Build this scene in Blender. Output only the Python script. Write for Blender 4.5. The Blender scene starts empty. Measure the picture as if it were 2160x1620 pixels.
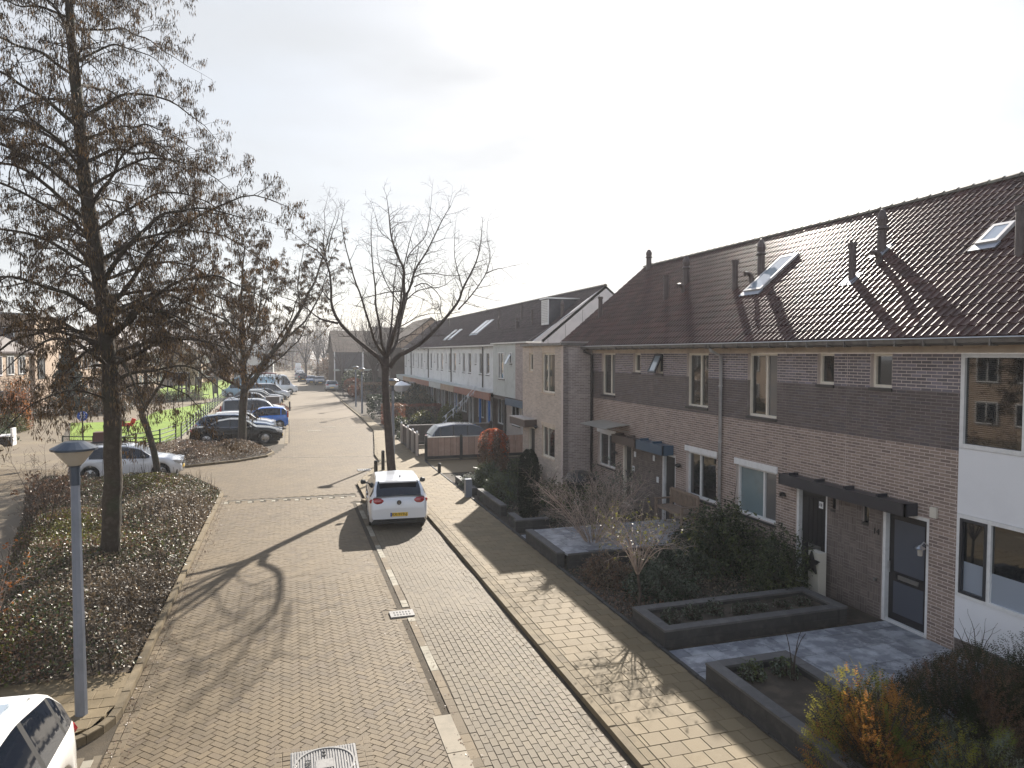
import bpy, math, random
from mathutils import Vector, Matrix
R=math.radians
S=bpy.context.scene
COL=S.collection
random.seed(7)
# ---------------- camera ----------------
YAW=math.atan(470/1500.); PITCH=math.atan(65/1500.)
cam=bpy.data.cameras.new('camera'); co=bpy.data.objects.new('camera',cam); COL.objects.link(co)
co.location=(0,0,5.3); co.rotation_euler=(R(90)-PITCH,0,-YAW)
cam.sensor_width=36; cam.lens=25.0; cam.clip_start=.1; cam.clip_end=2500
S.camera=co
# ---------------- light ----------------
SUN_AZ=R(29.4); SUN_EL=R(28.5)      # azimuth from +Y towards +X
w=bpy.data.worlds.new("World"); S.world=w; w.use_nodes=True
nt=w.node_tree; nt.nodes.clear()
out=nt.nodes.new('ShaderNodeOutputWorld'); bg=nt.nodes.new('ShaderNodeBackground')
sky=nt.nodes.new('ShaderNodeTexSky'); sky.sky_type='NISHITA'; sky.sun_disc=False
sky.sun_elevation=SUN_EL; sky.sun_rotation=SUN_AZ; sky.altitude=0; sky.air_density=1.0; sky.dust_density=1.3; sky.ozone_density=1.6
tc=nt.nodes.new('ShaderNodeTexCoord'); mp=nt.nodes.new('ShaderNodeMapping'); mp.inputs['Scale'].default_value=(1,1,3.5)
nz=nt.nodes.new('ShaderNodeTexNoise'); nz.inputs['Scale'].default_value=2.1; nz.inputs['Detail'].default_value=5; nz.inputs['Roughness'].default_value=.5
rp=nt.nodes.new('ShaderNodeMapRange'); rp.inputs['From Min'].default_value=.35; rp.inputs['From Max'].default_value=.7; rp.inputs['To Min'].default_value=.78; rp.inputs['To Max'].default_value=.98
mx=nt.nodes.new('ShaderNodeMix'); mx.data_type='RGBA'
# haze veil: thick towards the horizon, brightened opposite the sun as added facade fill
def wn(t,**k):
    n=nt.nodes.new(t)
    for a,b in k.items(): setattr(n,a,b)
    return n
sdv=(math.sin(SUN_AZ)*math.cos(SUN_EL),math.cos(SUN_AZ)*math.cos(SUN_EL),math.sin(SUN_EL))
dt=wn('ShaderNodeVectorMath',operation='DOT_PRODUCT'); nt.links.new(tc.outputs['Generated'],dt.inputs[0]); dt.inputs[1].default_value=sdv
ph=wn('ShaderNodeMapRange'); ph.interpolation_type='SMOOTHSTEP'; nt.links.new(dt.outputs['Value'],ph.inputs['Value'])
for k,v in (('From Min',-.5),('From Max',.95),('To Min',1.2),('To Max',.96)): ph.inputs[k].default_value=v
sx=wn('ShaderNodeSeparateXYZ'); nt.links.new(tc.outputs['Generated'],sx.inputs[0])
ez=wn('ShaderNodeMapRange'); ez.interpolation_type='SMOOTHSTEP'; nt.links.new(sx.outputs['Z'],ez.inputs['Value'])
for k,v in (('From Min',.42),('From Max',.8),('To Min',1.0),('To Max',.22)): ez.inputs[k].default_value=v
hc=wn('ShaderNodeVectorMath',operation='SCALE'); hc.inputs[0].default_value=(3.7,3.8,3.92); nt.links.new(ph.outputs[0],hc.inputs['Scale'])
nt.links.new(hc.outputs[0],mx.inputs['B'])
fm=wn('ShaderNodeMath',operation='MULTIPLY')
nt.links.new(tc.outputs['Generated'],mp.inputs['Vector']); nt.links.new(mp.outputs[0],nz.inputs['Vector'])
nt.links.new(nz.outputs['Fac'],rp.inputs['Value']); nt.links.new(rp.outputs[0],fm.inputs[0]); nt.links.new(ez.outputs[0],fm.inputs[1]); nt.links.new(fm.outputs[0],mx.inputs['Factor'])
nt.links.new(sky.outputs[0],mx.inputs['A']); nt.links.new(mx.outputs['Result'],bg.inputs['Color'])
bg.inputs['Strength'].default_value=.085
nt.links.new(bg.outputs[0],out.inputs['Surface'])
sl=bpy.data.lights.new('sun','SUN'); sl.energy=4.6; sl.angle=R(.55); sl.color=(1,.93,.83)
so=bpy.data.objects.new('sun',sl); COL.objects.link(so)
sd=Vector((math.sin(SUN_AZ)*math.cos(SUN_EL),math.cos(SUN_AZ)*math.cos(SUN_EL),math.sin(SUN_EL)))
so.rotation_euler=sd.to_track_quat('Z','Y').to_euler(); so.location=(20,30,40)
S.view_settings.view_transform='Standard'; S.view_settings.look='None'; S.view_settings.gamma=1
S.view_settings.exposure=1.3
try: S.view_settings.use_curve_mapping=False
except: pass
S.render.engine='CYCLES'; S.cycles.max_bounces=6; S.cycles.transparent_max_bounces=8; S.cycles.caustics_reflective=False; S.cycles.caustics_refractive=False
# ---------------- helpers ----------------
class MB:
    def __init__(s): s.v=[]; s.f=[]; s.m=[]
    def quad(s,a,b,c,d,m=0):
        n=len(s.v); s.v+=[a,b,c,d]; s.f.append((n,n+1,n+2,n+3)); s.m.append(m); return s
    def tri(s,a,b,c,m=0):
        n=len(s.v); s.v+=[a,b,c]; s.f.append((n,n+1,n+2)); s.m.append(m); return s
    def box(s,x0,y0,z0,x1,y1,z1,m=0):
        if x1<x0:x0,x1=x1,x0
        if y1<y0:y0,y1=y1,y0
        if z1<z0:z0,z1=z1,z0
        n=len(s.v)
        s.v+=[(x0,y0,z0),(x1,y0,z0),(x1,y1,z0),(x0,y1,z0),(x0,y0,z1),(x1,y0,z1),(x1,y1,z1),(x0,y1,z1)]
        for q in ((0,3,2,1),(4,5,6,7),(0,1,5,4),(1,2,6,5),(2,3,7,6),(3,0,4,7)): s.f.append(tuple(n+i for i in q)); s.m.append(m)
        return s
    def obox(s,c,sx,sy,sz,M=None,m=0):
        n=len(s.v); c=Vector(c)
        for dz in (-1,1):
            for dx,dy in ((-1,-1),(1,-1),(1,1),(-1,1)):
                p=Vector((dx*sx/2,dy*sy/2,dz*sz/2))
                if M: p=M@p
                s.v.append(tuple(c+p))
        for q in ((0,3,2,1),(4,5,6,7),(0,1,5,4),(1,2,6,5),(2,3,7,6),(3,0,4,7)): s.f.append(tuple(n+i for i in q)); s.m.append(m)
        return s
    def prism(s,poly,z0,z1,m=0,bev=0):
        n=len(s.v); k=len(poly)
        s.v+=[(p[0],p[1],z0) for p in poly]
        if bev:
            cx=sum(p[0] for p in poly)/k; cy=sum(p[1] for p in poly)/k
            s.v+=[(p[0],p[1],z1-bev) for p in poly]
            for p in poly:
                d=math.hypot(p[0]-cx,p[1]-cy) or 1; q=1-bev*1.3/d
                s.v.append((cx+(p[0]-cx)*q,cy+(p[1]-cy)*q,z1))
            for i in range(k):
                j=(i+1)%k; s.f.append((n+i,n+j,n+k+j,n+k+i)); s.m.append(m); s.f.append((n+k+i,n+k+j,n+2*k+j,n+2*k+i)); s.m.append(m)
            s.f.append(tuple(n+2*k+i for i in range(k))); s.m.append(m)
        else:
            s.v+=[(p[0],p[1],z1) for p in poly]
            for i in range(k):
                j=(i+1)%k; s.f.append((n+i,n+j,n+k+j,n+k+i)); s.m.append(m)
            s.f.append(tuple(n+k+i for i in range(k))); s.m.append(m)
            s.f.append(tuple(n+i for i in reversed(range(k)))); s.m.append(m)
        return s
    def tube(s,pts,rad,n=6,m=0,cap=True):
        if not isinstance(rad,(list,tuple)): rad=[rad]*len(pts)
        pts=[Vector(p) for p in pts]; base=len(s.v); u=None
        for i,p in enumerate(pts):
            t=(pts[min(i+1,len(pts)-1)]-pts[max(i-1,0)])
            if t.length<1e-9: t=Vector((0,0,1))
            t.normalize()
            if u is None:
                u=t.cross(Vector((0,0,1)) if abs(t.z)<.9 else Vector((1,0,0))).normalized()
            else:
                u=u-t*u.dot(t)
                if u.length<1e-6: u=t.cross(Vector((1,0,0)))
                u.normalize()
            v=t.cross(u)
            for k in range(n):
                a=2*math.pi*k/n; q=p+(u*math.cos(a)+v*math.sin(a))*rad[i]; s.v.append((q.x,q.y,q.z))
        for i in range(len(pts)-1):
            for k in range(n):
                a=base+i*n+k; b=base+i*n+(k+1)%n; s.f.append((a,b,b+n,a+n)); s.m.append(m)
        if cap and n>2:
            s.f.append(tuple(base+k for k in reversed(range(n)))); s.m.append(m)
            e=base+(len(pts)-1)*n; s.f.append(tuple(e+k for k in range(n))); s.m.append(m)
        return s
    def lathe(s,prof,c,n=16,m=0,axis='z'):
        base=len(s.v)
        for r,z in prof:
            for k in range(n):
                a=2*math.pi*k/n; x,y=r*math.cos(a),r*math.sin(a)
                if axis=='z': s.v.append((c[0]+x,c[1]+y,c[2]+z))
                elif axis=='y': s.v.append((c[0]+x,c[1]+z,c[2]+y))
                else: s.v.append((c[0]+z,c[1]+x,c[2]+y))
        for i in range(len(prof)-1):
            for k in range(n):
                a=base+i*n+k; b=base+i*n+(k+1)%n; s.f.append((a,b,b+n,a+n)); s.m.append(m)
        return s
    def build(s,name,mats,parent=None,smooth=False,**kw):
        me=bpy.data.meshes.new(name); me.from_pydata(s.v,[],s.f)
        if not isinstance(mats,(list,tuple)): mats=[mats]
        for mm in mats: me.materials.append(mm)
        if len(mats)>1: me.polygons.foreach_set('material_index',s.m)
        if smooth: me.polygons.foreach_set('use_smooth',[True]*len(s.f))
        me.update()
        o=bpy.data.objects.new(name,me); COL.objects.link(o)
        if parent: o.parent=parent
        for k,v in kw.items(): o[k]=v
        return o
def empty(name,label,cat,loc=(0,0,0),rz=0,group=None):
    o=bpy.data.objects.new(name,None); COL.objects.link(o); o.location=loc; o.rotation_euler=(0,0,rz)
    o['label']=label; o['category']=cat
    if group: o['group']=group
    o.empty_display_size=.2
    return o
def tag(o,label,cat,group=None):
    o['label']=label; o['category']=cat
    if group: o['group']=group
    return o
def copytree(o,parent=None,label=None):
    c=o.copy(); COL.objects.link(c); c.parent=parent
    if label: c['label']=label
    for ch in list(o.children): copytree(ch,c)
    return c
def N(nt,t,**kw):
    n=nt.nodes.new(t)
    for k,v in kw.items(): setattr(n,k,v)
    return n
def mat(name,col,rough=.6,metal=0,var=None,vscale=4,piece=0,bump=0,bscale=30,spec=.5,coat=0,trans=0,stain=None,alpha=1,weight=.5,hue=None):
    """procedural material. var: second colour mixed by noise; piece: brightness change from piece to piece"""
    m=bpy.data.materials.new(name); m.use_nodes=True; t=m.node_tree; b=t.nodes['Principled BSDF']; L=t.links
    b.inputs['Roughness'].default_value=rough; b.inputs['Metallic'].default_value=metal
    b.inputs['Specular IOR Level'].default_value=spec; b.inputs['Coat Weight'].default_value=coat
    b.inputs['Transmission Weight'].default_value=trans; b.inputs['Alpha'].default_value=alpha
    if coat: b.inputs['Coat Roughness'].default_value=.04
    src=None
    g=N(t,'ShaderNodeNewGeometry')
    def mix(a,bb,fac,typ='MIX'):
        x=N(t,'ShaderNodeMix',data_type='RGBA',blend_type=typ)
        if isinstance(fac,(int,float)): x.inputs['Factor'].default_value=fac
        else: L.new(fac,x.inputs['Factor'])
        for k,q in (('A',a),('B',bb)):
            if isinstance(q,tuple): x.inputs[k].default_value=(*q[:3],1)
            else: L.new(q,x.inputs[k])
        return x.outputs['Result']
    def noise(sc,det=4,ro=.6):
        n=N(t,'ShaderNodeTexNoise'); n.inputs['Scale'].default_value=sc; n.inputs['Detail'].default_value=det; n.inputs['Roughness'].default_value=ro
        L.new(g.outputs['Position'],n.inputs['Vector']); return n
    def mr(sock,a,bb,c=0,d=1):
        r=N(t,'ShaderNodeMapRange'); L.new(sock,r.inputs['Value'])
        for k,v in (('From Min',a),('From Max',bb),('To Min',c),('To Max',d)): r.inputs[k].default_value=v
        return r.outputs[0]
    src=tuple(col)
    if var:
        n=noise(vscale); c0=.5-weight*.3
        src=mix(src,tuple(var),mr(n.outputs['Fac'],c0+.12-.24*0,c0+.3))
    if piece:
        oi=N(t,'ShaderNodeObjectInfo'); ad=N(t,'ShaderNodeMath',operation='ADD'); L.new(oi.outputs['Random'],ad.inputs[0]); L.new(g.outputs['Random Per Island'],ad.inputs[1])
        fr=N(t,'ShaderNodeMath',operation='FRACT'); L.new(ad.outputs[0],fr.inputs[0])
        if hue:
            f2=N(t,'ShaderNodeMath',operation='MULTIPLY'); f2.inputs[1].default_value=7.31; L.new(fr.outputs[0],f2.inputs[0])
            f3=N(t,'ShaderNodeMath',operation='FRACT'); L.new(f2.outputs[0],f3.inputs[0])
            src=mix(src,tuple(hue),mr(f3.outputs[0],.55,1))
        hs=N(t,'ShaderNodeHueSaturation'); L.new(mr(fr.outputs[0],0,1,1-piece,1+piece),hs.inputs['Value'])
        if isinstance(src,tuple): hs.inputs['Color'].default_value=(*src[:3],1)
        else: L.new(src,hs.inputs['Color'])
        src=hs.outputs['Color']
    if stain:
        for (sc2,lo,hi,colr) in stain:
            n=noise(sc2,6,.65); src=mix(src,tuple(colr),mr(n.outputs['Fac'],lo,hi))
    if isinstance(src,tuple): b.inputs['Base Color'].default_value=(*src[:3],1)
    else: L.new(src,b.inputs['Base Color'])
    if bump:
        n=noise(bscale,5,.7); bp=N(t,'ShaderNodeBump'); bp.inputs['Strength'].default_value=bump; bp.inputs['Distance'].default_value=.02
        L.new(n.outputs['Fac'],bp.inputs['Height']); L.new(bp.outputs[0],b.inputs['Normal'])
    return m
def leafmat(name,c1,c2,rough=.35,spec=.5,trans=.25,piece=.35):
    m=mat(name,c1,rough,var=c2,vscale=1.6,piece=piece,spec=spec)
    t=m.node_tree; b=t.nodes['Principled BSDF']; o=t.nodes['Material Output']
    tr=N(t,'ShaderNodeBsdfTranslucent'); ms=N(t,'ShaderNodeMixShader'); ms.inputs[0].default_value=trans
    cs=b.inputs['Base Color'].links[0].from_socket; t.links.new(cs,tr.inputs['Color'])
    t.links.new(b.outputs[0],ms.inputs[1]); t.links.new(tr.outputs[0],ms.inputs[2]); t.links.new(ms.outputs[0],o.inputs['Surface'])
    return m
def glassmat(name,tint=(.02,.025,.03),rough=.03):
    return mat(name,tint,rough,spec=.9,coat=.6)
# pieces: list of (builder(MB), key). nearest ones become objects, rest one stuff part
def pieces(lst,name,stuffname,mats,parent,nmax=300,key=None):
    """lst: list of (local_mesh_key, matrix-or-None, func(mb)) – func writes the piece into an MB in parent space"""
    lst=sorted(lst,key=lambda p:p[0])
    for d,f in lst[:nmax]:
        mb=MB(); f(mb); mb.build(name,mats,parent)
    if len(lst)>nmax:
        mb=MB()
        for d,f in lst[nmax:]: f(mb)
        mb.build(stuffname,mats,parent,kind='stuff')
CAM=Vector((0,0,5.3))
def dist(x,y,z=0): return math.sqrt(x*x+y*y+(z-5.3)**2)
# inside frame test (rough) to rank pieces
def vis(x,y,z=0):
    a=math.atan2(x,y)-YAW
    dd=math.hypot(x,y)*math.cos(a)
    if dd<.5: return 1e6
    px=1080+1500*math.tan(a); py=745+1500*(5.3-z)/dd
    off=0 if (-10<px<2170 and py<1800) else 1e4
    return dist(x,y,z)+off
# ---------------- materials ----------------
M={}
M['earth']=mat('earth',(.05,.038,.026),.95,var=(.085,.065,.045),vscale=3,bump=.6,bscale=12)
M['joint']=mat('joint_sand',(0.05744,0.04349,0.0265),.95,var=(0.07434,0.05592,0.03457),vscale=5,bump=.5,bscale=60)
M['roadbrick']=mat('road_brick',(0.1315,0.09444,0.05037),.72,var=(0.145,0.1044,0.05579),vscale=.5,piece=.13,hue=(0.1147,0.08242,0.04874),bump=.25,bscale=90,stain=[(.35,.46,.68,(0.159,0.1144,0.05958)),(1.3,.55,.72,(0.09984,0.0718,0.03791)),(4,.6,.75,(0.09619,0.06981,0.04062)),(9,.66,.8,(0.1554,0.1163,0.06499))])
M['bandbrick']=mat('gutter_brick',(0.142,0.1056,0.0605),.8,var=(0.1589,0.118,0.06914),vscale=2,piece=.18,bump=.25,bscale=90,stain=[(3,.55,.75,(0.1351,0.09941,0.05762))])
M['parkbrick']=mat('parking_brick',(0.1357,0.105,0.06465),.75,var=(0.1503,0.117,0.07274),vscale=.6,piece=.1,hue=(0.1211,0.09496,0.06035),bump=.25,bscale=80,stain=[(.5,.5,.75,(0.1541,0.119,0.06735)),(4,.62,.8,(0.11,0.08555,0.04849))])
M['slab']=mat('pavement_slab',(0.18,0.1348,0.07189),.8,var=(0.1959,0.1477,0.08073),vscale=1.3,piece=.1,hue=(0.1692,0.126,0.06776),bump=.3,bscale=60,stain=[(2.2,.55,.72,(0.1584,0.1123,0.05303)),(7,.62,.8,(0.2088,0.16,0.09428))])
M['whitebrick']=mat('white_brick',(0.2994,0.271,0.2094),.8,var=(0.2104,0.1873,0.1397),vscale=8,piece=.12)
M['kerb']=mat('kerb_stone',(0.1795,0.1379,0.07959),.85,var=(0.1346,0.1026,0.05816),vscale=3,piece=.12,bump=.3,bscale=60)
M['farroad']=mat('far_road',(0.1498,0.1121,0.07007),.8,var=(0.1664,0.1271,0.0792),vscale=.5,bump=.2,bscale=12,stain=[(.15,.45,.7,(0.1623,0.1235,0.07311)),(2,.6,.8,(0.1248,0.09349,0.05483))])
M['path']=mat('path_paving',(0.1584,0.1236,0.08103),.85,var=(0.198,0.1573,0.09723),vscale=.4,stain=[(2.5,.55,.75,(0.1268,0.09736,0.05833))],bump=.2,bscale=10)
M['grass']=mat('lawn_grass',(.15,.24,.008),.9,var=(.19,.285,.01),vscale=.7,stain=[(6,.5,.8,(.13,.2,.01)),(.25,.5,.75,(.21,.29,.014))],bump=1,bscale=25)
M['gravel']=mat('gravel',(.3,.26,.2),.95,var=(.2,.17,.13),vscale=20,bump=.6,bscale=60)
M['iron']=mat('drain_iron',(0.33,0.318,0.3),.4,metal=.3,var=(0.252,0.24,0.228),vscale=20)
M['dark']=mat('dark_void',(.012,.012,.012),.9)
# facade
M['brickred']=mat('red_brown_brick',(.27,.205,.17),.75,var=(.31,.24,.205),vscale=3,piece=.2,hue=(.22,.165,.145),bump=.3,bscale=120)
M['brickdark']=mat('dark_purple_brick',(.095,.073,.07),.5,var=(.125,.097,.094),vscale=2,piece=.2,hue=(.10,.085,.095),bump=.3,bscale=120)
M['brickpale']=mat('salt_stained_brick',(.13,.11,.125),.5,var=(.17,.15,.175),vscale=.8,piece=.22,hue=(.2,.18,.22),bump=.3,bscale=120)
M['mortar']=mat('mortar',(.55,.47,.43),.9,var=(.6,.51,.47),vscale=5,bump=.2,bscale=100)
M['mortardark']=mat('grey_mortar',(.22,.19,.175),.9,var=(.28,.24,.23),vscale=5,bump=.2,bscale=100)
M['brickgrey']=mat('grey_brown_brick',(.135,.108,.095),.7,var=(.17,.138,.122),vscale=3,piece=.18,bump=.3,bscale=120)
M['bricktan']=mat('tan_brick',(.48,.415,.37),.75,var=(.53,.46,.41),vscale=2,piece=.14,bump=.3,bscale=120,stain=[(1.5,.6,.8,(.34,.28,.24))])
M['brickside']=mat('brown_side_brick',(.3,.25,.235),.7,var=(.36,.305,.29),vscale=2,piece=.2,bump=.3,bscale=120)  # darker brown brick of side walls and house bodies
M['whitepanel']=mat('white_panel',(.8,.81,.84),.5,var=(.76,.77,.8),vscale=1,bump=.05,bscale=300)
M['greypanel']=mat('grey_panel',(.5,.52,.5),.6,var=(.42,.44,.42),vscale=2)
M['palepanel']=mat('pale_cladding',(.72,.73,.73),.6,var=(.6,.61,.61),vscale=1.5)
M['creamframe']=mat('cream_frame',(.78,.72,.62),.4,var=(.72,.66,.56),vscale=6)
M['whiteframe']=mat('white_frame',(.76,.76,.76),.4,var=(.68,.68,.68),vscale=8)
M['greyframe']=mat('anthracite_frame',(.035,.038,.045),.35)
M['sill']=mat('dark_sill',(.05,.045,.042),.5)
M['beam']=mat('concrete_beam',(.6,.5,.4),.85,var=(.5,.41,.33),vscale=3,stain=[(6,.6,.8,(.3,.22,.16))])
M['gutter']=mat('zinc_gutter',(.17,.16,.15),.45,metal=.3,var=(.11,.1,.095),vscale=4)
M['gutteredge']=mat('gutter_edge',(.6,.6,.6),.3,metal=.7)
M['pvc']=mat('grey_downpipe',(.5,.49,.49),.35,var=(.42,.41,.41),vscale=5)
M['tile']=mat('brown_roof_tile',(.074,.04,.034),.38,var=(.09,.043,.035),vscale=1.2,piece=.22,hue=(.057,.031,.027),spec=.12,bump=.15,bscale=60,stain=[(2.5,.62,.8,(.075,.07,.05))])
M['tilefar']=mat('dark_roof_tile',(.05,.032,.032),.55,var=(.06,.04,.04),vscale=1,piece=.2,spec=.28)
M['ridge']=mat('ridge_tile',(.14,.12,.095),.7,var=(.09,.075,.06),vscale=4,piece=.2,stain=[(3,.5,.7,(.2,.19,.14))])
M['lead']=mat('lead_flashing',(.3,.32,.36),.4,metal=.5)
M['ventpipe']=mat('vent_pipe',(.075,.055,.052),.5,var=(.1,.075,.07),vscale=6)
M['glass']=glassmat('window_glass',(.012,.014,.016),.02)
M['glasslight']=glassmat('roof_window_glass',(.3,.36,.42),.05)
M['blindteal']=mat('teal_blind',(.17,.235,.255),.25,var=(.15,.2,.22),vscale=2,spec=.7,coat=.5)
M['blindgrey']=mat('grey_blind',(.12,.115,.115),.3,spec=.7,coat=.5)
M['blindwhite']=mat('white_blind',(.5,.47,.42),.3,spec=.6,coat=.5)
M['frost']=mat('frosted_film',(.3,.34,.4),.25,spec=.6,coat=.5)
M['canopydark']=mat('anthracite_canopy',(.03,.032,.042),.32,spec=.6)
M['canopyblue']=mat('blue_canopy',(.05,.095,.15),.35,spec=.6)
M['canopyred']=mat('red_brown_canopy',(.3,.13,.09),.5,var=(.24,.11,.08),vscale=2)
M['canopybrown']=mat('dark_brown_canopy',(.09,.065,.055),.5)
M['bluepaint']=mat('blue_paint',(.03,.14,.42),.4)
M['doordark']=mat('dark_door',(.02,.019,.022),.4)
M['doorgrey']=mat('slate_grey_door',(.075,.085,.11),.4)
M['metal']=mat('brushed_metal',(.6,.6,.6),.3,metal=.9)
M['cream']=mat('cream_plastic',(.62,.58,.5),.5)
M['black']=mat('black_plastic',(.02,.02,.02),.45)
M['lamppole']=mat('grey_lamp_post',(.2,.22,.265),.42,metal=.15,var=(.17,.19,.225),vscale=3)
M['lampcap']=mat('dark_lamp_cap',(.06,.075,.1),.35,metal=.2)
M['opal']=mat('smoked_lamp_glass',(.62,.57,.5),.2,trans=.35,spec=.6)
M['granite']=mat('dark_planter_block',(.042,.039,.037),.8,var=(.06,.055,.05),vscale=6,piece=.15,bump=.2,bscale=60)
M['graniteedge']=mat('planter_coping',(.09,.086,.083),.75,var=(.12,.113,.108),vscale=5,piece=.15,bump=.2,bscale=60)
M['patio']=mat('grey_patio_tile',(.2,.21,.235),.4,var=(.42,.435,.46),vscale=2.6,piece=.2,hue=(.19,.2,.225),spec=.5,stain=[(3.3,.5,.62,(.42,.43,.46)),(9,.6,.8,(.16,.17,.19))])
M['fencewood']=mat('fence_board',(.36,.25,.2),.7,var=(.42,.3,.24),vscale=5,piece=.15)
M['fencedark']=mat('fence_post',(.03,.028,.027),.6)
M['fencetop']=mat('fence_rail',(.42,.38,.35),.5)
M['greywood']=mat('weathered_board',(.1,.085,.075),.8,var=(.13,.11,.1),vscale=6,piece=.15)
M['teak']=mat('weathered_teak',(.27,.2,.15),.75,var=(.2,.15,.11),vscale=8)
M['greenmetal']=mat('green_fence_metal',(.015,.03,.024),.7,spec=.2)
M['blackpost']=mat('bollard_paint',(.02,.018,.016),.5,var=(.035,.03,.025),vscale=10)
M['bark']=mat('bark',(.055,.042,.03),.95,var=(.085,.068,.05),vscale=9,bump=1,bscale=26,stain=[(2,.5,.7,(.045,.05,.025)),(4,.6,.8,(.1,.085,.065))])
M['barkbare']=mat('smooth_bark',(.05,.036,.03),.9,var=(.075,.056,.046),vscale=9,bump=1,bscale=26)
M['twig']=mat('twig_bark',(.05,.036,.028),.85,var=(.07,.05,.04),vscale=3)
M['twigpale']=mat('pale_twig',(.36,.28,.23),.5,var=(.2,.15,.12),vscale=6,piece=.3,spec=.5)
M['catkin']=leafmat('catkin',(.15,.105,.06),(.27,.17,.07),.6,.3,.5,.6)
M['cone']=leafmat('alder_cone',(.03,.022,.015),(.04,.03,.02),.7,.3,.1,.3)
M['leafdark']=leafmat('glossy_dark_leaf',(.135,.1,.062),(.22,.165,.11),.47,.6,.3,.6)
M['leafbrown']=leafmat('brown_leaf',(.17,.1,.06),(.12,.075,.05),.4,.5,.35,.45)
M['leafgreen']=leafmat('green_leaf',(.06,.08,.025),(.1,.115,.035),.42,.6,.3,.5)
M['leafyellow']=leafmat('yellow_green_leaf',(.11,.115,.025),(.16,.14,.03),.4,.4,.4,.4)
M['leaforange']=leafmat('orange_leaf',(.42,.16,.03),(.3,.09,.03),.5,.3,.45,.35)
M['leafred']=leafmat('russet_leaf',(.22,.08,.045),(.15,.055,.035),.5,.3,.4,.4)
M['needle']=leafmat('dark_needle',(.025,.036,.018),(.04,.055,.024),.5,.3,.15,.4)
M['leafgrey']=leafmat('grey_green_leaf',(.1,.12,.085),(.15,.17,.12),.5,.3,.25,.35)
M['flower']=mat('white_flower',(.7,.68,.6),.6)
M['tyre']=mat('tyre',(.015,.015,.015),.8)
M['rim']=mat('alloy_rim',(.45,.45,.46),.25,metal=.9)
M['chrome']=mat('chrome',(.75,.75,.76),.12,metal=1)
M['carglass']=mat('car_glass',(.008,.011,.018),.03,spec=.6,coat=.25)
M['taillight']=mat('tail_light',(.35,.01,.012),.15,spec=.8,coat=.6)
M['headlight']=mat('head_light',(.55,.57,.6),.08,spec=.9,coat=.8)
M['plateY']=mat('yellow_plate',(.75,.48,.03),.4)
M['platetext']=mat('plate_text',(.02,.02,.02),.5)
M['signblue']=mat('sign_blue',(.02,.09,.4),.35)
M['signwhite']=mat('sign_white',(.75,.76,.78),.4)
M['red']=mat('red_plastic',(.55,.03,.02),.35)
M['sidingtan']=mat('far_tan_brick',(.4,.3,.22),.85,var=(.34,.25,.18),vscale=1.5)
M['sidinggrey']=mat('far_grey_render',(.16,.15,.14),.85,var=(.12,.115,.11),vscale=.8)
M['farbrown']=mat('far_brown_brick',(.08,.06,.048),.9,spec=.15,var=(.11,.082,.065),vscale=1)
M['darkpurple']=mat('slate_cladding',(.06,.055,.065),.6,var=(.08,.075,.085),vscale=2)
# ---------------- ground / road ----------------
def flat(name,poly,z,m,kind='structure',parent=None):
    mb=MB(); n=len(poly); mb.v=[(p[0],p[1],z) for p in poly]; 
    # triangulate via bmesh for concave shapes
    import bmesh
    bm=bmesh.new(); vs=[bm.verts.new(v) for v in mb.v]; f=bm.faces.new(vs)
    if f.normal.z<0 or (f.normal_update() or f.normal.z<0): f.normal_flip()
    bmesh.ops.triangulate(bm,faces=[f])
    me=bpy.data.meshes.new(name); bm.to_mesh(me); bm.free(); me.materials.append(m)
    o=bpy.data.objects.new(name,me); COL.objects.link(o)
    if parent: o.parent=parent
    if kind: o['kind']=kind
    return o
def inpoly(x,y,P):
    c=False; n=len(P); j=n-1
    for i in range(n):
        if (P[i][1]>y)!=(P[j][1]>y) and x<(P[j][0]-P[i][0])*(y-P[i][1])/(P[j][1]-P[i][1])+P[i][0]: c=not c
        j=i
    return c
flat('ground',[(-420,-60),(420,-60),(420,700),(-420,700)],-.06,M['earth'])
road=flat('road',[(-60,-12),(4.2,-12),(4.2,24.5),(5.6,24.5),(5.6,60),(5.4,200),(-2,200),(-8,60),(-60,60)],-.009,M['joint'])
RW=[(-2.2,6),(2.0,6),(2.0,25.8),(2.45,25.8),(2.5,29),(4.1,34.5),(4.14,37),(5.4,48.6),(5.55,60),(-.1,60),(-.1,43.8),(-.6,40),(-1.0,38.2),(-2.2,37),(-4.5,35.8),(-9,36.4),(-13,38),(-13,31.8),(-9,31.6),(-8.4,31.5),(-3.3,30.3),(-2.5,28.6),(-2.2,28)]
rng=random.Random(3)
def brick_fn(cx,cy,L,W,a,z,bev,jz=.0025,g=.0045,zb=-.03):
    ca,sa=math.cos(a),math.sin(a); hl,hw=L/2-g/2,W/2-g/2
    z=z+rng.uniform(-jz,jz); tx=rng.uniform(-.012,.012)
    P=[(cx+dx*ca-dy*sa,cy+dx*sa+dy*ca) for dx,dy in ((-hl,-hw),(hl,-hw),(hl,hw),(-hl,hw))]
    def f(mb):
        if bev==2: mb.prism(P,zb,z,bev=.005)
        elif bev==1:
            n=len(mb.v); mb.v+=[(p[0],p[1],zb) for p in P]+[(p[0],p[1],z) for p in P]
            for i in range(4): mb.f.append((n+i,n+(i+1)%4,n+4+(i+1)%4,n+4+i)); mb.m.append(0)
            mb.f.append((n+4,n+5,n+6,n+7)); mb.m.append(0)
        else: mb.quad(*[(p[0],p[1],z) for p in P])
    return f
manholes=[(.37,9.25,.42,.4),(2.14,14.25,.28,.2)]
def free(x,y,e=.1):
    for (mx,my,a,b) in manholes:
        if abs(x-mx)<a+e and abs(y-my)<b+e: return False
    return True
lst=[]; Wd=.104
c45=math.cos(R(45))
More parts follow.
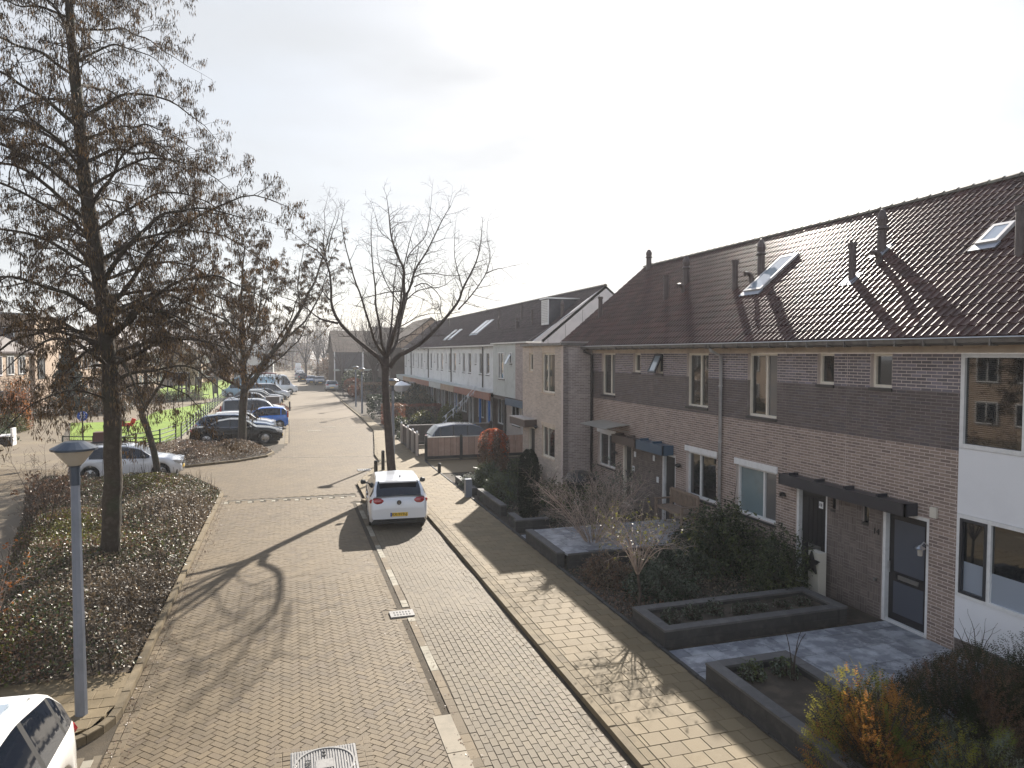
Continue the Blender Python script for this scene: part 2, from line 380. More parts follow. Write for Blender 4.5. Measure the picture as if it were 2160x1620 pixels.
for a in range(-700,700):
    for b in range(-700,700):
        r=(a-b)%4
        if r==0: lx,ly,ang=(a+1)*Wd,(b+.5)*Wd,0
        elif r==3: lx,ly,ang=(a+.5)*Wd,(b+1)*Wd,R(90)
        else: continue
        x=(lx-ly)*c45; y=(lx+ly)*c45
        if y<6.2 or y>60 or x<-13 or x>5.7: continue
        if y>20 and x<-3 and (y<30): continue
        if not inpoly(x,y,RW): continue
        if abs(y-26.9)<.35 and -2.5<x<2.3: continue
        if not free(x,y,.09): continue
        d=vis(x,y); 
        if d>9e3 and y<30: continue
        lst.append((d,brick_fn(x,y,.208,.104,ang+R(45),0,2 if y<17 else (1 if y<26 else 0))))
pieces(lst,'brick','brickwork',M['roadbrick'],road)
# edge bands, channel rows and dashed white bricks
lst=[]
y=6.0
while y<28:
    for x,mk in ((-2.34,0),(-2.23,0)):
        if vis(x,y)<9e3: lst.append((vis(x,y),brick_fn(x,y+rng.uniform(-.01,.01),.208,.104,R(90),.004,2 if y<14 else 1)))
    y+=.208
y=6.0
while y<25.5:
    for k,x in enumerate((2.02,2.125)):
        if free(x,y,.1): lst.append((vis(x,y),brick_fn(x,y+k*.1,.208,.104,R(90),-.012 if k else .002,2 if y<14 else 1)))
    y+=.208
pieces(lst,'channel_brick','channel_bricks',M['bandbrick'],road,nmax=0)
lst=[];y=6;i=0
while y<25.4:
    dash=(int(y/1.15)%2==0 and y>11)
    if free(2.26,y,.1):
        lst.append((dash,vis(2.26,y),brick_fn(2.26,y,.208,.14,R(90),.006,1)))
    y+=.208
pieces([(d,f) for s,d,f in lst if s],'white_brick','white_bricks',M['whitebrick'],road)
pieces([(d,f) for s,d,f in lst if not s],'channel_brick','channel_bricks',M['bandbrick'],road,nmax=0)
flat('manhole_surround',[(-.2,8.7),(.94,8.7),(.94,9.78),(-.2,9.78)],-.004,M['bandbrick']); flat('drain_surround',[(1.75,13.95),(2.5,13.95),(2.5,14.55),(1.75,14.55)],-.006,M['bandbrick'])
lst=[]
for s_ in (-.47,.47,-.575,.575):
    for k in range(-4,6): lst.append((vis(.37+s_,9.25+k*.104),brick_fn(.37+s_,9.23+k*.104,.104,.1,0,.003,2)))
for k in range(-3,4): lst.append((1,brick_fn(.37+k*.12,9.71,.12,.1,0,.003,2)))
pieces(lst,'brick','brickwork',M['roadbrick'],road)
# pale concrete strip near the camera along the parking lane edge
mb=MB()
for k in range(4): mb.box(1.93,6+k*1.01,-.03,2.19,6.99+k*1.01,.009)
mb.build('concrete_strip',mat('pale_concrete',(.27,.23,.17),.8,var=(.22,.19,.14),vscale=4),road)
# hump markings: a thin line and a comb of blocks
wl=[]
def hump(y,x0,x1,blocks=True,sl=0.0):
    k=x0; i=0
    while k<x1:
        yy=y-(k-x0)*sl
        wl.append((vis(k,yy),brick_fn(k+.1,yy+.22,.2,.07,0,.008,1)))
        if blocks and i%2==0: wl.append((vis(k,yy),brick_fn(k+.1,yy-.02-(.12 if i%4==0 else 0)+.06,.13,.3 if i%4==0 else .18,0,.008,1)))
        k+=.2;i+=1
hump(26.9,-2.3,2.3,True,.06); hump(37.6,-.5,4.2,False,.22)
pieces(wl,'white_brick','white_bricks',M['whitebrick'],road)
lst=[]
k=-2.3
while k<2.3:
    for q in range(6):
        if (int((k+2.3)/.1))%4>=2 or q<1: lst.append((vis(k,27),brick_fn(k+.05,26.6+q*.104-(k+2.3)*.06,.104,.1,0,.0,1)))
    k+=.104
pieces(lst,'brick','brickwork',M['roadbrick'],road,nmax=0)
for (x,y,wd) in ((1.6,50.2,.9),(2.7,52.3,.9),(2.2,78,1.2),(3.3,80,1.2)):
    MB().box(x-wd/2,y-.15,-.01,x+wd/2,y+.15,.012).build('white_marking',M['whitebrick'],road)
# parking lane (stretcher bond)
lane=flat('parking_lane',[(2.2,-12),(4.12,-12),(4.12,25.1),(3.4,25.3),(2.2,25.5)],-.007,M['joint'])
lst=[]; row=0; x=2.39
while x<4.08:
    y=6.0+(row%2)*.104
    while y<25.2:
        wob=.012*math.sin(y*1.3)+.008*math.sin(y*3.1+x*2)
        if vis(x,y)<9e3: lst.append((vis(x,y),brick_fn(x+wob,y,.208,.104,R(90)+rng.uniform(-.02,.02),.002,2 if y<14 else 1)))
        y+=.208
    x+=.1045; row+=1
pieces(lst,'brick','brickwork',M['parkbrick'],lane)
# kerbs -------------------------------------------------------
def kerb(name,line,wd=.12,h=.1,mt='kerb',seg=1.0,z0=-.05,left=True,kind='structure'):
    root=bpy.data.objects.new(name,None); COL.objects.link(root); root['kind']='structure'
    pts=[Vector((p[0],p[1])) for p in line]; out=[]
    for i in range(len(pts)-1):
        a,b=pts[i],pts[i+1]; L=(b-a).length; n=max(1,round(L/seg)); d=(b-a)/n; nn=Vector((-d.y,d.x)).normalized()*wd*(1 if left else -1)
        for k in range(n):
            p=a+d*k; q=a+d*(k+1); g=d.normalized()*.006; p=p+g; q=q-g
            z=h+rng.uniform(-.004,.004)
            out.append((vis(p.x,p.y),(lambda P,z: (lambda mb: mb.prism(P,z0,z,bev=.012)))([(p.x,p.y),(q.x,q.y),(q.x+nn.x,q.y+nn.y),(p.x+nn.x,p.y+nn.y)] if left else [(p.x+nn.x,p.y+nn.y),(q.x+nn.x,q.y+nn.y),(q.x,q.y),(p.x,p.y)],z)))
    pieces(out,'kerb_stone','kerb_stones',M[mt],root)
def arc(cx,cy,r,a0,a1,n=8): return [(cx+r*math.cos(R(a0+(a1-a0)*i/n)),cy+r*math.sin(R(a0+(a1-a0)*i/n))) for i in range(n+1)]
MB().box(4.1,2,-.06,4.199,24.6,-.013).build('gutter_shade_strip',mat('gutter_dirt_and_shade',(.012,.014,.008),.95),road)  # dark strip: kerb face's shade and gutter dirt put into one colour
kerb('kerb_right',[(4.2,2),(4.2,24.6)]+arc(3.9,24.6,.3,0,90,3)+[(3.5,25.1),(2.5,25.45),(2.4,25.8)],left=False,h=.08)
kerb('kerb_far_right',[(4.12,35),(4.15,37),(4.6,41),(5.4,48.6),(5.55,57.6),(5.45,70),(5.37,81.5)],left=False,h=.09)
kerb('kerb_left',[(-4.9,10.35),(-3.4,10.45)]+arc(-3.4,11.45,1.0,-90,0,6)+[(-2.4,12),(-2.4,28.4)]+arc(-3.6,28.4,1.2,0,80,5)+[(-5.5,30.6),(-8.6,31.5)],h=.11)
kerb('kerb_island',[(-8.8,36.9),(-7,36.1),(-4.5,35.8),(-2.4,36.9),(-1.1,38.3),(-.8,39.6),(-1.3,41.2),(-2.6,43.3)],h=.1)
# pavements -----------------------------------------------------
PAVE=[(4.3,2),(6.2,2),(6.2,33),(6.2,100),(5.6,100),(5.67,57),(5.5,48.6),(4.2,36.9),(4.1,34.5),(2.6,29),(2.55,25.5),(3.6,25.2),(4.3,24.6)]
pav=flat('pavement_right',PAVE,.073,M['joint'])
lst=[]; j=0; y=6.0
while y<60:
    x=2.4+(j%2)*.15-.15
    while x<6.34:
        if vis(x,y)<9e3:
            a,b=x-.15,x+.15
            lo=4.46 if y<24.6 else (2.55 if y<29 else (2.55+(y-29)*.29 if y<34.5 else 4.2 if y<37 else 4.3+(min(y,49)-37)*.1)); a=max(a,lo); b=min(b,6.19)
            if b-a>.03: lst.append((vis(x,y),brick_fn((a+b)/2,y,b-a,.3,rng.uniform(-.006,.006),.08,2 if y<16 else (1 if y<30 else 0),jz=.0025,g=.005,zb=.04)))
        x+=.302
    y+=.302;j+=1
pieces(lst,'paving_slab','paving_slabs',M['slab'],pav)
lst=[]
y=6.0
while y<24.6:
    for x,w_ in ((4.387,.12),): lst.append((vis(x,y),brick_fn(x,y,.3,.125,R(90),.079,2 if y<14 else 1,g=.004,zb=.04)))
    y+=.302
pieces(lst,'edge_slab','edge_slabs',M['kerb'],pav)
flat('pavement_crossing',[(4.2,25),(6.2,25),(6.2,36.9),(4.2,36.9)],.0715,M['joint'])
PL=[(-4.9,10.6),(-3.3,10.6),(-2.7,11),(-2.52,11.6),(-2.52,12.7),(-4.9,12.7)]
pl=flat('pavement_left',PL,.098,M['slab'])
lst=[]; j=0; y=10.5
while y<13:
    x=-5+(j%2)*.15
    while x<-2.5:
        if inpoly(x,y,PL): lst.append((vis(x,y),brick_fn(x,y,.3,.3,rng.uniform(-.02,.02),.105,2,jz=.004,g=.008,zb=.05)))
        x+=.302
    y+=.302;j+=1
pieces(lst,'paving_slab','paving_slabs',M['slab'],pl)
bay=flat('parking_bay',[(-6,2),(-2.42,2),(-2.42,10.7),(-6,10.7)],-.012,M['joint'])
lst=[];row=0;x=-5.9
while x<-2.45:
    y=6+(row%2)*.104
    while y<10.35:
        if vis(x,y)<9e3: lst.append((vis(x,y),brick_fn(x,y,.208,.104,R(90),.001,1)))
        y+=.208
    x+=.104;row+=1
pieces(lst,'brick','brickwork',M['parkbrick'],bay)
lst=[]
y=6
while y<10.3:
    lst.append((vis(-2.56,y),brick_fn(-2.56,y,.13,.2,0,.008,2))); y+=.135*1.03*1.5
pieces(lst,'white_brick','white_bricks',M['whitebrick'],bay)
# far paving, paths and lawns
far=flat('side_road',[(-60,31.6),(-13,31.6),(-13,38),(-9,36.5),(-9.1,44),(-13.2,48.9),(-16,61.3),(-11.6,62),(-9.6,80),(-9.6,84),(-22,110),(-60,110)],-.004,M['path'])
flat('side_path',[(-60,12),(-4.95,12),(-5.2,14),(-6.3,19),(-9.1,29.5),(-8.7,31.7),(-60,31.7)],-.008,M['path'])
flat('parking_court',[(-7.0,43.4),(-.1,43.4),(-.1,60),(0.2,60),(0.4,130),(-7.4,130),(-7.2,97),(-6.5,49.4)],-.006,M['parkbrick'])
flat('street_far',[(-.1,60),(5.55,59.9),(5.4,81),(5.4,140),(1.5,140),(.2,200),(-6,200),(-2,130),(.2,100)],-.003,M['farroad'])
flat('street_end',[(1.4,140),(6,140),(6,260),(-30,260),(-6,199)],-.002,M['farroad'])
kerb('kerb_bays',[(-.12,43.6),(-.05,60),(.1,100)],h=.012,wd=.2,mt='kerb')
lawn=flat('lawn',[(-12.8,49.2),(-15.8,61.1),(-11.4,61.2),(-11.5,71.2),(-8.5,80.5),(-7.2,84.5),(-6.6,50),(-7,45.9),(-9.4,47.6)],.03,M['grass'])
flat('lawn_far',[(-14.2,88),(-18,110),(-19,150),(-7.4,150),(-7.4,97),(-7.3,90)],.03,M['grass'])
flat('lawn_path',[(-14,80),(-10,80),(-7.2,85),(-7.3,90),(-14,89)],.02,M['path'])
flat('grass_verge',[(-7.0,45.6),(-6.6,50),(-7.2,84),(-6.9,84),(-6.2,50),(-6.3,44),(-8.9,37),(-9,44)],.012,M['gravel'])
# ---------------- houses ----------------
def cells(a0,a1,z0,z1,ops):
    A=sorted(set([a0,a1]+[min(max(o[k],a0),a1) for o in ops for k in (0,1)])); Z=sorted(set([z0,z1]+[min(max(o[k],z0),z1) for o in ops for k in (2,3)]))
    res=[]
    for i in range(len(A)-1):
        run=None
        for j in range(len(Z)-1):
            ca=(A[i]+A[i+1])/2; cz=(Z[j]+Z[j+1])/2
            if any(o[0]<ca<o[1] and o[2]<cz<o[3] for o in ops):
                if run: res.append((A[i],A[i+1],run[0],run[1])); run=None
            else: run=(run[0],Z[j+1]) if run else (Z[j],Z[j+1])
        if run: res.append((A[i],A[i+1],run[0],run[1]))
    return res
def mapx(X): return lambda a,z,o:(X-o,a,z)
def mapy(Y): return lambda a,z,o:(a,Y-o,z)
def mbox(mb,mp,a0,a1,z0,z1,o0,o1,m=0):
    p=mp(a0,z0,o0); q=mp(a1,z1,o1); mb.box(p[0],p[1],p[2],q[0],q[1],q[2],m)
def wall(parent,mp,a0,a1,z0,z1,ops,bandmat,mort,nmax=0,depth=.22,bricks=True,skip=None,gap=.015,wl=.22,flip=1):
    """bandmat(z)->material index into mats list"""
    mats,fn=bandmat
    mortm=mort if isinstance(mort,list) else [(z0,z1,mort)]
    for (m0,m1,mm) in mortm:
        mb=MB()
        for c in cells(a0,a1,m0,m1,[o for o in ops if o[2]<m1 and o[3]>m0]): mbox(mb,mp,c[0],c[1],c[2],c[3],-depth,0)
        mb.build('wall',mm,parent)
    if not bricks: return
    groups={}
    r=0; z=z0
    while z<z1-.03:
        zt=min(z+.0625,z1); zc=(z+zt)/2
        iv=[(a0,a1)]
        for o in ops+(skip or []):
            if o[2]<zc<o[3]:
                nv=[]
                for (p,q) in iv:
                    if o[1]<=p or o[0]>=q: nv.append((p,q))
                    else:
                        if o[0]-p>.03: nv.append((p,o[0]))
                        if q-o[1]>.03: nv.append((o[1],q))
                iv=nv
        off=(r%2)*wl/2
        for (p,q) in iv:
            k=math.floor((p-off)/wl)
            while True:
                s=max(p,k*wl+off); e=min(q,(k+1)*wl+off)
                if k*wl+off>=q: break
                if e-s>.035:
                    x=mp((s+e)/2,zc,0); d=vis(*x); mi=fn(zc)
                    pr=rng.uniform(.002,.005)
                    def f(mb,s=s+gap/2,e=e-gap/2,zb=z+gap/2,zt2=zt-gap/2,pr=pr):
                        n=len(mb.v); mb.v+=[mp(s,zb,0),mp(e,zb,0),mp(e,zt2,0),mp(s,zt2,0),mp(s,zb,pr),mp(e,zb,pr),mp(e,zt2,pr),mp(s,zt2,pr)]
                        for qd in ((4,5,6,7),(0,1,5,4),(1,2,6,5),(2,3,7,6),(3,0,4,7)): mb.f.append(tuple(n+i for i in qd)); mb.m.append(0)
                    groups.setdefault(mi,[]).append((d,f))
                k+=1
        z+=.0625; r+=1
    tot=nmax
    for mi in sorted(groups,key=lambda g:min(x[0] for x in groups[g])):
        L=groups[mi]; n=min(tot,len(L)); pieces(L,'brick','brickwork',mats[mi],parent,nmax=n); tot-=n
def window(parent,mp,a0,a1,z0,z1,fm,secs,rec=.08,fw=.06,sill=True,sash=None,name='window',lintel=None,sillm=None):
    """secs: list of (fraction, pane material, inner frame material or None)"""
    fr=MB()
    mbox(fr,mp,a0,a1,z0,z0+fw,-rec-.06,-rec+.02); mbox(fr,mp,a0,a1,z1-fw,z1,-rec-.06,-rec+.02)
    mbox(fr,mp,a0,a0+fw,z0+fw,z1-fw,-rec-.06,-rec+.02); mbox(fr,mp,a1-fw,a1,z0+fw,z1-fw,-rec-.06,-rec+.02)
    s=a0+fw; W=a1-a0-2*fw; subs=[]
    for i,(fc,pm,im) in enumerate(secs):
        e=s+W*fc-(fw*.5 if i<len(secs)-1 else 0); s2=s+(fw*.5 if i else 0)
        if i<len(secs)-1: mbox(fr,mp,e,e+fw,z0+fw,z1-fw,-rec-.05,-rec+.015)
        subs.append((s2,e,pm,im)); s=s+W*fc
    w=fr.build(name,fm,parent)
    for (s,e,pm,im) in subs:
        zz0,zz1=z0+fw,z1-fw
        if im:
            mb=MB(); t=.05
            mbox(mb,mp,s,e,zz0,zz0+t,-rec-.05,-rec+.03); mbox(mb,mp,s,e,zz1-t,zz1,-rec-.05,-rec+.03)
            mbox(mb,mp,s,s+t,zz0+t,zz1-t,-rec-.05,-rec+.03); mbox(mb,mp,e-t,e,zz0+t,zz1-t,-rec-.05,-rec+.03)
            mb.build('sash',im,w); s+=t;e-=t;zz0+=t;zz1-=t
        if isinstance(pm,tuple): # (lower mat, fraction, upper mat)
            zm=zz0+(zz1-zz0)*pm[1]
            mb=MB(); mbox(mb,mp,s,e,zm,zz1,-rec-.04,-rec-.03); mb.build('pane',pm[2],w)
            mb=MB(); mbox(mb,mp,s,e,zz0,zm-.0,-rec-.04,-rec-.03); mb.build('film',pm[0],w)
        else:
            mb=MB(); mbox(mb,mp,s,e,zz0,zz1,-rec-.04,-rec-.03); mb.build('pane',pm,w)
    if sill:
        mb=MB(); mbox(mb,mp,a0-.02,a1+.02,z0-.06,z0-.002,-rec-.04,.035); mb.build('sill',sillm or M['sill'],w)
    if lintel:
        mb=MB(); mbox(mb,mp,a0-.05,a1+.05,z1+.002,z1+.16,-.05,.03); mb.build('lintel',lintel,w)
    return w
def door(parent,mp,a0,a1,z0,z1,fm,dm,glass=None,rec=.12):
    fr=MB(); fw=.07
    mbox(fr,mp,a0,a0+fw,z0,z1,-rec-.06,-rec+.1); mbox(fr,mp,a1-fw,a1,z0,z1,-rec-.06,-rec+.1); mbox(fr,mp,a0+fw,a1-fw,z1-fw,z1,-rec-.06,-rec+.1)
    mbox(fr,mp,a0+fw,a1-fw,z0,z0+.05,-rec-.06,-rec+.08)
    f=fr.build('door_frame',fm,parent)
    mb=MB(); mbox(mb,mp,a0+fw,a1-fw,z0+.05,z1-fw,-rec-.05,-rec)
    if not glass:
        for k in range(5):
            s=a0+fw+.08+k*(a1-a0-2*fw-.16)/5; mbox(mb,mp,s,s+.1,z0+.2,z1-.25,-rec,-rec+.012)
    d=mb.build('door',dm,parent)
    if glass:
        mb=MB(); mbox(mb,mp,a0+fw+.12,a1-fw-.12,z0+1.02,z1-fw-.14,-rec,-rec+.006); mb.build('pane',glass,d)
        mb=MB(); mbox(mb,mp,a0+fw+.12,a1-fw-.12,z0+.2,z0+.82,-rec,-rec+.008); mb.build('panel',glass,d)
    mb=MB(); mbox(mb,mp,a0+.3,a1-.3,z0+.88,z0+.96,-rec,-rec+.02); mb.build('letter_slot',M['metal'],d)
    mb=MB(); mb.tube([mp(a1-fw-.06,z0+.98,-rec+.05),mp(a1-fw-.06,z0+1.2,-rec+.05)],.012,6); mb.build('handle',M['metal'],d)
    return d
def tile_geo(mb,O,ay,as_,w,L):
    """O lower corner; ay unit along eave; as_ unit up slope"""
    ay=Vector(ay); as_=Vector(as_); n=ay.cross(as_)
    if n.z<0: n=-n
    prof=[(0,.004),(.16,0),(.32,.004),(.385,.032),(.435,.032),(.5,.004),(.66,0),(.82,.004),(.885,.032),(.935,.032),(1.0,.004)]
    b=len(mb.v); rows=((0,.02),(L*1.02,.0))
    for (s,h) in rows:
        for (f,z) in prof:
            p=O+ay*(f*w)+as_*s+n*(z+h); mb.v.append((p.x,p.y,p.z))
    for (f,z) in prof:
        p=O+ay*(f*w)+n*(-.002); mb.v.append((p.x,p.y,p.z))
    k=len(prof)
    for i in range(k-1):
        mb.f.append((b+i,b+i+1,b+k+i+1,b+k+i)); mb.m.append(0)
        mb.f.append((b+2*k+i,b+2*k+i+1,b+i+1,b+i)); mb.m.append(0)
def roof(parent,y0,y1,xe,ze,xr,zr,mt,nmax=300,back=True,far=False,depth=4,tw=.35,tl=.285,backz=None):
    sl=Vector((xr-xe,0,zr-ze)); L=sl.length; s=sl/L; n=Vector((-s.z,0,s.x))
    mb=MB()
    def P(x,z,d=0): return (x+n.x*d,z+n.z*d)
    a=P(xe,ze,-.02); b=P(xr,zr,-.02); c=P(xr,zr,-.16); e=P(xe,ze,-.16)
    def ext(A):
        k=len(A); i0=len(mb.v); mb.v+=[(p[0],y0,p[1]) for p in A]+[(p[0],y1,p[1]) for p in A]
        for i in range(k): mb.f.append((i0+i,i0+(i+1)%k,i0+k+(i+1)%k,i0+k+i)); mb.m.append(0)
        mb.f.append(tuple(i0+i for i in range(k))); mb.f.append(tuple(i0+k+i for i in reversed(range(k)))); mb.m+=[0,0]
    ext([a,b,c,e])
    if back:
        bz=backz or ze; xb=xr+(zr-bz)/(zr-ze)*(xr-xe)
        ext([(xr,zr),(xb,bz),(xb,bz-.15),(xr,zr-.16)])
    rf=mb.build('roof',mt,parent)
    rows=int(L/tl); tl=L/rows; cols=max(1,round((y1-y0)/tw)); tw=(y1-y0)/cols
    lst=[]
    for r in range(rows):
        for c in range(cols):
            O=Vector((xe,y0+c*tw,ze))+s*(r*tl)+n*(-.01+rng.uniform(0,.006))
            O.y+=rng.uniform(-.004,.004)
            lst.append((vis(O.x,O.y,O.z),(lambda O: (lambda m: tile_geo(m,O,(0,1,0),s,tw,tl)))(O)))
    pieces(lst,'roof_tile','roof_tiles',mt,rf,nmax=nmax)
    # ridge caps
    k=y0; rc=[]
    while k<y1:
        def f(m,k=k):
            b=len(m.v)
            for yy,rr in ((k,.125),(k+.4,.105)):
                for q in range(6):
                    t=math.pi*q/5; m.v.append((xr+math.cos(t)*rr,yy,zr-.04+math.sin(t)*rr*.9))
            for q in range(5): m.f.append((b+q,b+q+1,b+7+q,b+6+q)); m.m.append(0)
            m.f.append(tuple(b+q for q in range(6))); m.m.append(0)
        rc.append((vis(xr,k,zr),f)); k+=.38
    pieces(rc,'ridge_tile','ridge_tiles',M['ridge'],rf,nmax=60)
    return rf
def vent(x,y,zb,h=.95,r=.075,pointed=False,parent=None,group='flue pipes on the brown roof',label='',collar=True):
    o=empty('flue_pipe',label,'flue pipe',(x,y,zb),0,group)
    mb=MB()
    if pointed: mb.lathe([(r*1.3,-.15),(r*1.2,h*.5),(r*1.7,h*.52),(r*1.7,h*.56),(r*1.2,h*.6),(r*1.45,h*.74),(r*1.3,h*.82),(r*.5,h*.98),(0.005,h)],(0,0,0),12)
    else: mb.lathe([(r,-.15),(r,h*.9),(r*1.25,h*.9),(r*1.25,h),(r*.7,h),(r*.7,h*.93)],(0,0,0),12)
    mb.build('pipe',M['ventpipe'],o,smooth=False)
    if collar:
        MB().obox((-.04,0,.0),.42,.42,.02,Matrix.Rotation(-math.atan(.837),3,'Y')).build('flashing',M['lead'],o)
    return o
def elbow(x,y,z,label,group='small roof elbows'):
    o=MB(); pts=[(0,0,-.1),(0,0,.1),(-.03,.0,.2),(-.12,0,.26),(-.22,0,.24)]
    o.tube(pts,[.07,.07,.07,.065,.065],8); q=o.build('roof_elbow',M['cream'] if x<0 else M['ventpipe']); q.location=(x,y,z); tag(q,label,'flue pipe',group); return q
def skylight(x0,z0,x1,z1,y0,y1,label,zr=9.08,xr=14.9,s=.837):
    L=Vector((x1-x0,0,z1-z0)); l=L.length; c=Vector(((x0+x1)/2,(y0+y1)/2,(z0+z1)/2))
    o=empty('roof_window',label,'roof window',c,0,'roof windows')
    Mx=Matrix.Rotation(-math.atan2(z1-z0,x1-x0),3,'Y')
    n=Mx@Vector((0,0,1)); W=y1-y0
    mb=MB()
    for (dx,dy,sx,sy) in ((l/2-.04,0,.08,W),(-l/2+.04,0,.08,W),(0,W/2-.04,l-.16,.08),(0,-W/2+.04,l-.16,.08)):
        mb.obox(Mx@Vector((dx,dy,.055)),sx,sy,.07,Mx)
    mb.build('frame',M['pvc'],o)
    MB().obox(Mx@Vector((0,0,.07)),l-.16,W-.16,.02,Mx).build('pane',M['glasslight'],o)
    MB().obox(Mx@Vector((-l/2-.08,0,.035)),.2,W+.1,.03,Mx).build('flashing',M['lead'],o)
    return o
XF=11.1; ZG=.04; PX=mapx(XF)
RS=.837
def rz(x): return 9.08-RS*(14.9-x)
XE=10.72
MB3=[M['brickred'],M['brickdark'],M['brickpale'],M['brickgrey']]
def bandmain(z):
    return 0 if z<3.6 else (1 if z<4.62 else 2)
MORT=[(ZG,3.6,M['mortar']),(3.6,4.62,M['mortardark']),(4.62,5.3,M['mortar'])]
houses=[
 dict(y0=6.0,y1=12.05,label='nearest brick terraced house with number 14 and white facade panel',
   wins=[(10.9,11.43,4.62,5.3,'creamframe',[(1,'glass',None)],None)],door=(9.98,11.05,ZG,2.28,'whiteframe','doordark','doorgrey'),
   skip=[(11.05,12.05,ZG+.0,2.25)],cut=9.42),
 dict(y0=12.05,y1=16.55,label='brick terraced house with teal blind in its ground floor window',
   wins=[(12.43,12.93,4.62,5.3,'creamframe',[(1,'glass',None)],None),(14.28,15.42,3.72,5.3,'creamframe',[(.42,'blindgrey',None),(.58,'glass',None)],None),
         (14.25,15.86,1.17,2.42,'whiteframe',[(.34,'blindgrey',None),(.66,'blindteal',None)],'whiteframe')],door=(12.55,13.54,ZG,2.3,'whiteframe','doordark',None),skip=[(12.05,12.55,ZG,2.25)],cut=None),
 dict(y0=16.55,y1=20.8,label='brick terraced house with wooden bench and blue canopy over its door',
   wins=[(19.7,20.15,4.66,5.3,'creamframe',[(1,'dark',None)],None),(17.2,18.32,3.76,5.3,'creamframe',[(.42,'glass',None),(.58,'glass',None)],None),
         (16.75,18.3,1.15,2.45,'whiteframe',[(.6,'glass',None),(.4,'glass',None)],'whiteframe')],door=(18.9,19.72,ZG,2.2,'whiteframe','doordark',None),skip=[(19.72,20.8,ZG,2.2)],cut=None),
 dict(y0=20.8,y1=25.1,label='brick terraced house beside the projecting one with curved awning',
   wins=[(21.2,21.72,4.66,5.3,'creamframe',[(1,'glass',None)],None),(23.1,24.25,3.78,5.3,'creamframe',[(.42,'blindgrey',None),(.58,'glass',None)],None),
         (23.05,24.55,1.12,2.35,'whiteframe',[(.5,'glass',None),(.5,'glass',None)],'whiteframe')],door=(21.75,22.45,ZG,2.2,'creamframe','doordark',None),skip=[(20.8,21.75,ZG,2.2)],cut=None),
]
def weave(parent,a0,a1,z0,z1,ops,nmax=0):
    lst=[];bw,bh=.33,.3125
    j=0;z=z0
    while z<z1-.05:
        i=0;a=a1
        while a>a0+.03:
            aa=max(a-bw,a0)
            H=(i+j)%2==0
            zt=min(z+bh,z1)
            nz=max(1,round((zt-z)/.0625)) if H else 2; na=2 if H else max(1,round((a-aa)/.066))
            if not H and zt-z<.2: nz=1
            for q in range(nz):
                for p in range(na):
                    s=aa+(a-aa)*p/na; e=aa+(a-aa)*(p+1)/na; b=z+(zt-z)*q/nz; t=z+(zt-z)*(q+1)/nz
                    if any(o[0]<(s+e)/2<o[1] and o[2]<(b+t)/2<o[3] for o in ops): continue
                    pr=rng.uniform(.003,.006)
                    def f(mb,s=s+.006,e=e-.006,b=b+.006,t=t-.006,pr=pr):
                        n=len(mb.v); mb.v+=[PX(s,b,0),PX(e,b,0),PX(e,t,0),PX(s,t,0),PX(s,b,pr),PX(e,b,pr),PX(e,t,pr),PX(s,t,pr)]
                        for qd in ((4,5,6,7),(0,1,5,4),(1,2,6,5),(2,3,7,6),(3,0,4,7)): mb.f.append(tuple(n+k for k in qd)); mb.m.append(0)
                    lst.append((vis(XF,(s+e)/2,(b+t)/2),f))
            a-=bw;i+=1
        z+=bh;j+=1
    pieces(lst,'brick','brickwork',M['brickgrey'],parent,nmax=nmax)
HR=[]
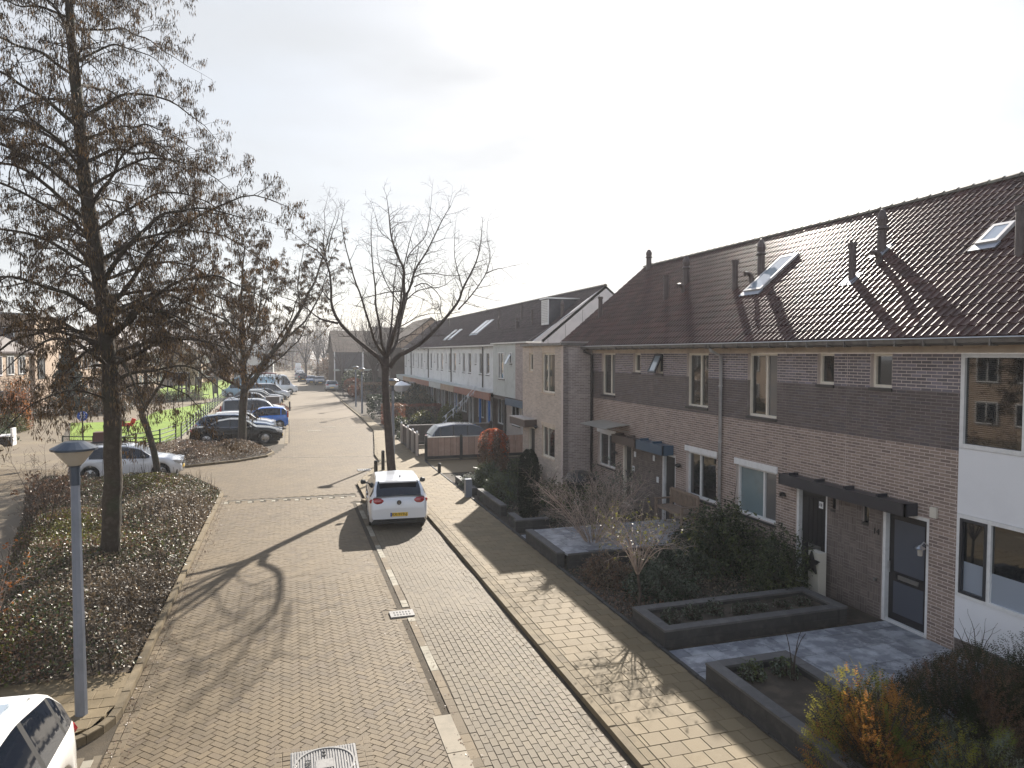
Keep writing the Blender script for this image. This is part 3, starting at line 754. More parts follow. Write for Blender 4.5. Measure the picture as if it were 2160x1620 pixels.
for hi,h in enumerate(houses):
    y0,y1=h['y0'],h['y1']
    r=empty('terraced_house',h['label'],'house',(0,0,0),0,'brick terraced houses with brown roof'); HR.append(r)
    wa=h['cut'] or y0
    ops=[(w[0],w[1],w[2],w[3]) for w in h['wins']]+[(h['door'][0],h['door'][1],h['door'][2],h['door'][3])]
    narrow=[]
    if hi==0: narrow=[(11.39,11.57,1.87,2.25)]
    if hi==1: narrow=[(12.3,12.45,1.95,2.25)]
    nm=(300,240,120,0)[hi]
    if hi==2: pass
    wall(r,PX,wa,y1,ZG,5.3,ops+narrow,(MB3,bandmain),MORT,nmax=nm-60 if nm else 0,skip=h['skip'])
    for s in h['skip']:
        for c in cells(s[0],s[1],s[2],s[3],narrow): MB().box(XF-.0012,c[0],c[2],XF+.01,c[1],c[3]).build('wall',M['mortardark'],r)
        weave(r,s[0],s[1],s[2],s[3],narrow,60 if hi==0 else 0)
    if hi<2:
        MB().box(XF+.06,narrow[0][0],narrow[0][2],XF+.1,narrow[0][1],2.25).build('pane',M['glass'],r)
        MB().box(XF-.01,narrow[0][0]-.0,narrow[0][2]-.05,XF+.1,narrow[0][1]+.0,narrow[0][2]).build('sill',M['sill'],r)
    for w in h['wins']:
        window(r,PX,w[0],w[1],w[2],w[3],M[w[4]],[(a,M[b],M[c] if c else None) for a,b,c in w[5]],lintel=M[w[6]] if w[6] else None,rec=.1)
    d=h['door']; door(r,PX,d[0],d[1],d[2],d[3],M[d[4]],M[d[5]],M[d[6]] if d[6] else None)
    MB().box(XF-.03,max(y0,wa-3),5.302,XF+.2,y1,5.44).build('wall_beam',M['beam'],r)
    # body: party walls, back, floor
    mb=MB(); mb.box(XF+.24,y0+.01,ZG,18.5,y1-.01,5.2); mb.build('wall',M['brickside'],r)
    roof(r,y0,y1,XE,rz(XE)-.0,14.9,9.08,M['tile'],nmax=(300,200,60,0)[hi])
    mb=MB(); mb.box(XF-.36,y0,5.44,XF+.2,y1,5.47); mb.build('soffit',M['gutter'],r)
    mb=MB()
    prof=[(0,.02),(.02,-.06),(.1,-.1),(.17,-.02)]
    X0=XF-.52
    for i in range(3):
        (a,b),(c,e)=prof[i],prof[i+1]
        mb.quad((X0+a,y0,5.53+b),(X0+a,y1,5.53+b),(X0+c,y1,5.53+e),(X0+c,y0,5.53+e))
    k=y0
    while k<y1: mb.box(X0-.004,k,5.42,X0+.17,k+.03,5.545); k+=.62
    g=mb.build('gutter',M['gutter'],r)
    MB().tube([(X0,y0,5.555),(X0,y1,5.555)],.013,6).build('gutter_edge',M['gutteredge'],g)
h14,h13,h12,h11=HR
# gable pediment fill under roofs at far end
mb=MB(); y=28.0
mb.v=[(XF,25.12,5.2),(14.9,25.1,8.85),(18.6,25.1,5.2),(XF,27.95,5.2),(14.9,27.95,8.85),(18.6,27.95,5.2)]; mb.f=[(0,1,2),(3,5,4),(0,3,4,1),(1,4,5,2)]; mb.m=[0]*4
pr_root=empty('projecting_house','tan brick house that steps forward at the end of the near terrace','house',(0,0,0),0,'brick terraced houses with brown roof')
mb.build('gable_wall',M['greypanel'],pr_root)
# white facade panel part of number 14
mb=MB(); mb.box(XF-.015,6.0,ZG+.28,XF+.2,9.41,1.07); mb.build('facade_panel',M['whitepanel'],h14)
mb=MB(); mb.box(XF-.015,6.0,2.52,XF+.2,9.41,3.66); mb.build('facade_panel',M['whitepanel'],h14)
wall(h14,mapx(XF+.02),6.0,9.41,ZG,ZG+.27,[],(MB3,lambda z:3),M['mortardark'],nmax=0)
w=window(h14,mapx(XF-.03),6.3,9.4,3.665,5.3,M['whiteframe'],[(.29,M['glass'],M['greyframe']),(.35,M['glass'],M['greyframe']),(.36,M['glass'],None)],rec=.02,sill=False,fw=.075)
mb=MB()
for k in range(44):
    z=3.78+k*.033
    mb.box(XF+.02,8.42,z,XF+.035,9.3,z+.005)
mb.build('blind_slats',M['cream'],w,kind='stuff')
w=window(h14,mapx(XF-.03),6.3,9.4,1.075,2.515,M['whiteframe'],[(.29,M['glass'],None),(.53,(M['frost'],.38,M['glass']),None),(.18,(M['frost'],.42,M['glass']),M['greyframe'])],rec=.02,sill=False,fw=.065)
# canopies
def canopy(parent,y0,y1,x0,z0,z1,m,brackets=True):
    mb=MB(); mb.box(x0,y0,z0,x0+.04,y1,z1); mb.box(x0,y0,z0,XF-.005,y0+.04,z1); mb.box(x0+.04,y0+.04,z1-.03,XF-.012,y1,z1-.01); mb.box(x0,y1-.04,z0,XF-.005,y1,z1); mb.box(x0+.04,y0+.04,z0,XF-.012,y1-.04,z0+.02)
    c=mb.build('canopy',m,parent)
    if brackets:
        k=y0+.7
        while k<y1:
            MB().box(x0+.06,k,z1-.009,XF-.01,k+.05,z1+.05).build('bracket',m,c); k+=.85
    return c
canopy(h14,10.23,13.78,10.79,2.28,2.52,M['canopydark'])
canopy(h12,19.02,20.79,10.72,2.2,2.5,M['canopyblue']); canopy(h11,20.81,22.6,10.72,2.2,2.48,M['canopybrown'])
mb=MB()
for i in range(6):
    x0=XF-.95+i*.16; x1=x0+.16; za=2.72+.1*math.sin(i/6*1.6); zb=2.72+.1*math.sin((i+1)/6*1.6)
    mb.quad((x0,21.9,za),(x1,21.9,zb),(x1,24.1,zb),(x0,24.1,za)); mb.quad((x0,21.9,za+.015),(x0,24.1,za+.015),(x1,24.1,zb+.015),(x1,21.9,zb+.015))
aw=mb.build('awning',mat('pale_awning',(.42,.4,.35),.35,var=(.36,.34,.3),vscale=5),h11)
for yy in (22.0,24.0): MB().tube([(XF,yy,2.6),(XF-.8,yy,2.74)],.012,5).build('awning_arm',M['metal'],aw)
# downpipes
def downpipe(parent,y,m,x=XF-.07,z0=.1,z1=5.4,r=.045):
    mb=MB(); mb.tube([(XF-.4,y,5.42),(XF-.38,y,5.36),(x,y,5.22),(x,y,z0)],r,8)
    p=mb.build('downpipe',m,parent,smooth=True)
    for z in (1.2,2.9,4.4):
        MB().lathe([(r+.008,0),(r+.012,.02),(r+.008,.05)],(x,y,z),8).build('clamp',m,p)
downpipe(h13,16.5,M['pvc']); downpipe(h11,25.02,M['sill'],r=.05)
# wall furniture of the brick houses
def number(txt,y,z,size,m,o=.018,parent=None):
    cu=bpy.data.curves.new('house_number','FONT'); cu.body=txt; cu.size=size; cu.extrude=.006; cu.align_x='CENTER'; cu.align_y='CENTER'
    t=bpy.data.objects.new('t',cu); me=bpy.data.meshes.new_from_object(t); bpy.data.objects.remove(t)
    ob=bpy.data.objects.new('house_number',me); me.materials.append(m); COL.objects.link(ob)
    ob.rotation_euler=(R(90),0,R(-90)); ob.location=(XF-o,y,z)
    if parent: ob.parent=parent
    return ob
number('14',11.18,1.76,.17,M['black'],parent=h14)
pl_=MB().box(XF-.022,12.66,1.9,XF-.012,12.78,2.05).build('number_plate',M['signwhite'],h13); number('13',12.72,1.975,.09,M['black'],o=.026,parent=h13)
for (pp,y,z) in ((h12,19.95,1.3),(h12,20.2,1.95),(h11,21.6,1.4),(h11,21.5,1.9)):
    MB().box(XF-.03,y-.06,z-.09,XF-.012,y+.06,z+.09).build('wall_plate',M['signwhite'],pp)
MB().box(XF-.06,9.8,2.33,XF-.01,9.93,2.52).build('alarm_box',M['cream'],h14)
MB().lathe([(.02,-.03),(.07,-.02),(.07,.05),(.03,.07)],(XF-.06,13.95,1.96),8).build('wall_lamp',M['black'],h13)
mb=MB(); mb.tube([(XF-.01,9.98,1.78),(XF-.12,9.98,1.86),(XF-.2,9.98,1.8)],.012,6); mb.lathe([(.01,.06),(.09,.0),(.085,-.015)],(XF-.2,9.98,1.76),10)
wl_=mb.build('wall_lamp',M['metal'],h14); MB().lathe([(.045,0),(.04,-.12),(.0,-.13)],(XF-.2,9.98,1.74),8).build('lamp_glass',M['opal'],wl_)
MB().lathe([(.03,-.05),(.09,0),(.08,.05),(.02,.07)],(XF-.1,18.6,1.95),8).build('wall_lamp',M['black'],h12)
MB().lathe([(.03,-.05),(.09,0),(.08,.05),(.02,.07)],(XF-.1,22.9,1.75),8).build('wall_lamp',M['black'],h11)
MB().box(XF-.05,11.15,.78,XF-.012,11.2,.84).build('tap',M['metal'],h14)
# open top hung window of number 12
mb=MB(); Mx=Matrix.Rotation(R(-24),3,'Y')
ow=empty('open_sash','small open top hung window sash catching the sky','window',(0,0,0)); bpy.data.objects.remove(ow)
for (pp,yc,zc,X,s) in ((h12,19.93,5.0,XF,1),):
    Mx=Matrix.Rotation(R(26),3,'Y'); c=Vector((X-.16,yc,zc-.02))
    mb=MB()
    for (dy,dz,sy,sz) in ((0,.29,.46,.06),(0,-.29,.46,.06),(.2,0,.06,.52),(-.2,0,.06,.52)): mb.obox(c+Mx@Vector((0,dy,dz)),.05,sy,sz,Mx)
    f=mb.build('open_sash',M['greyframe'],pp); MB().obox(c,.02,.34,.52,Mx).build('pane',M['glasslight'],f)
# ---- projecting house (front x=9.9, side wall y=25.1) ----
XP=9.9
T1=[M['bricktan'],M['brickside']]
wins=[(26.0,27.45,1.1,2.35),(26.0,27.45,3.72,5.3),(28.6,29.1,4.55,5.3)]
dr=(28.35,29.2,ZG,2.15)
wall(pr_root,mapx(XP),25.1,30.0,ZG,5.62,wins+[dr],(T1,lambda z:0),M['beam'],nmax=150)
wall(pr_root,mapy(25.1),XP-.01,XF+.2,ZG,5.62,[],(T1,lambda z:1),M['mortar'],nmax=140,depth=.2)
for w in wins: window(pr_root,mapx(XP),*w,M['creamframe'],[(.62,M['glass'],None),(.38,M['glass'],None)] if w[1]-w[0]>1 else [(1,M['glass'],None)],rec=.07,lintel=M['beam'] if w[3]<3 else None,sillm=M['beam'])
MB().box(XP-.012,26.0,5.302,XP+.05,27.45,5.6).build('panel',M['beam'],pr_root); MB().box(XP-.012,28.6,5.302,XP+.05,29.1,5.6).build('panel',M['beam'],pr_root)
door(pr_root,mapx(XP),*dr,M['creamframe'],M['doordark'])
MB().box(XP+.25,25.35,ZG,18,30,5.55).build('wall',M['brickside'],pr_root)
cn=MB().box(XP-.55,28.1,2.2,XP-.01,30.2,2.5).build('canopy',M['canopybrown'],pr_root)
MB().box(XP-.57,28.08,2.5,XP-.0,30.22,2.53).build('trim',M['fencetop'],cn)
MB().lathe([(.02,-.1),(.1,-.02),(.05,.05)],(XP-.12,27.9,2.25),8).build('wall_lamp',M['black'],pr_root)
# roof slab edge and roof
MB().box(XP-.12,25.0,5.6,XF+.3,30.05,5.7).build('roof_edge',M['gutter'],pr_root)
MB().box(XP-.13,24.98,5.7,XF-.2,25.04,5.74).build('roof_trim',M['gutteredge'],pr_root)
roof(pr_root,25.1,28.0,XE,rz(XE),14.9,9.08,M['tile'],nmax=0)
# ---------------- second terrace (set back, gable at y=36) ----------------
FX=13.0; RX=16.67; RZ=9.05; FS=.813
def rf(x): return RZ-FS*(RX-x)
gh=empty('gable_end_house','end house of the second terrace with pale gable and grey projecting upper floor','house',(0,0,0),0,'second terrace of houses')
gb=MB(); gb.v=[(12.15,36.0,5.7),(RX,36.0,rf(RX)-.03),(RX+3.6,36.0,6.1),(RX+3.6,36.0,5.7),(12.15,36.2,5.7),(RX,36.2,rf(RX)-.03),(RX+3.6,36.2,6.1),(RX+3.6,36.2,5.7)]
gb.f=[(0,1,2,3),(7,6,5,4),(0,4,5,1),(1,5,6,2)]; gb.m=[0]*4
g=gb.build('gable_panel',mat('pale_gable_panel',(.6,.57,.57),.6,var=(.54,.52,.52),vscale=2),gh)
for k in range(1,5):
    x=12.3+k*1.0; MB().box(x,35.985,5.75,x+.015,35.996,rf(x)-.25).build('panel_joint',M['gutter'],g)
mb=MB(); mb.quad((12.2,35.99,6.02-.05),(12.2,35.99,6.0),(RX-.35,35.99,rf(RX-.35)-.3),(RX-.35,35.99,rf(RX-.35)-.32)); mb.build('panel_joint',M['gutter'],g)
MB().box(FX+.1,36.02,0,19,43.1,5.7).build('wall',M['bricktan'],gh)
wall(gh,mapx(12.2),36.0,38.3,2.72,5.85,[],([M['brickside']],lambda z:0),M['mortar'])
MB().box(12.2,38.3,2.72,13.2,42.9,5.85).build('upper_wall',M['greypanel'],gh)
MB().box(12.22,36.02,2.7,FX+.1,38.28,5.84).build('wall',M['brickside'],gh)
window(gh,mapx(12.19),40.4,41.6,3.75,5.35,M['whiteframe'],[(.6,M['glass'],None),(.4,M['glass'],None)],rec=-.03,lintel=None)
ws=window(gh,mapx(12.19),38.9,39.3,4.7,5.35,M['whiteframe'],[(1,M['dark'],None)],rec=-.03)
Mx=Matrix.Rotation(R(28),3,'Y'); MB().obox((11.98,39.1,4.95),.04,.38,.6,Mx).build('open_sash',M['glasslight'],ws)
window(gh,mapx(FX+.09),40.2,41.7,.9,2.4,M['whiteframe'],[(.5,M['glass'],None),(.5,M['glass'],None)],rec=-.02)
door(gh,mapx(FX+.1),38.6,39.6,.04,2.25,M['whiteframe'],M['doorgrey'],rec=.0)
MB().box(12.0,36.4,2.3,12.2,39.7,2.66).build('canopy',M['canopyblue'],gh)
MB().box(12.2,36.4,2.5,13.1,42.8,2.69).build('soffit',M['canopybrown'],gh)
MB().box(12.05,35.95,5.86,12.9,43.0,5.93).build('roof_edge',M['gutteredge'],gh)
roof(gh,36.0,43.0,12.93,rf(12.93),RX,RZ,M['tilefar'],nmax=0)
MB().box(FX-.02,43.1,.1,FX+.1,43.3,5.9).build('downpipe',M['gutter'],gh)
dsc=['nearest white clad house of the second terrace with blue porch posts','white clad terraced house behind the bunting','third white clad terraced house of the second row','white clad terraced house halfway along the second row','white clad terraced house behind the lopped hedge','sixth white clad terraced house from the gable end','next to last white clad terraced house','farthest white clad house of the second terrace']
y=43.0; wr=[]
for i in range(8):
    y1=y+5.1
    r=empty('terraced_house',dsc[i],'house',(0,0,0),0,'second terrace of houses'); wr.append(r)
    ops=[(y+.5,y+1.25,3.8,5.35),(y+2.0,y+2.4,4.5,5.35),(y+3.6,y+4.5,3.8,5.35)]
    wall(r,mapx(FX),y,y1,2.7,5.75,ops,([],None),M['palepanel'],bricks=False,depth=.1)
    lap=MB()
    for k in range(18):
        z=2.72+k*.168
        for c in cells(y,y1,z,z+.16,ops): lap.box(FX-.012,c[0],c[2],FX-.001,c[1],c[3])
    lap.build('cladding_boards',M['palepanel'],r,kind='stuff')
    for o in ops: window(r,mapx(FX),*o,M['whiteframe'],[(1,M['glass'],None)],rec=.03,fw=.07)
    g0=[(y+.4,y+1.9,.7,2.4),(y+3.3,y+4.2,.04,2.25)]
    wall(r,mapx(FX+.1),y,y1,.04,2.7,g0,([],None),M['farbrown'],bricks=False)
    window(r,mapx(FX+.1),*g0[0],M['whiteframe'],[(.5,M['glass'],None),(.5,M['glass'],None)],rec=.02)
    MB().box(FX+.14,g0[1][0],.04,FX+.2,g0[1][1],2.25).build('door',M['greyframe'] if i%2 else M['bluepaint'],r)
    mb=MB(); mb.box(FX+.1,g0[1][0]-.12,.04,FX-.02,g0[1][0]-.01,2.3); mb.build('door_frame',M['whiteframe'],r)
    mb=MB(); mb.box(FX+.1,g0[1][1]+.01,.04,FX-.02,g0[1][1]+.12,2.3); mb.build('door_frame',M['whiteframe'],r)
    cm=(M['canopyred'],M['canopyred'],M['sidingtan'],M['greypanel'])[i%4] if i else M['canopyred']
    cp=MB().box(12.0,y+.1,2.3,12.1,y1-.02,2.78).build('canopy',cm,r)
    MB().box(11.98,y+.08,2.782,FX-.0,y1-.01,2.83).build('canopy_roof',M['gutteredge'] if i<2 else M['greypanel'],cp)
    if i==0:
        for yy in (43.3,45.6): MB().box(12.02,yy,.04,12.14,yy+.12,2.3).build('porch_post',M['bluepaint'],cp)
    MB().box(FX+.32,y+.01,.04,20,y1-.01,5.6).build('wall',M['brickside'],r)
    roof(r,y,y1,12.75,rf(12.75),RX,RZ,M['tilefar'],nmax=0)
    MB().box(12.66,y,rf(12.75)-.1,12.76,y1,rf(12.75)).build('gutter',M['gutteredge'],r)
    if i%2: MB().tube([(FX-.06,y+.1,5.8),(FX-.06,y+.1,2.9)],.05,6).build('downpipe',M['sill'],r)
    y=y1
# dormer of the second terrace
dm=MB(); dm.box(14.0,37.7,rf(14.0)-.3,15.85,38.8,8.36)
d=dm.build('dormer',M['darkpurple'],gh); 
MB().box(13.94,37.68,6.92,13.985,38.82,8.32).build('dormer_frame',M['whiteframe'],d)
q=MB()
for k in range(13): q.box(13.915,37.78,7.05+k*.095,13.938,38.72,7.11+k*.095)
q.build('shutter_slats',M['pvc'],d,kind='stuff')
MB().box(13.85,37.6,8.37,16.0,38.9,8.43).build('dormer_roof',M['gutteredge'],d)
# flues
fl=[(12.62,22.24,0,'slim flue pipe at the left of the near roof, with white elbow beside it'),(13.3,22.06,1,'pointed flue behind the leftmost straight flue of the near roof'),
(12.65,18.26,0,'straight flue pipe left of the open roof window'),(13.2,17.78,1,'pointed flue just above the middle roof window'),
(12.41,13.39,0,'straight flue with lead flashing right of the middle roof window'),(13.22,13.36,1,'tall pointed flue near the middle of the near roof'),
(12.51,9.51,0,'straight flue pipe at the right edge of the picture'),(12.1,26.6,0,'dark square flue low on the left end of the near roof')]
for (x,y,p,l) in fl: vent(x,y,rz(x),h=.98 if p else .85,pointed=bool(p),label=l,r=.085,collar=l.find('flashing')>0 or 'tall' in l)
vent(14.6,27.2,8.95,h=.75,pointed=True,label='pointed flue at the far left end of the near ridge',collar=False,r=.09)
elbow(12.85,21.5,rz(12.85),'pale elbow vent beside the left flue of the near roof'); elbow(12.85,17.75,rz(12.85),'pale elbow vent beside the middle roof window'); elbow(12.8,13.0,rz(12.8),'elbow vent beside the flue with flashing')
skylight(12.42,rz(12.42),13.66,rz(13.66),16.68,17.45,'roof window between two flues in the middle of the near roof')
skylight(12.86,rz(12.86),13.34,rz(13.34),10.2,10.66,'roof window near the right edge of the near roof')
skylight(13.9,rf(13.9),15.2,rf(15.2),53,54.0,'nearer of the pair of roof windows high on the second terrace'); skylight(13.9,rf(13.9),15.2,rf(15.2),54.3,55.3,'farther of the pair of roof windows high on the second terrace')
skylight(13.6,rf(13.6),14.6,rf(14.6),61,62,'small roof window low on the second terrace, nearer one'); skylight(13.6,rf(13.6),14.6,rf(14.6),63,64,'small roof window low on the second terrace, farther one')
for i,(x,y,l) in enumerate([(14.6,37.2,'flue right of the dormer on the second terrace'),(14.2,41.2,'flue just left of the dormer'),(14.0,43.6,'second flue left of the dormer'),(14.9,45.4,'pointed flue near the ridge of the second terrace'),(14.1,48.2,'flue in the middle of the second terrace roof'),(15,51,'flue beside the paired roof windows'),(15.3,70,'far flue breaking the skyline of the second terrace')]):
    vent(x,y,rf(x),h=.9,pointed=i%2==0,label=l,group='flue pipes on the second terrace',collar=False)
# ---------------- far houses ----------------
def house(label,x0,y0,x1,y1,ze,zr,axis,wm,rm,grp,wins=(),gablemat=None,over=.3):
    r=empty('house',label,'house',((x0+x1)/2,(y0+y1)/2,0),0,grp)
    cx,cy=r.location.x,r.location.y
    X0,X1,Y0,Y1=x0-cx,x1-cx,y0-cy,y1-cy
    mb=MB(); mb.box(X0,Y0,0,X1,Y1,ze); mb.build('wall',wm,r)
    mb=MB()
    if axis=='y':
        mx_=(X0+X1)/2; k=over*(zr-ze)/(mx_-X0); A=[(X0-over,ze-k),(mx_,zr),(X1+over,ze-k),(X1+over,ze-k-.15),(mx_,zr-.17),(X0-over,ze-k-.15)]
        n=len(mb.v); mb.v+=[(a,Y0-.2,b) for a,b in A]+[(a,Y1+.2,b) for a,b in A]; 
        gv=[(X0,Y0+.02,ze),(X1,Y0+.02,ze),(mx_,Y0+.02,zr-.18),(X0,Y1-.02,ze),(X1,Y1-.02,ze),(mx_,Y1-.02,zr-.18)]
    else:
        my=(Y0+Y1)/2; k=over*(zr-ze)/(my-Y0); A=[(Y0-over,ze-k),(my,zr),(Y1+over,ze-k),(Y1+over,ze-k-.15),(my,zr-.17),(Y0-over,ze-k-.15)]
        mb.v+=[(X0-.2,a,b) for a,b in A]+[(X1+.2,a,b) for a,b in A]
        gv=[(X0+.02,Y0,ze),(X0+.02,Y1,ze),(X0+.02,my,zr-.18),(X1-.02,Y0,ze),(X1-.02,Y1,ze),(X1-.02,my,zr-.18)]
    for i in range(6): mb.f.append((i,(i+1)%6,6+(i+1)%6,6+i)); mb.m.append(0)
    for b in (0,6):
        mb.f.append((b+0,b+1,b+4,b+5)); mb.f.append((b+1,b+2,b+3,b+4)); mb.m+=[0,0]
    mb.build('roof',rm,r)
    g=MB(); g.v=gv; g.f=[(0,1,2),(5,4,3)]; g.m=[0,0]; g.build('gable',gablemat or wm,r)
    for (face,a0,a1,z0,z1,fm,pm) in wins:
        if face=='+x': mpf=lambda a,z,o:(X1+o,a-cy,z)
        elif face=='-x': mpf=lambda a,z,o:(X0-o,a-cy,z)
        else: mpf=lambda a,z,o:(a-cx,Y0-o,z)
        window(r,mpf,a0,a1,z0,z1,M[fm],[(.5,M[pm],None),(.5,M[pm],None)] if a1-a0>1.3 else [(1,M[pm],None)],rec=-.06,fw=.08)
    return r
G1='houses across the lawn on the left'
def wl_(y0,y1,x='+x',zz=((.9,2.3),(3.5,5.1)),st=2.6,w=1.5,pm='glass'):
    L=[];k=y0+.7
    while k+w<y1:
        for a,b in zz: L.append((x,k,k+w,a,b,'whiteframe',pm))
        k+=st
    return L
house('left house with dark roof and white gutter at the picture edge',-30,54,-22,73.4,5.7,9.2,'y',M['sidingtan'],M['tilefar'],G1,wl_(54,73))
house('tall flat tan house with greenish panel on the left',-30,73.5,-21.7,83,8.8,9.0,'y',M['sidingtan'],M['gutter'],G1,[('+x',74.2,76,3.0,5.2,'greyframe','dark'),('+x',80.5,81.4,4.0,5.3,'whiteframe','glass'),('-y',-28,-26.5,3.6,5.2,'whiteframe','glass'),('-y',-24.6,-23.2,6.1,7.6,'whiteframe','glass')])
house('tan left house with roof windows behind the spruce',-30,83.2,-22.3,100,5.8,9.1,'y',M['sidingtan'],M['tilefar'],G1,wl_(83,100))
house('pink tan left house behind the playground',-28,104,-19,124,5.8,9.4,'y',M['sidingtan'],M['tilefar'],G1,wl_(104,124))
house('tan house far behind the climbing frame',-24,128,-14.5,146,5.8,9.2,'y',M['sidingtan'],M['tilefar'],G1,wl_(128,146))
house('pink tan gable end house beyond the far lawn',-20,158,-11.8,185,6.2,9.8,'y',M['sidingtan'],M['tilefar'],G1,wl_(158,185)+wl_(-20,-12,'-y'))
house('white end wall house closing the left parking court',-14,196,-4,210,5.8,9,'y',M['greypanel'],M['tilefar'],G1,wl_(-14,-4,'-y'))
sk=[]
for i,(y,lb) in enumerate(((86,'bright roof window on the left terrace, nearer'),(89,'bright roof window on the left terrace, farther'))):
    o=empty('roof_window',lb,'roof window',(-23.3,y,7.0),0,'roof windows'); MB().obox((0,0,.12),1.5,1.2,.08,Matrix.Rotation(R(40.6),3,'Y')).build('pane',M['glasslight'],o); MB().obox((0,0,.06),1.65,1.35,.08,Matrix.Rotation(R(40.6),3,'Y')).build('frame',M['pvc'],o)
G2='houses at the far right end of the street'
house('brown house with tall plain gable beyond the second terrace',12.3,90,22.5,104,6.0,9.9,'y',M['farbrown'],M['farbrown'],G2,[('-x',92,93.6,1,2.4,'whiteframe','glass'),('-x',97,98.5,3.6,5.2,'whiteframe','glass')],gablemat=M['sidingtan'])
h=house('grey end house with dark cladding beside the lamp posts',6.6,112,22,128,5.6,9.0,'x',M['farbrown'],M['farbrown'],G2,[('-y',8.5,9.7,.9,2.3,'whiteframe','glass'),('-y',11.5,12.6,.2,2.4,'whiteframe','glass'),('-y',13.5,14.6,.9,2.3,'whiteframe','glass'),('-y',12.2,13.2,3.6,5,'whiteframe','glass')])
MB().box(-7.6,-8.35,2.9,-3.6,-8.05,5.4).build('cladding',M['darkpurple'],h); MB().box(-7.75,-8.4,.0,-7.6,-8.05,5.5).build('post',M['whiteframe'],h); MB().box(-3.55,-8.4,.0,-3.3,-8.05,5.5).build('post',M['whiteframe'],h)
MB().box(-7.8,-9.3,2.6,2.5,-8.06,2.85).build('canopy',M['greypanel'],h)
house('far brown roofed house seen between the bare branches',16,134,26,150,5.8,10.4,'x',M['sidinggrey'],M['farbrown'],G2)
house('distant house at the end of the street',-9,330,9,342,6,10,'x',M['sidinggrey'],M['tilefar'],G2)
# opposite terrace, left of the view: it is what the windows mirror
G3='terrace opposite, left of the view'
for i,(y0,y1) in enumerate(((9,19),(19.1,29),(29.1,39.5))):
    house(['opposite tan house mirrored in the big window','opposite tan house in the middle of the left row','opposite tan house near the side path'][i],-27,y0,-19,y1,5.7,9.3,'y',M['sidingtan'],M['tilefar'],G3,wl_(y0,y1))
# ---------------- vehicles ----------------
def lerp(L,x):
    if x<=L[0][0]: return L[0][1]
    for i in range(len(L)-1):
        if x<=L[i+1][0]:
            a,b=L[i],L[i+1]; t=(x-a[0])/(b[0]-a[0]); t=t*t*(3-2*t)*.35+t*.65
            return a[1]+(b[1]-a[1])*t
    return L[-1][1]
def paint(name,c,metal=.0,rough=.25): return mat(name,c,rough,metal=metal,coat=.9,spec=.6)
KIND={
 # fractions of length from rear(0) to front(1): deck line and roof line (metres)
 'hatch':dict(L=4.2,W=1.78,deck=[(0,.62),(.012,.92),(.05,1.0),(.3,.97),(.7,.93),(.72,.97),(.85,.9),(.96,.76),(1,.55)],roof=[(.015,1.0),(.045,1.16),(.125,1.4),(.3,1.45),(.48,1.44),(.6,1.35),(.745,.96)],rs=(.12,.56),pil=(.17,.42,.635),wh=(.19,.81),wr=.315),
 'sedan':dict(L=5.05,W=1.88,deck=[(0,.6),(.012,.9),(.05,1.02),(.2,1.04),(.4,.97),(.66,.95),(.68,.99),(.85,.92),(.96,.78),(1,.55)],roof=[(.15,1.03),(.22,1.2),(.3,1.37),(.42,1.46),(.54,1.44),(.6,1.36),(.715,.98)],rs=(.29,.565),pil=(.27,.43,.64),wh=(.18,.81),wr=.34),
 'wagon':dict(L=4.75,W=1.84,deck=[(0,.62),(.012,.92),(.04,1.0),(.4,.97),(.68,.94),(.7,.98),(.86,.9),(.96,.77),(1,.55)],roof=[(.02,1.0),(.05,1.2),(.12,1.42),(.3,1.5),(.5,1.48),(.58,1.4),(.73,.97)],rs=(.1,.56),pil=(.12,.27,.43,.63),wh=(.18,.81),wr=.33),
 'suv':dict(L=4.45,W=1.85,deck=[(0,.7),(.012,1.0),(.04,1.1),(.3,1.08),(.7,1.02),(.72,1.07),(.86,1.0),(.96,.86),(1,.6)],roof=[(.02,1.1),(.05,1.3),(.11,1.55),(.3,1.65),(.5,1.63),(.58,1.53),(.745,1.06)],rs=(.1,.56),pil=(.12,.27,.44,.635),wh=(.18,.81),wr=.36),
 'mpv':dict(L=4.75,W=1.9,deck=[(0,.72),(.01,1.0),(.03,1.12),(.3,1.12),(.78,1.05),(.8,1.08),(.9,.98),(.97,.82),(1,.6)],roof=[(.005,1.12),(.02,1.5),(.05,1.82),(.2,1.88),(.55,1.87),(.66,1.75),(.84,1.06)],rs=(.035,.63),pil=(.05,.27,.5,.7),wh=(.19,.82),wr=.34),
 'mini':dict(L=3.5,W=1.62,deck=[(0,.66),(.012,.92),(.04,1.02),(.3,1.0),(.74,.94),(.76,.98),(.88,.9),(.96,.76),(1,.55)],roof=[(.01,1.02),(.03,1.3),(.09,1.46),(.3,1.52),(.5,1.5),(.6,1.4),(.78,.97)],rs=(.07,.57),pil=(.14,.42,.66),wh=(.17,.82),wr=.29),
 'van':dict(L=5.9,W=2.0,deck=[(0,.9),(.006,1.2),(.02,1.3),(.3,1.3),(.84,1.25),(.86,1.28),(.93,1.12),(.98,.95),(1,.7)],roof=[(.002,1.3),(.008,2.2),(.02,2.5),(.3,2.55),(.7,2.52),(.76,2.4),(.88,1.26)],rs=(.01,.735),pil=(.0,.66,.7),wh=(.18,.84),wr=.36),
}
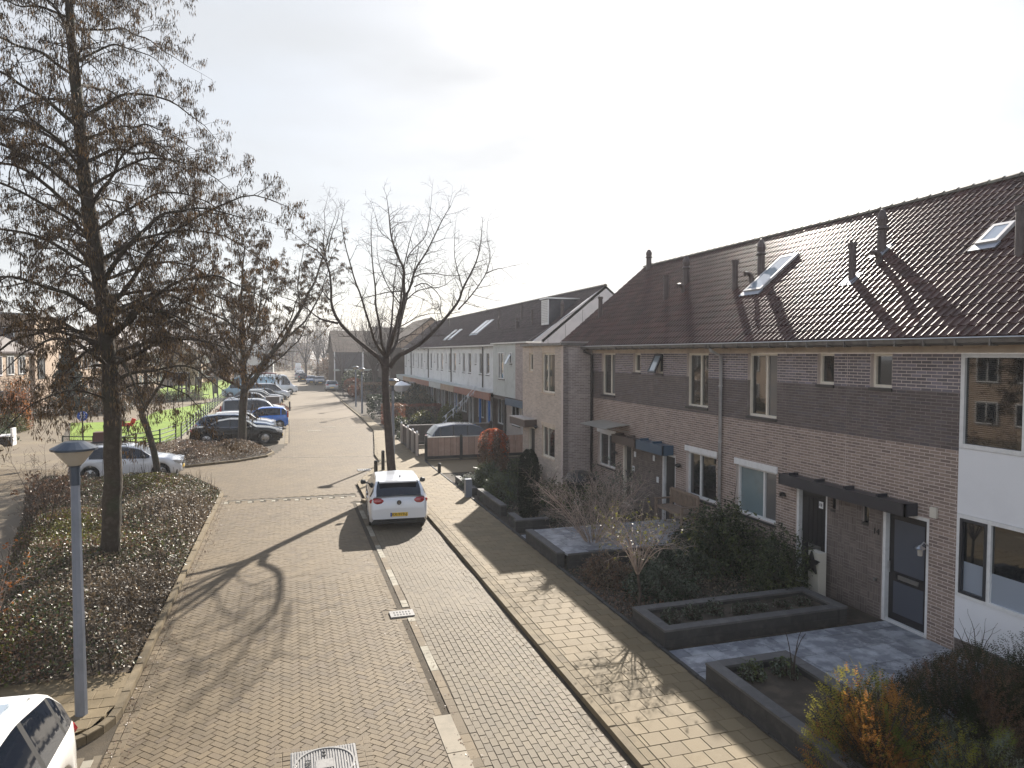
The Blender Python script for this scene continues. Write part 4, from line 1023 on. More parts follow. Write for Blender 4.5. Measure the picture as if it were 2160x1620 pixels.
def car(kind,body,label,x,y,heading,cat='car',group=None,name='parked_car',glassside=True,detail=2,scale=1,extra=None,sunroof=False,stripe=None):
    K=KIND[kind]; L,W=K['L'],K['W']; hw=W/2
    root=empty(name,label,cat,(x,y,0),heading,group)
    hh=lambda f:(f-.5)*L
    zs=.2 if kind!='van' else .3
    wr=K['wr']; wc=[hh(f) for f in K['wh']]
    xs=set()
    n=26 if detail<2 else 44
    for i in range(n+1): xs.add(round(-L/2+L*i/n,4))
    for c in wc:
        for a in range(0,13 if detail>1 else 7):
            xs.add(round(c+(wr+.045)*math.cos(math.pi*a/(12 if detail>1 else 6)),4))
    for e in (.004,.012,.03): xs.add(round(-L/2+e*L,4)); xs.add(round(L/2-e*L,4))
    xs=sorted(xs)
    def wid(x):
        t=(x+L/2)/L; f=1-.16*max(0,(t-.86)/.14)**2-.10*max(0,(.10-t)/.10)**2-.03*max(0,(t-.6)/.4)
        return hw*f
    body_=MB(); rings=[]
    for x_ in xs:
        t=(x_+L/2)/L; zd=lerp(K['deck'],t); w_=wid(x_)
        zb=zs+ (.1*max(0,(t-.94)/.06)+.14*max(0,(.05-t)/.05))
        for c in wc:
            d=abs(x_-c)
            if d<wr+.045: zb=max(zb,wr+math.sqrt(max(0,(wr+.045)**2-d*d))-.0)
        zb=min(zb,zd-.12)
        h=zd-zb
        pr=[(w_*.93,zb),(w_*.985,zb+.03),(w_,zb+.25*h if zb<.5 else zb+.06),(w_*.995,zb+(h)*.62),(w_*.965,zd-.045),(w_*.93,zd-.008),(w_*.75,zd+.012),(w_*.35,zd+.028)]
        rings.append([(x_,a,b) for a,b in pr]+[(x_,0,zd+.032)]+[(x_,-a,b) for a,b in reversed(pr)])
    m=len(rings[0])
    for r in rings: body_.v+=r
    for i in range(len(rings)-1):
        for k in range(m-1): body_.f.append((i*m+k,i*m+k+1,(i+1)*m+k+1,(i+1)*m+k)); body_.m.append(0)
    body_.f.append(tuple(range(m-1,-1,-1))); body_.f.append(tuple((len(rings)-1)*m+k for k in range(m))); body_.m+=[0,0]
    b=body_.build('body',body,root,smooth=False)
    me=b.data; me.polygons.foreach_set('use_smooth',[True]*(len(me.polygons)-2)+[False]*2)
    MB().box(-L/2+.15,-hw*.9,zs-.04,L/2-.15,hw*.9,zs+.18).build('underbody',M['black'],root)
    # greenhouse
    RF=K['roof']; g0,g1=hh(RF[0][0]),hh(RF[-1][0]); r0,r1=hh(K['rs'][0]),hh(K['rs'][1])
    gx=set([g0,g1,r0,r1]); 
    for i in range(1,22): gx.add(g0+(g1-g0)*i/22)
    pl=[]
    for p in K['pil']: c=hh(p); gx.add(c-.03); gx.add(c+.03); pl.append(c)
    gx=sorted(gx)
    G=[]
    for x_ in gx:
        t=(x_+L/2)/L; zd=lerp(K['deck'],t)-.0; z=max(lerp(RF,t),zd+.005); q=(z-zd)
        wb=wid(x_)*.955; f=.5 if q<.05 else 1
        top=max(wb-.02-q*.42,wb*.68)
        G.append(dict(x=x_,zd=zd,z=z,wb=wb,wt=top,zm=zd+q*.90,wm=wb-.02-(wb-.02-top)*.9))
    paintm=MB(); sideg=[MB(),MB()]; front=MB(); rear=MB(); pilm=MB()
    for i in range(len(G)-1):
        a,c=G[i],G[i+1]; xm=(a['x']+c['x'])/2
        isp=any(abs(xm-p)<.05 for p in pl)
        solid=(not glassside and xm<hh(.66)) or xm<min(pl)-.05 and kind in('hatch','mini') and False
        for s in (1,-1):
            P=[(a['x'],s*a['wb'],a['zd']-.02),(c['x'],s*c['wb'],c['zd']-.02),(c['x'],s*c['wm'],c['zm']),(a['x'],s*a['wm'],a['zm'])]
            T=[(a['x'],s*a['wm'],a['zm']),(c['x'],s*c['wm'],c['zm']),(c['x'],s*c['wt'],c['z']-.01),(a['x'],s*a['wt'],a['z']-.01)]
            U=[(a['x'],s*a['wt'],a['z']-.01),(c['x'],s*c['wt'],c['z']-.01),(c['x'],s*c['wt']*.9,c['z']+.006),(a['x'],s*a['wt']*.9,a['z']+.006)]
            V=[(a['x'],s*a['wt']*.9,a['z']+.006),(c['x'],s*c['wt']*.9,c['z']+.006),(c['x'],0,c['z']+.03),(a['x'],0,a['z']+.03)]
            if s<0: P,T,U,V=[list(reversed(q)) for q in (P,T,U,V)]
            edge=(xm<g0+.12 or xm>g1-.16)
            (paintm if (solid or edge or (isp and abs(xm-pl[0])<.05 and kind not in('sedan','suv'))) else (pilm if isp else sideg[0 if s>0 else 1])).quad(*P)
            paintm.quad(*T); paintm.quad(*U)
            if r0<=xm<=r1: paintm.quad(*V)
            elif xm>r1: front.quad(*V)
            else: (rear if glassside or kind!='van' else paintm).quad(*V)
    paintm.build('roof',body,root,smooth=False)
    for sg in sideg:
        if sg.f: sg.build('side_window',M['carglass'],root)
    if pilm.f: pilm.build('door_pillars',M['black'],root,kind='stuff')
    if front.f: front.build('windscreen',M['carglass'],root)
    if rear.f: rear.build('rear_window',M['carglass'],root)
    # wheels
    for c in wc:
        for s in (1,-1):
            t=MB(); yy=s*(hw-.02); wdt=.2
            t.lathe([(wr*.62,0),(wr*.9,.0),(wr,-s*.02),(wr,-s*(wdt-.02)),(wr*.9,-s*wdt),(wr*.3,-s*wdt)],(c,yy,wr),18 if detail>1 else 10,axis='y')
            to=t.build('wheel',M['tyre'],root,smooth=False)
            rm=MB(); rm.lathe([(.0,-s*.02),(wr*.14,-s*.015),(wr*.16,-s*.05),(wr*.6,-s*.07),(wr*.66,-s*.0),(wr*.62,s*.004)],(c,yy,wr),18 if detail>1 else 10,axis='y')
            if detail>1:
                for k in range(5):
                    Mx=Matrix.Rotation(k*2*math.pi/5+.3,3,'Y'); rm.obox(Vector((c,yy-s*.012,wr))+Mx@Vector((wr*.36,0,0)),wr*.5,.02,wr*.14,Mx)
            rm.build('rim',M['rim'],to)
    # lights, plate, mirrors
    zl=lerp(K['deck'],.015)
    for s in (1,-1):
        tl=MB(); x0=-L/2
        if kind in('mpv','van','mini'): tl.obox((x0+.035,s*(hw*.86),zl+.12 if kind!='mini' else zl+.06),.1,.13,.5 if kind!='mini' else .34)
        else:
            q0=len(tl.v); tl.lathe([(0,-1),(.5,-.87),(.87,-.5),(1,0),(.87,.5),(.5,.87),(0,1)],(0,0,0),12)
            tl.v[q0:]=[(x0+.085+.085*a-.05*abs(b)*0+ (.06*(b*s) if b*s>0 else 0),s*(hw*.72)+.235*b,zl-.06+.105*c) for a,b,c in tl.v[q0:]]
        tl.build('tail_light',M['taillight'],root)
        hl=MB(); zf=lerp(K['deck'],.955)
        hl.obox((L/2-.1,s*(hw*.66),zf-.07),.16,.36,.14); hl.obox((L/2-.26,s*(hw*.86),zf-.03),.24,.07,.12)
        hl.build('headlight',M['headlight'],root)
        mr=MB(); xm=hh(K['rs'][1])+.42
        zmm=lerp(K['deck'],.66)+.07
        mr.lathe([(0,-.11),(.07,-.08),(.085,0),(.07,.06),(0,.08)],(xm,s*(hw+.1),zmm),8,axis='y'); mr.obox((xm,s*(hw-.0),zmm-.03),.06,.12,.04)
        mr.build('mirror',M['black'] if extra!='bodymirror' else body,root)
    def plate(xx,z,s,txt):
        p=MB().box(xx-.012,-.26,z-.055,xx+.012,.26,z+.055).build('number_plate',M['plateY'],root)
        if detail>2:
            MB().box(xx-.016*s if s<0 else xx,-.26 if s>0 else .215,z-.055,xx+.016*s,-.215 if s>0 else .26,z+.055).build('plate_strip',M['signblue'],p)
            cu=bpy.data.curves.new('f','FONT'); cu.body=txt; cu.size=.12; cu.extrude=.002; cu.align_x='CENTER'; cu.align_y='CENTER'
            t=bpy.data.objects.new('t',cu); me=bpy.data.meshes.new_from_object(t); bpy.data.objects.remove(t)
            ob=bpy.data.objects.new('plate_text',me); me.materials.append(M['platetext']); COL.objects.link(ob); ob.parent=p
            ob.location=(xx+.016*s,.0,z); ob.rotation_euler=(R(90),0,R(-90) if s<0 else R(90))
    plate(-L/2-.005,.5 if kind!='hatch' else .47,-1,'XX-919-J'); plate(L/2+.008,.42,1,'XX-919-J')
    gr=MB(); gr.box(L/2-.03,-hw*.45,.5,L/2+.006,hw*.45,.62); gr.box(L/2-.03,-hw*.6,.26,L/2+.002,hw*.6,.36); gr.build('grille',M['black'],root)
    if detail>1:
        bp=MB(); bp.box(-L/2-.006,-hw*.6,.215,-L/2+.05,hw*.6,.275); bp.build('rear_skirt',M['black'],root)
        # door handles and joints
        for s in (1,-1):
            for f in ((.45,.27) if kind!='mini' else (.45,)):
                MB().obox((hh(f),s*(wid(hh(f))+.004),.82 if kind not in('suv','mpv') else .95),.2,.03,.035).build('door_handle',body if extra!='chromehandle' else M['chrome'],root)
            for f in (.3,.46,.66):
                zt=lerp(K['deck'],f)-.05; w2=wid(hh(f)); j=MB()
                for q in range(4):
                    za=.3+q*(zt-.3)/4; zb=.3+(q+1)*(zt-.3)/4
                    j.box(hh(f)-.004,s*(w2-.02),za,hh(f)+.004,s*(w2+.0015),zb)
                j.build('door_gap',M['black'],root)
    return root
PT=dict(
 white=paint('white_paint',(.72,.74,.78)),pearl=paint('pearl_white_paint',(.78,.77,.74)),black=mat('black_paint',(.008,.0075,.0075),.12,coat=.25,spec=.35),silver=paint('silver_paint',(.42,.43,.45),metal=.5),
 blue=paint('bright_blue_paint',(.02,.16,.62)),navy=paint('navy_paint',(.02,.03,.06)),grey=paint('grey_paint',(.12,.12,.13),metal=.3),darkgrey=paint('dark_grey_paint',(.04,.045,.05),metal=.2),bluegrey=paint('blue_grey_paint',(.1,.15,.24),metal=.4),paleblue=paint('pale_blue_paint',(.25,.42,.55)),red=paint('red_paint',(.4,.02,.02)))
UP=R(90)
# hatchback at the right kerb, seen from behind
golf=car('hatch',PT['white'],'white hatchback parked in the lane with its tail to the viewer and yellow plate',3.24,23.3,UP-R(4),detail=3)
g=golf
MB().lathe([(0,-.02),(.068,-.018),(.07,.0),(0,.0)],(-2.12,0,.83),14,axis='x').build('badge',M['black'],g)
def textmesh(txt,size,name,m,parent,loc,rot,ext=.003):
    cu=bpy.data.curves.new('f','FONT'); cu.body=txt; cu.size=size; cu.extrude=ext; cu.align_x='CENTER'; cu.align_y='CENTER'
    t=bpy.data.objects.new('t',cu); me=bpy.data.meshes.new_from_object(t); bpy.data.objects.remove(t)
    ob=bpy.data.objects.new(name,me); me.materials.append(m); COL.objects.link(ob)
    if parent: ob.parent=parent
    ob.location=loc; ob.rotation_euler=rot; return ob
textmesh('V',.06,'badge_letter',M['chrome'],g,(-2.145,0,.855),(R(90),0,R(-90))); textmesh('W',.06,'badge_letter',M['chrome'],g,(-2.145,0,.805),(R(90),0,R(-90)))
MB().lathe([(.03,0),(.02,.03),(0,.04)],(-1.2,-.1,1.46),8).build('aerial',M['black'],g)
MB().box(-1.82,-.56,1.375,-1.58,.56,1.415).build('roof_spoiler',PT['white'],g)
# near car at bottom left
nc=car('suv',PT['pearl'],'white car cut off by the bottom left corner of the picture',-3.30,7.15,-UP,detail=3,extra='bodymirror')
MB().box(-1.25,-.5,1.655,.15,.5,1.69).build('sunroof',M['glasslight'],nc)
for s in (1,-1): MB().tube([(-1.6,s*.58,1.58),(-1.5,s*.59,1.635),(-.6,s*.61,1.675),(.2,s*.59,1.65),(.3,s*.58,1.6)],.016,6).build('roof_rail',PT['pearl'],nc)
# compact car behind the shrubs
s1=car('hatch',PT['white'],'white car with black roof rails parked behind the shrub bed',-6.55,33.6,R(2),detail=2)
for s in (1,-1): MB().tube([(-1.6,s*.55,1.45),(-1.5,s*.55,1.5),(-.3,s*.57,1.52),(.0,s*.55,1.48)],.02,6).build('roof_rail',M['black'],s1)
# perpendicular row
row=[('sedan','black','black saloon with bright window line, nearest in the left row',-2.95,44.75,0),
 ('wagon','bluegrey','dark blue grey car second in the left row',-3.2,47.9,0),
 ('hatch','pearl','white car third in the left row, half hidden',-3.0,50.3,0),
 ('mini','blue','bright blue small car standing tail to the road',-1.85,52.9,R(180)),
 ('mpv','silver','silver people carrier beyond the blue car',-2.5,57.0,0),
 ('hatch','white','white hatchback beyond the silver people carrier',-2.6,60.3,0),
 ('sedan','pearl','white saloon before the russet shrub island',-2.9,63.2,0),
 ('sedan','silver','silver blue saloon behind the electricity cabinet',-3.3,73.5,0),
 ('wagon','black','black car beyond the silver blue saloon',-3.0,76.5,0),
 ('wagon','silver','silver estate car in the middle of the far left row',-3.0,79.5,0),
 ('hatch','darkgrey','dark grey hatchback before the pale blue van',-2.4,82.6,0),
 ('van','paleblue','pale blue delivery van in the left row',-4.6,89.5,R(180)),
 ('mpv','white','white people carrier beside the pale blue van',-2.3,86.0,0),
 ('van','white','white van beyond the pale blue van',-1.9,96.5,0),
 ('wagon','white','white estate in the far left row with red stripes',-1.8,103,0),
 ('hatch','red','red and white small car in the far left row',-1.9,108,0),
 ('mpv','white','white van at the far end of the left row',-5.0,114,0)]
for k,c,l,x,y,h in row:
    r=car(k,PT[c],l,x,y,h,detail=2 if y<60 else 1,group='cars parked in the bays on the left',glassside=(k!='van'),cat='van' if k=='van' else 'car')
    if c=='black' and k=='sedan':
        for s in (1,-1):
            MB().tube([(-1.6,s*.885,1.06),(-1.0,s*.90,1.045),(.3,s*.905,1.02),(.85,s*.89,1.0)],.02,5).build('window_trim',M['chrome'],r)
# cars parked along the right side of the street, far
far_=[('hatch','silver','silver hatchback nearest on the right of the far street',5.7,104.5,UP,),('hatch','darkgrey','dark hatchback facing the viewer on the right of the far street',4.9,124,-UP),('hatch','bluegrey','blue grey hatchback just behind the dark one on the right',3.6,127.5,-UP),
 ('suv','black','black off road car far down the right side',2.4,139,UP),('hatch','silver','small silver car far down the street',1.9,152,UP),('wagon','white','white estate far down the street',2.3,163,UP),('hatch','pearl','pale hatchback far down the street',2.4,176,UP),('hatch','white','white hatchback far down the street',2.5,190,UP),('van','white','white van at the distant end of the street',2.4,210,UP),
 ('hatch','white','white car near the far left trees',-8,150,R(10)),('mpv','red','small red car far behind the row on the left',-3,132,0)]
for k,c,l,x,y,h in far_: car(k,PT[c],l,x,y,h,detail=1,group='cars parked along the far street',glassside=(k!='van'),cat='van' if k=='van' else 'car')
# dark blue car on the driveway
car('suv',PT['navy'],'dark blue car on the driveway behind the wooden fence',9.0,36.3,R(0),detail=2,extra='x')
# ---------------- trees ----------------
U=Vector((math.cos(YAW),-math.sin(YAW),0)); V=Vector((math.sin(YAW),math.cos(YAW),0)); Z=Vector((0,0,1))
tr=random.Random(11)
def rv(s=1): return Vector((tr.gauss(0,s),tr.gauss(0,s),tr.gauss(0,s)))
def resample(P,step):
    out=[P[0]]
    for a,b in zip(P,P[1:]):
        n=max(1,int((b-a).length/step))
        for i in range(1,n+1): out.append(a+(b-a)*(i/n))
    return out
def rough(P,s):
    return [P[0]]+[p+rv(s) for p in P[1:]]
def smooth(P):
    if len(P)<3: return P
    o=[P[0]]
    for a,b in zip(P,P[1:]): o+=[a*.75+b*.25,a*.25+b*.75]
    return o+[P[-1]]
class TreeB:
    def __init__(s): s.limb=MB(); s.br=MB(); s.tw=MB(); s.anchor=[]
    def twig(s,p,d,L,r,lev,droop=0,up=0,kn=3,spread=.9,catk=0):
        n=3 if lev>0 else 2
        if L<.12: return
        pts=[p]; q=p.copy(); dd=d.normalized()
        seg=max(3,int(L/.28)) if lev>0 else 3
        for i in range(seg):
            dd=(dd+rv(.16)+Z*(up-droop*(i/seg))).normalized(); q=q+dd*(L/seg); pts.append(q.copy())
        mb=s.br if lev>=2 else s.tw
        mb.tube(pts,[max(r*(1-.8*i/seg),.0023) for i in range(seg+1)],4 if lev>=2 else 3,cap=False)
        if catk and lev<=1:
            for i in range(1,len(pts)): s.anchor.append((pts[i],pts[i]-pts[i-1]))
        if lev>0:
            k=int(kn*(1 if lev>1 else 1.3)+tr.random())
            for j in range(k):
                t=.25+.75*(j+tr.random())/k; i=min(int(t*seg),seg-1); b=pts[i]+(pts[i+1]-pts[i])*(t*seg-i)
                ax=(pts[i+1]-pts[i]).normalized(); pe=ax.cross(rv()).normalized()
                nd=(ax*.75+pe*spread).normalized()
                s.twig(b,nd,L*tr.uniform(.38,.62)*(1.1-.4*t),r*.5,lev-1,droop,up,kn,spread,catk)
    def limbline(s,P,r0,r1,side=5,L=1.2,lev=2,droop=0,up=.05,kn=3,jit=.03,catk=0,start=.15,spread=.9,n=6):
        P=smooth(rough(resample(P,.45),jit)); m=len(P)-1
        s.limb.tube(P,[r0+(r1-r0)*(i/m)**.8 for i in range(m+1)],n if r0>.03 else 5,cap=True)
        tot=sum((b-a).length for a,b in zip(P,P[1:]))
        k=int(side*tot)
        for j in range(k):
            t=start+(1-start)*(j+tr.random())/max(k,1); f=t*m; i=min(int(f),m-1); b=P[i]+(P[i+1]-P[i])*(f-i)
            ax=(P[i+1]-P[i]).normalized(); pe=ax.cross(rv()).normalized(); rr=(r0+(r1-r0)*t)
            s.twig(b,(ax*.6+pe*spread+Z*up*2).normalized(),L*tr.uniform(.5,1.15)*(1.15-.55*t),min(rr*.5,.016),lev,droop,up,kn,spread,catk)
        s.twig(P[-1],P[-1]-P[-2],L*.8,r1,lev,droop,up,kn,spread,catk)
        return P
def catkins(mb,anch,n,rr,l0=.06,l1=.12,w=.011):
    for i in range(n):
        p,d=rr.choice(anch); p=p+Vector((rr.gauss(0,.045),rr.gauss(0,.045),rr.gauss(0,.02)))
        L=rr.uniform(l0,l1); a=rr.random()*6.28; sx,sy=rr.gauss(0,.012),rr.gauss(0,.012); b=len(mb.v)
        ww=w*rr.uniform(.7,1.3)
        mb.v.append((p.x,p.y,p.z))
        for k in range(3): mb.v.append((p.x+sx+ww*math.cos(a+k*2.094),p.y+sy+ww*math.sin(a+k*2.094),p.z-L*.4))
        mb.v.append((p.x+sx*2,p.y+sy*2,p.z-L))
        for k in range(3): mb.f.append((b,b+1+k,b+1+(k+1)%3)); mb.f.append((b+4,b+1+(k+1)%3,b+1+k)); mb.m+=[0,0]
def finish(root,T,barkm,trunk=None,ncat=0,cones=0,hero=False,w=.011,l1=.12):
    T.limb.build('limbs',barkm,root,smooth=True)
    if T.br.f: T.br.build('branches',M['twig'],root,kind='stuff')
    if T.tw.f: T.tw.build('twigs',M['twig'],root,kind='stuff')
    if ncat and T.anchor:
        mb=MB(); catkins(mb,T.anchor,ncat,tr,w=w,l1=l1); mb.build('catkins',M['catkin'],root,kind='stuff')
        mb=MB(); catkins(mb,T.anchor,ncat//4,tr,.02,.03,.012); mb.build('cones',M['cone'],root,kind='stuff')
def LP(l,dep=None,base=0,r=.25):
    """local (lateral, height) list to vectors with a wandering depth"""
    d=dep if dep is not None else tr.uniform(-.3,.3); out=[]
    for i,(a,z) in enumerate(l):
        out.append(U*a+Z*z+V*(base+d*i/max(1,len(l)-1)*1.0))
    return out
# -- big alder in the shrub bed
t1=empty('alder_tree','tall alder with hanging catkins rising from the shrub bed','tree',(-4.06,18.6,0))
T=TreeB()
tp=[U*a+Z*z for a,z in ((0,-.1),(.0,.5),(.04,1.5),(.1,2.6),(.12,4.0),(.02,5.8),(-.14,7.3),(-.3,8.5),(-.42,9.6),(-.52,11.2),(-.64,12.9),(-.7,14.5),(-.7,16.3))]
tz=[p.z for p in tp]
tp2=smooth(rough(resample(tp,.35),.012)); m=len(tp2)-1
def trr(z): return lerp([(0,.25),(.4,.215),(1.5,.2),(3.5,.19),(5,.17),(8,.15),(11,.12),(13,.09),(14.5,.05),(16.3,.015)],z)
tm=MB(); tm.tube(tp2,[trr(p.z)*tr.uniform(.97,1.03) for p in tp2],14); tm.build('trunk',M['bark'],t1,smooth=True)
def trunkat(z):
    for a,b in zip(tp,tp[1:]):
        if a.z<=z<=b.z: return a+(b-a)*((z-a.z)/(b.z-a.z))
    return tp[-1]
CR=[(4.3,2.6),(5.3,4.0),(7.0,4.9),(8.3,4.7),(9.5,3.9),(10.7,3.4),(12,2.7),(13,2.5),(14.5,1.7),(16,.7)]
z=4.5; k=0
while z<15.8:
    az=k*2.399+tr.uniform(-.3,.3); Rr=lerp(CR,z)*tr.uniform(.66,.95); d=U*math.cos(az)+V*math.sin(az)
    p=trunkat(z); n=8; rise=Rr*tr.uniform(.12,.3)
    P=[p]
    side=Vector((-d.y,d.x,0))*tr.uniform(-.3,.3)
    for i in range(1,n+1):
        f=i/n; P.append(p+d*Rr*f+side*Rr*f*f*.6+Z*(rise*math.sin(f*math.pi*.8)*1.25-.38*f**3*(Rr/3)))
    T.limbline(P,max(.02,trr(z)*.36)*tr.uniform(.8,1.2),.008,side=5.2,L=1.15,lev=2,droop=.2,up=.03,kn=3,jit=.04,catk=1,start=.1,spread=1.1)
    z+=tr.uniform(.14,.27) if z<10 else tr.uniform(.16,.3); k+=1
for l_ in ([(0.0435,6.3,0),(0.783,7.4,.2),(1.566,8.2,.3),(2.523,8.75,.2),(3.393,8.95,.1),(3.915,8.8,0)],[(-0.0435,6.9,0),(0.696,7.7,-.4),(1.653,8.35,-.7),(2.697,8.5,-.9),(3.567,8.2,-1)],[(0.0435,5.6,0),(0.87,6.3,-.3),(1.914,6.9,-.5),(2.871,7.0,-.6),(3.741,6.6,-.7)],[(0.087,5.0,0),(0.957,5.5,.5),(1.914,5.7,.9),(2.784,5.3,1.2)],[(0.087,5.2,0),(-0.87,5.9,.4),(-1.914,6.2,.6),(-2.958,5.8,.8)],[(0.087,6.1,0),(0.696,6.4,-.2),(1.653,6.2,-.2),(2.61,5.4,-.3)]):
    T.limbline([U*a+Z*b+V*c for a,b,c in l_],.07,.009,side=4.6,L=1.25,lev=2,droop=.25,up=.03,kn=3,jit=.04,catk=1,start=.12,spread=1.1)
for i_ in range(5):
    az=i_*2.4+1.9; d=U*math.cos(az)+V*math.sin(az); p=trunkat(4.0+i_*.17); L_=tr.uniform(1.6,3.0)
    T.limbline([p,p+d*L_*.35+Z*.35,p+d*L_*.7+Z*.05,p+d*L_-Z*.75],.03,.007,side=4.5,L=.9,lev=2,droop=.35,up=0,kn=3,catk=1,start=.2)
# a few low, bare, drooping branches
for (az,z0,L) in ((3.2,5.7,3.6),(2.7,5.2,2.2),(.4,6.6,3.4),(5.6,5.0,2.0)):
    d=U*math.cos(az)+V*math.sin(az); p=trunkat(z0)
    T.limbline([p,p+d*L*.3+Z*.25,p+d*L*.55-Z*.1,p+d*L*.8-Z*.55,p+d*L-Z*1.0],.05,.012,side=2,L=.9,lev=2,droop=.3,up=0,catk=1)
finish(t1,T,M['bark'],ncat=72000,w=.0095,l1=.15)
# -- second alder, leaning, behind the shrubs
t2=empty('alder_tree','slim leaning alder between the white car and the fence','tree',(-5.0,30.9,0))
T=TreeB()
tm=MB(); P=smooth([U*a+Z*z for a,z in ((.05,-.1),(0,.3),(-.1,1.2),(-.35,2.2),(-.62,2.9))]); tm.tube(P,[.15,.14,.135,.13,.125,.12,.12,.12,.12,.12][:len(P)],10); tm.build('trunk',M['bark'],t2,smooth=True)
f=P[-1]
for pts,r in (([(0,0,0),(.15,1.2,.1),(.05,2.6,.2),(.2,4.2,.1),(.1,6.2,0)],.1),([(0,0,0),(.5,.55,-.2),(1.0,1.3,-.3),(1.45,2.4,-.2),(1.8,4.0,0)],.08),([(0,0,0),(-.5,.7,.3),(-1.1,1.6,.4),(-1.6,2.5,.2)],.06),([(0,.6,0),(.3,1.5,-.8),(.5,2.8,-1.4)],.05),([(.1,2,0),(-.7,3.2,.2),(-1.0,4.4,.1)],.04),([(.15,2.6,0),(1.0,3.6,.1),(1.5,5.0,.2)],.04),([(0,1.6,.1),(.2,2.4,1.1),(.3,3.3,1.7)],.04)):
    T.limbline([f+U*a+Z*b+V*c for a,b,c in pts],r,.012,side=4.2,L=1.3,lev=2,droop=.22,kn=3,catk=1)
finish(t2,T,M['bark'],ncat=10500,w=.013,l1=.14)
# -- third alder on the island by the black saloon
t3=empty('alder_tree','forked alder on the island in front of the black saloon','tree',(-2.56,42.3,0))
T=TreeB()
tm=MB(); P=[U*a+Z*z for a,z in ((0,-.1),(0,.6),(.03,1.6),(.1,2.6),(.2,3.4))]; tm.tube(P,[.25,.22,.21,.21,.22],12); tm.build('trunk',M['bark'],t3,smooth=True)
f=P[-1]
L3=[([(0,0,0),(-.1,1.2,.1),(-.25,2.8,.3),(-.2,4.6,.2),(.0,6.6,0),(.1,8.6,0)],.2),
 ([(.05,-.1,0),(.9,.75,-.3),(1.4,1.6,-.4),(2.3,2.6,-.4),(3.2,4.2,-.3),(4.1,6.2,0),(4.9,9.0,.2)],.17),
 ([(0,.2,0),(1.2,1.9,.6),(2.2,3.8,1.2),(2.9,6.0,1.6)],.1),
 ([(-.05,-.1,0),(-1.1,.5,-.3),(-2.0,1.3,-.5),(-3.1,2.2,-.6)],.12),([(-.1,1.2,0),(-1.3,2.6,.3),(-2.0,4.4,.3),(-2.2,6.2,.1)],.1),
 ([(0,1.0,0),(.7,2.6,-.6),(1.3,4.6,-1.0),(1.5,7.0,-1)],.1),([(0,1.5,0),(-.5,2.8,1.3),(-.8,4.8,2)],.09),([(-.2,2.8,0),(.9,4.4,.6),(1.3,6.4,1)],.07),([(.3,.4,0),(1.6,1.4,.4),(2.8,2.6,.8),(3.6,4.4,.9)],.07),([(-.2,.8,0),(-1.6,2.0,-.4),(-2.9,3.4,-.5),(-3.4,5.2,-.4)],.07),([(-.1,2.2,0),(-1.0,4.0,-.4),(-1.3,6.4,-.5)],.06),([(.2,3,0),(.5,5,.3),(.7,7.4,.5)],.06),([(2.3,2.6,-.4),(3.6,3.6,-.8),(4.6,5.2,-1),(5.2,7.2,-1)],.07),([(3.2,4.2,-.3),(3.0,5.6,0),(3.3,7.6,.2)],.06)]
for i,(pts,r) in enumerate(L3):
    T.limbline([f+U*a+Z*b+V*c for a,b,c in pts],r,.015,side=3.2,L=1.6,lev=2,droop=.15,up=.04,kn=3,catk=1 if i not in (1,8,9) else 0,n=7)
finish(t3,T,M['bark'],ncat=30000,w=.0145,l1=.17)
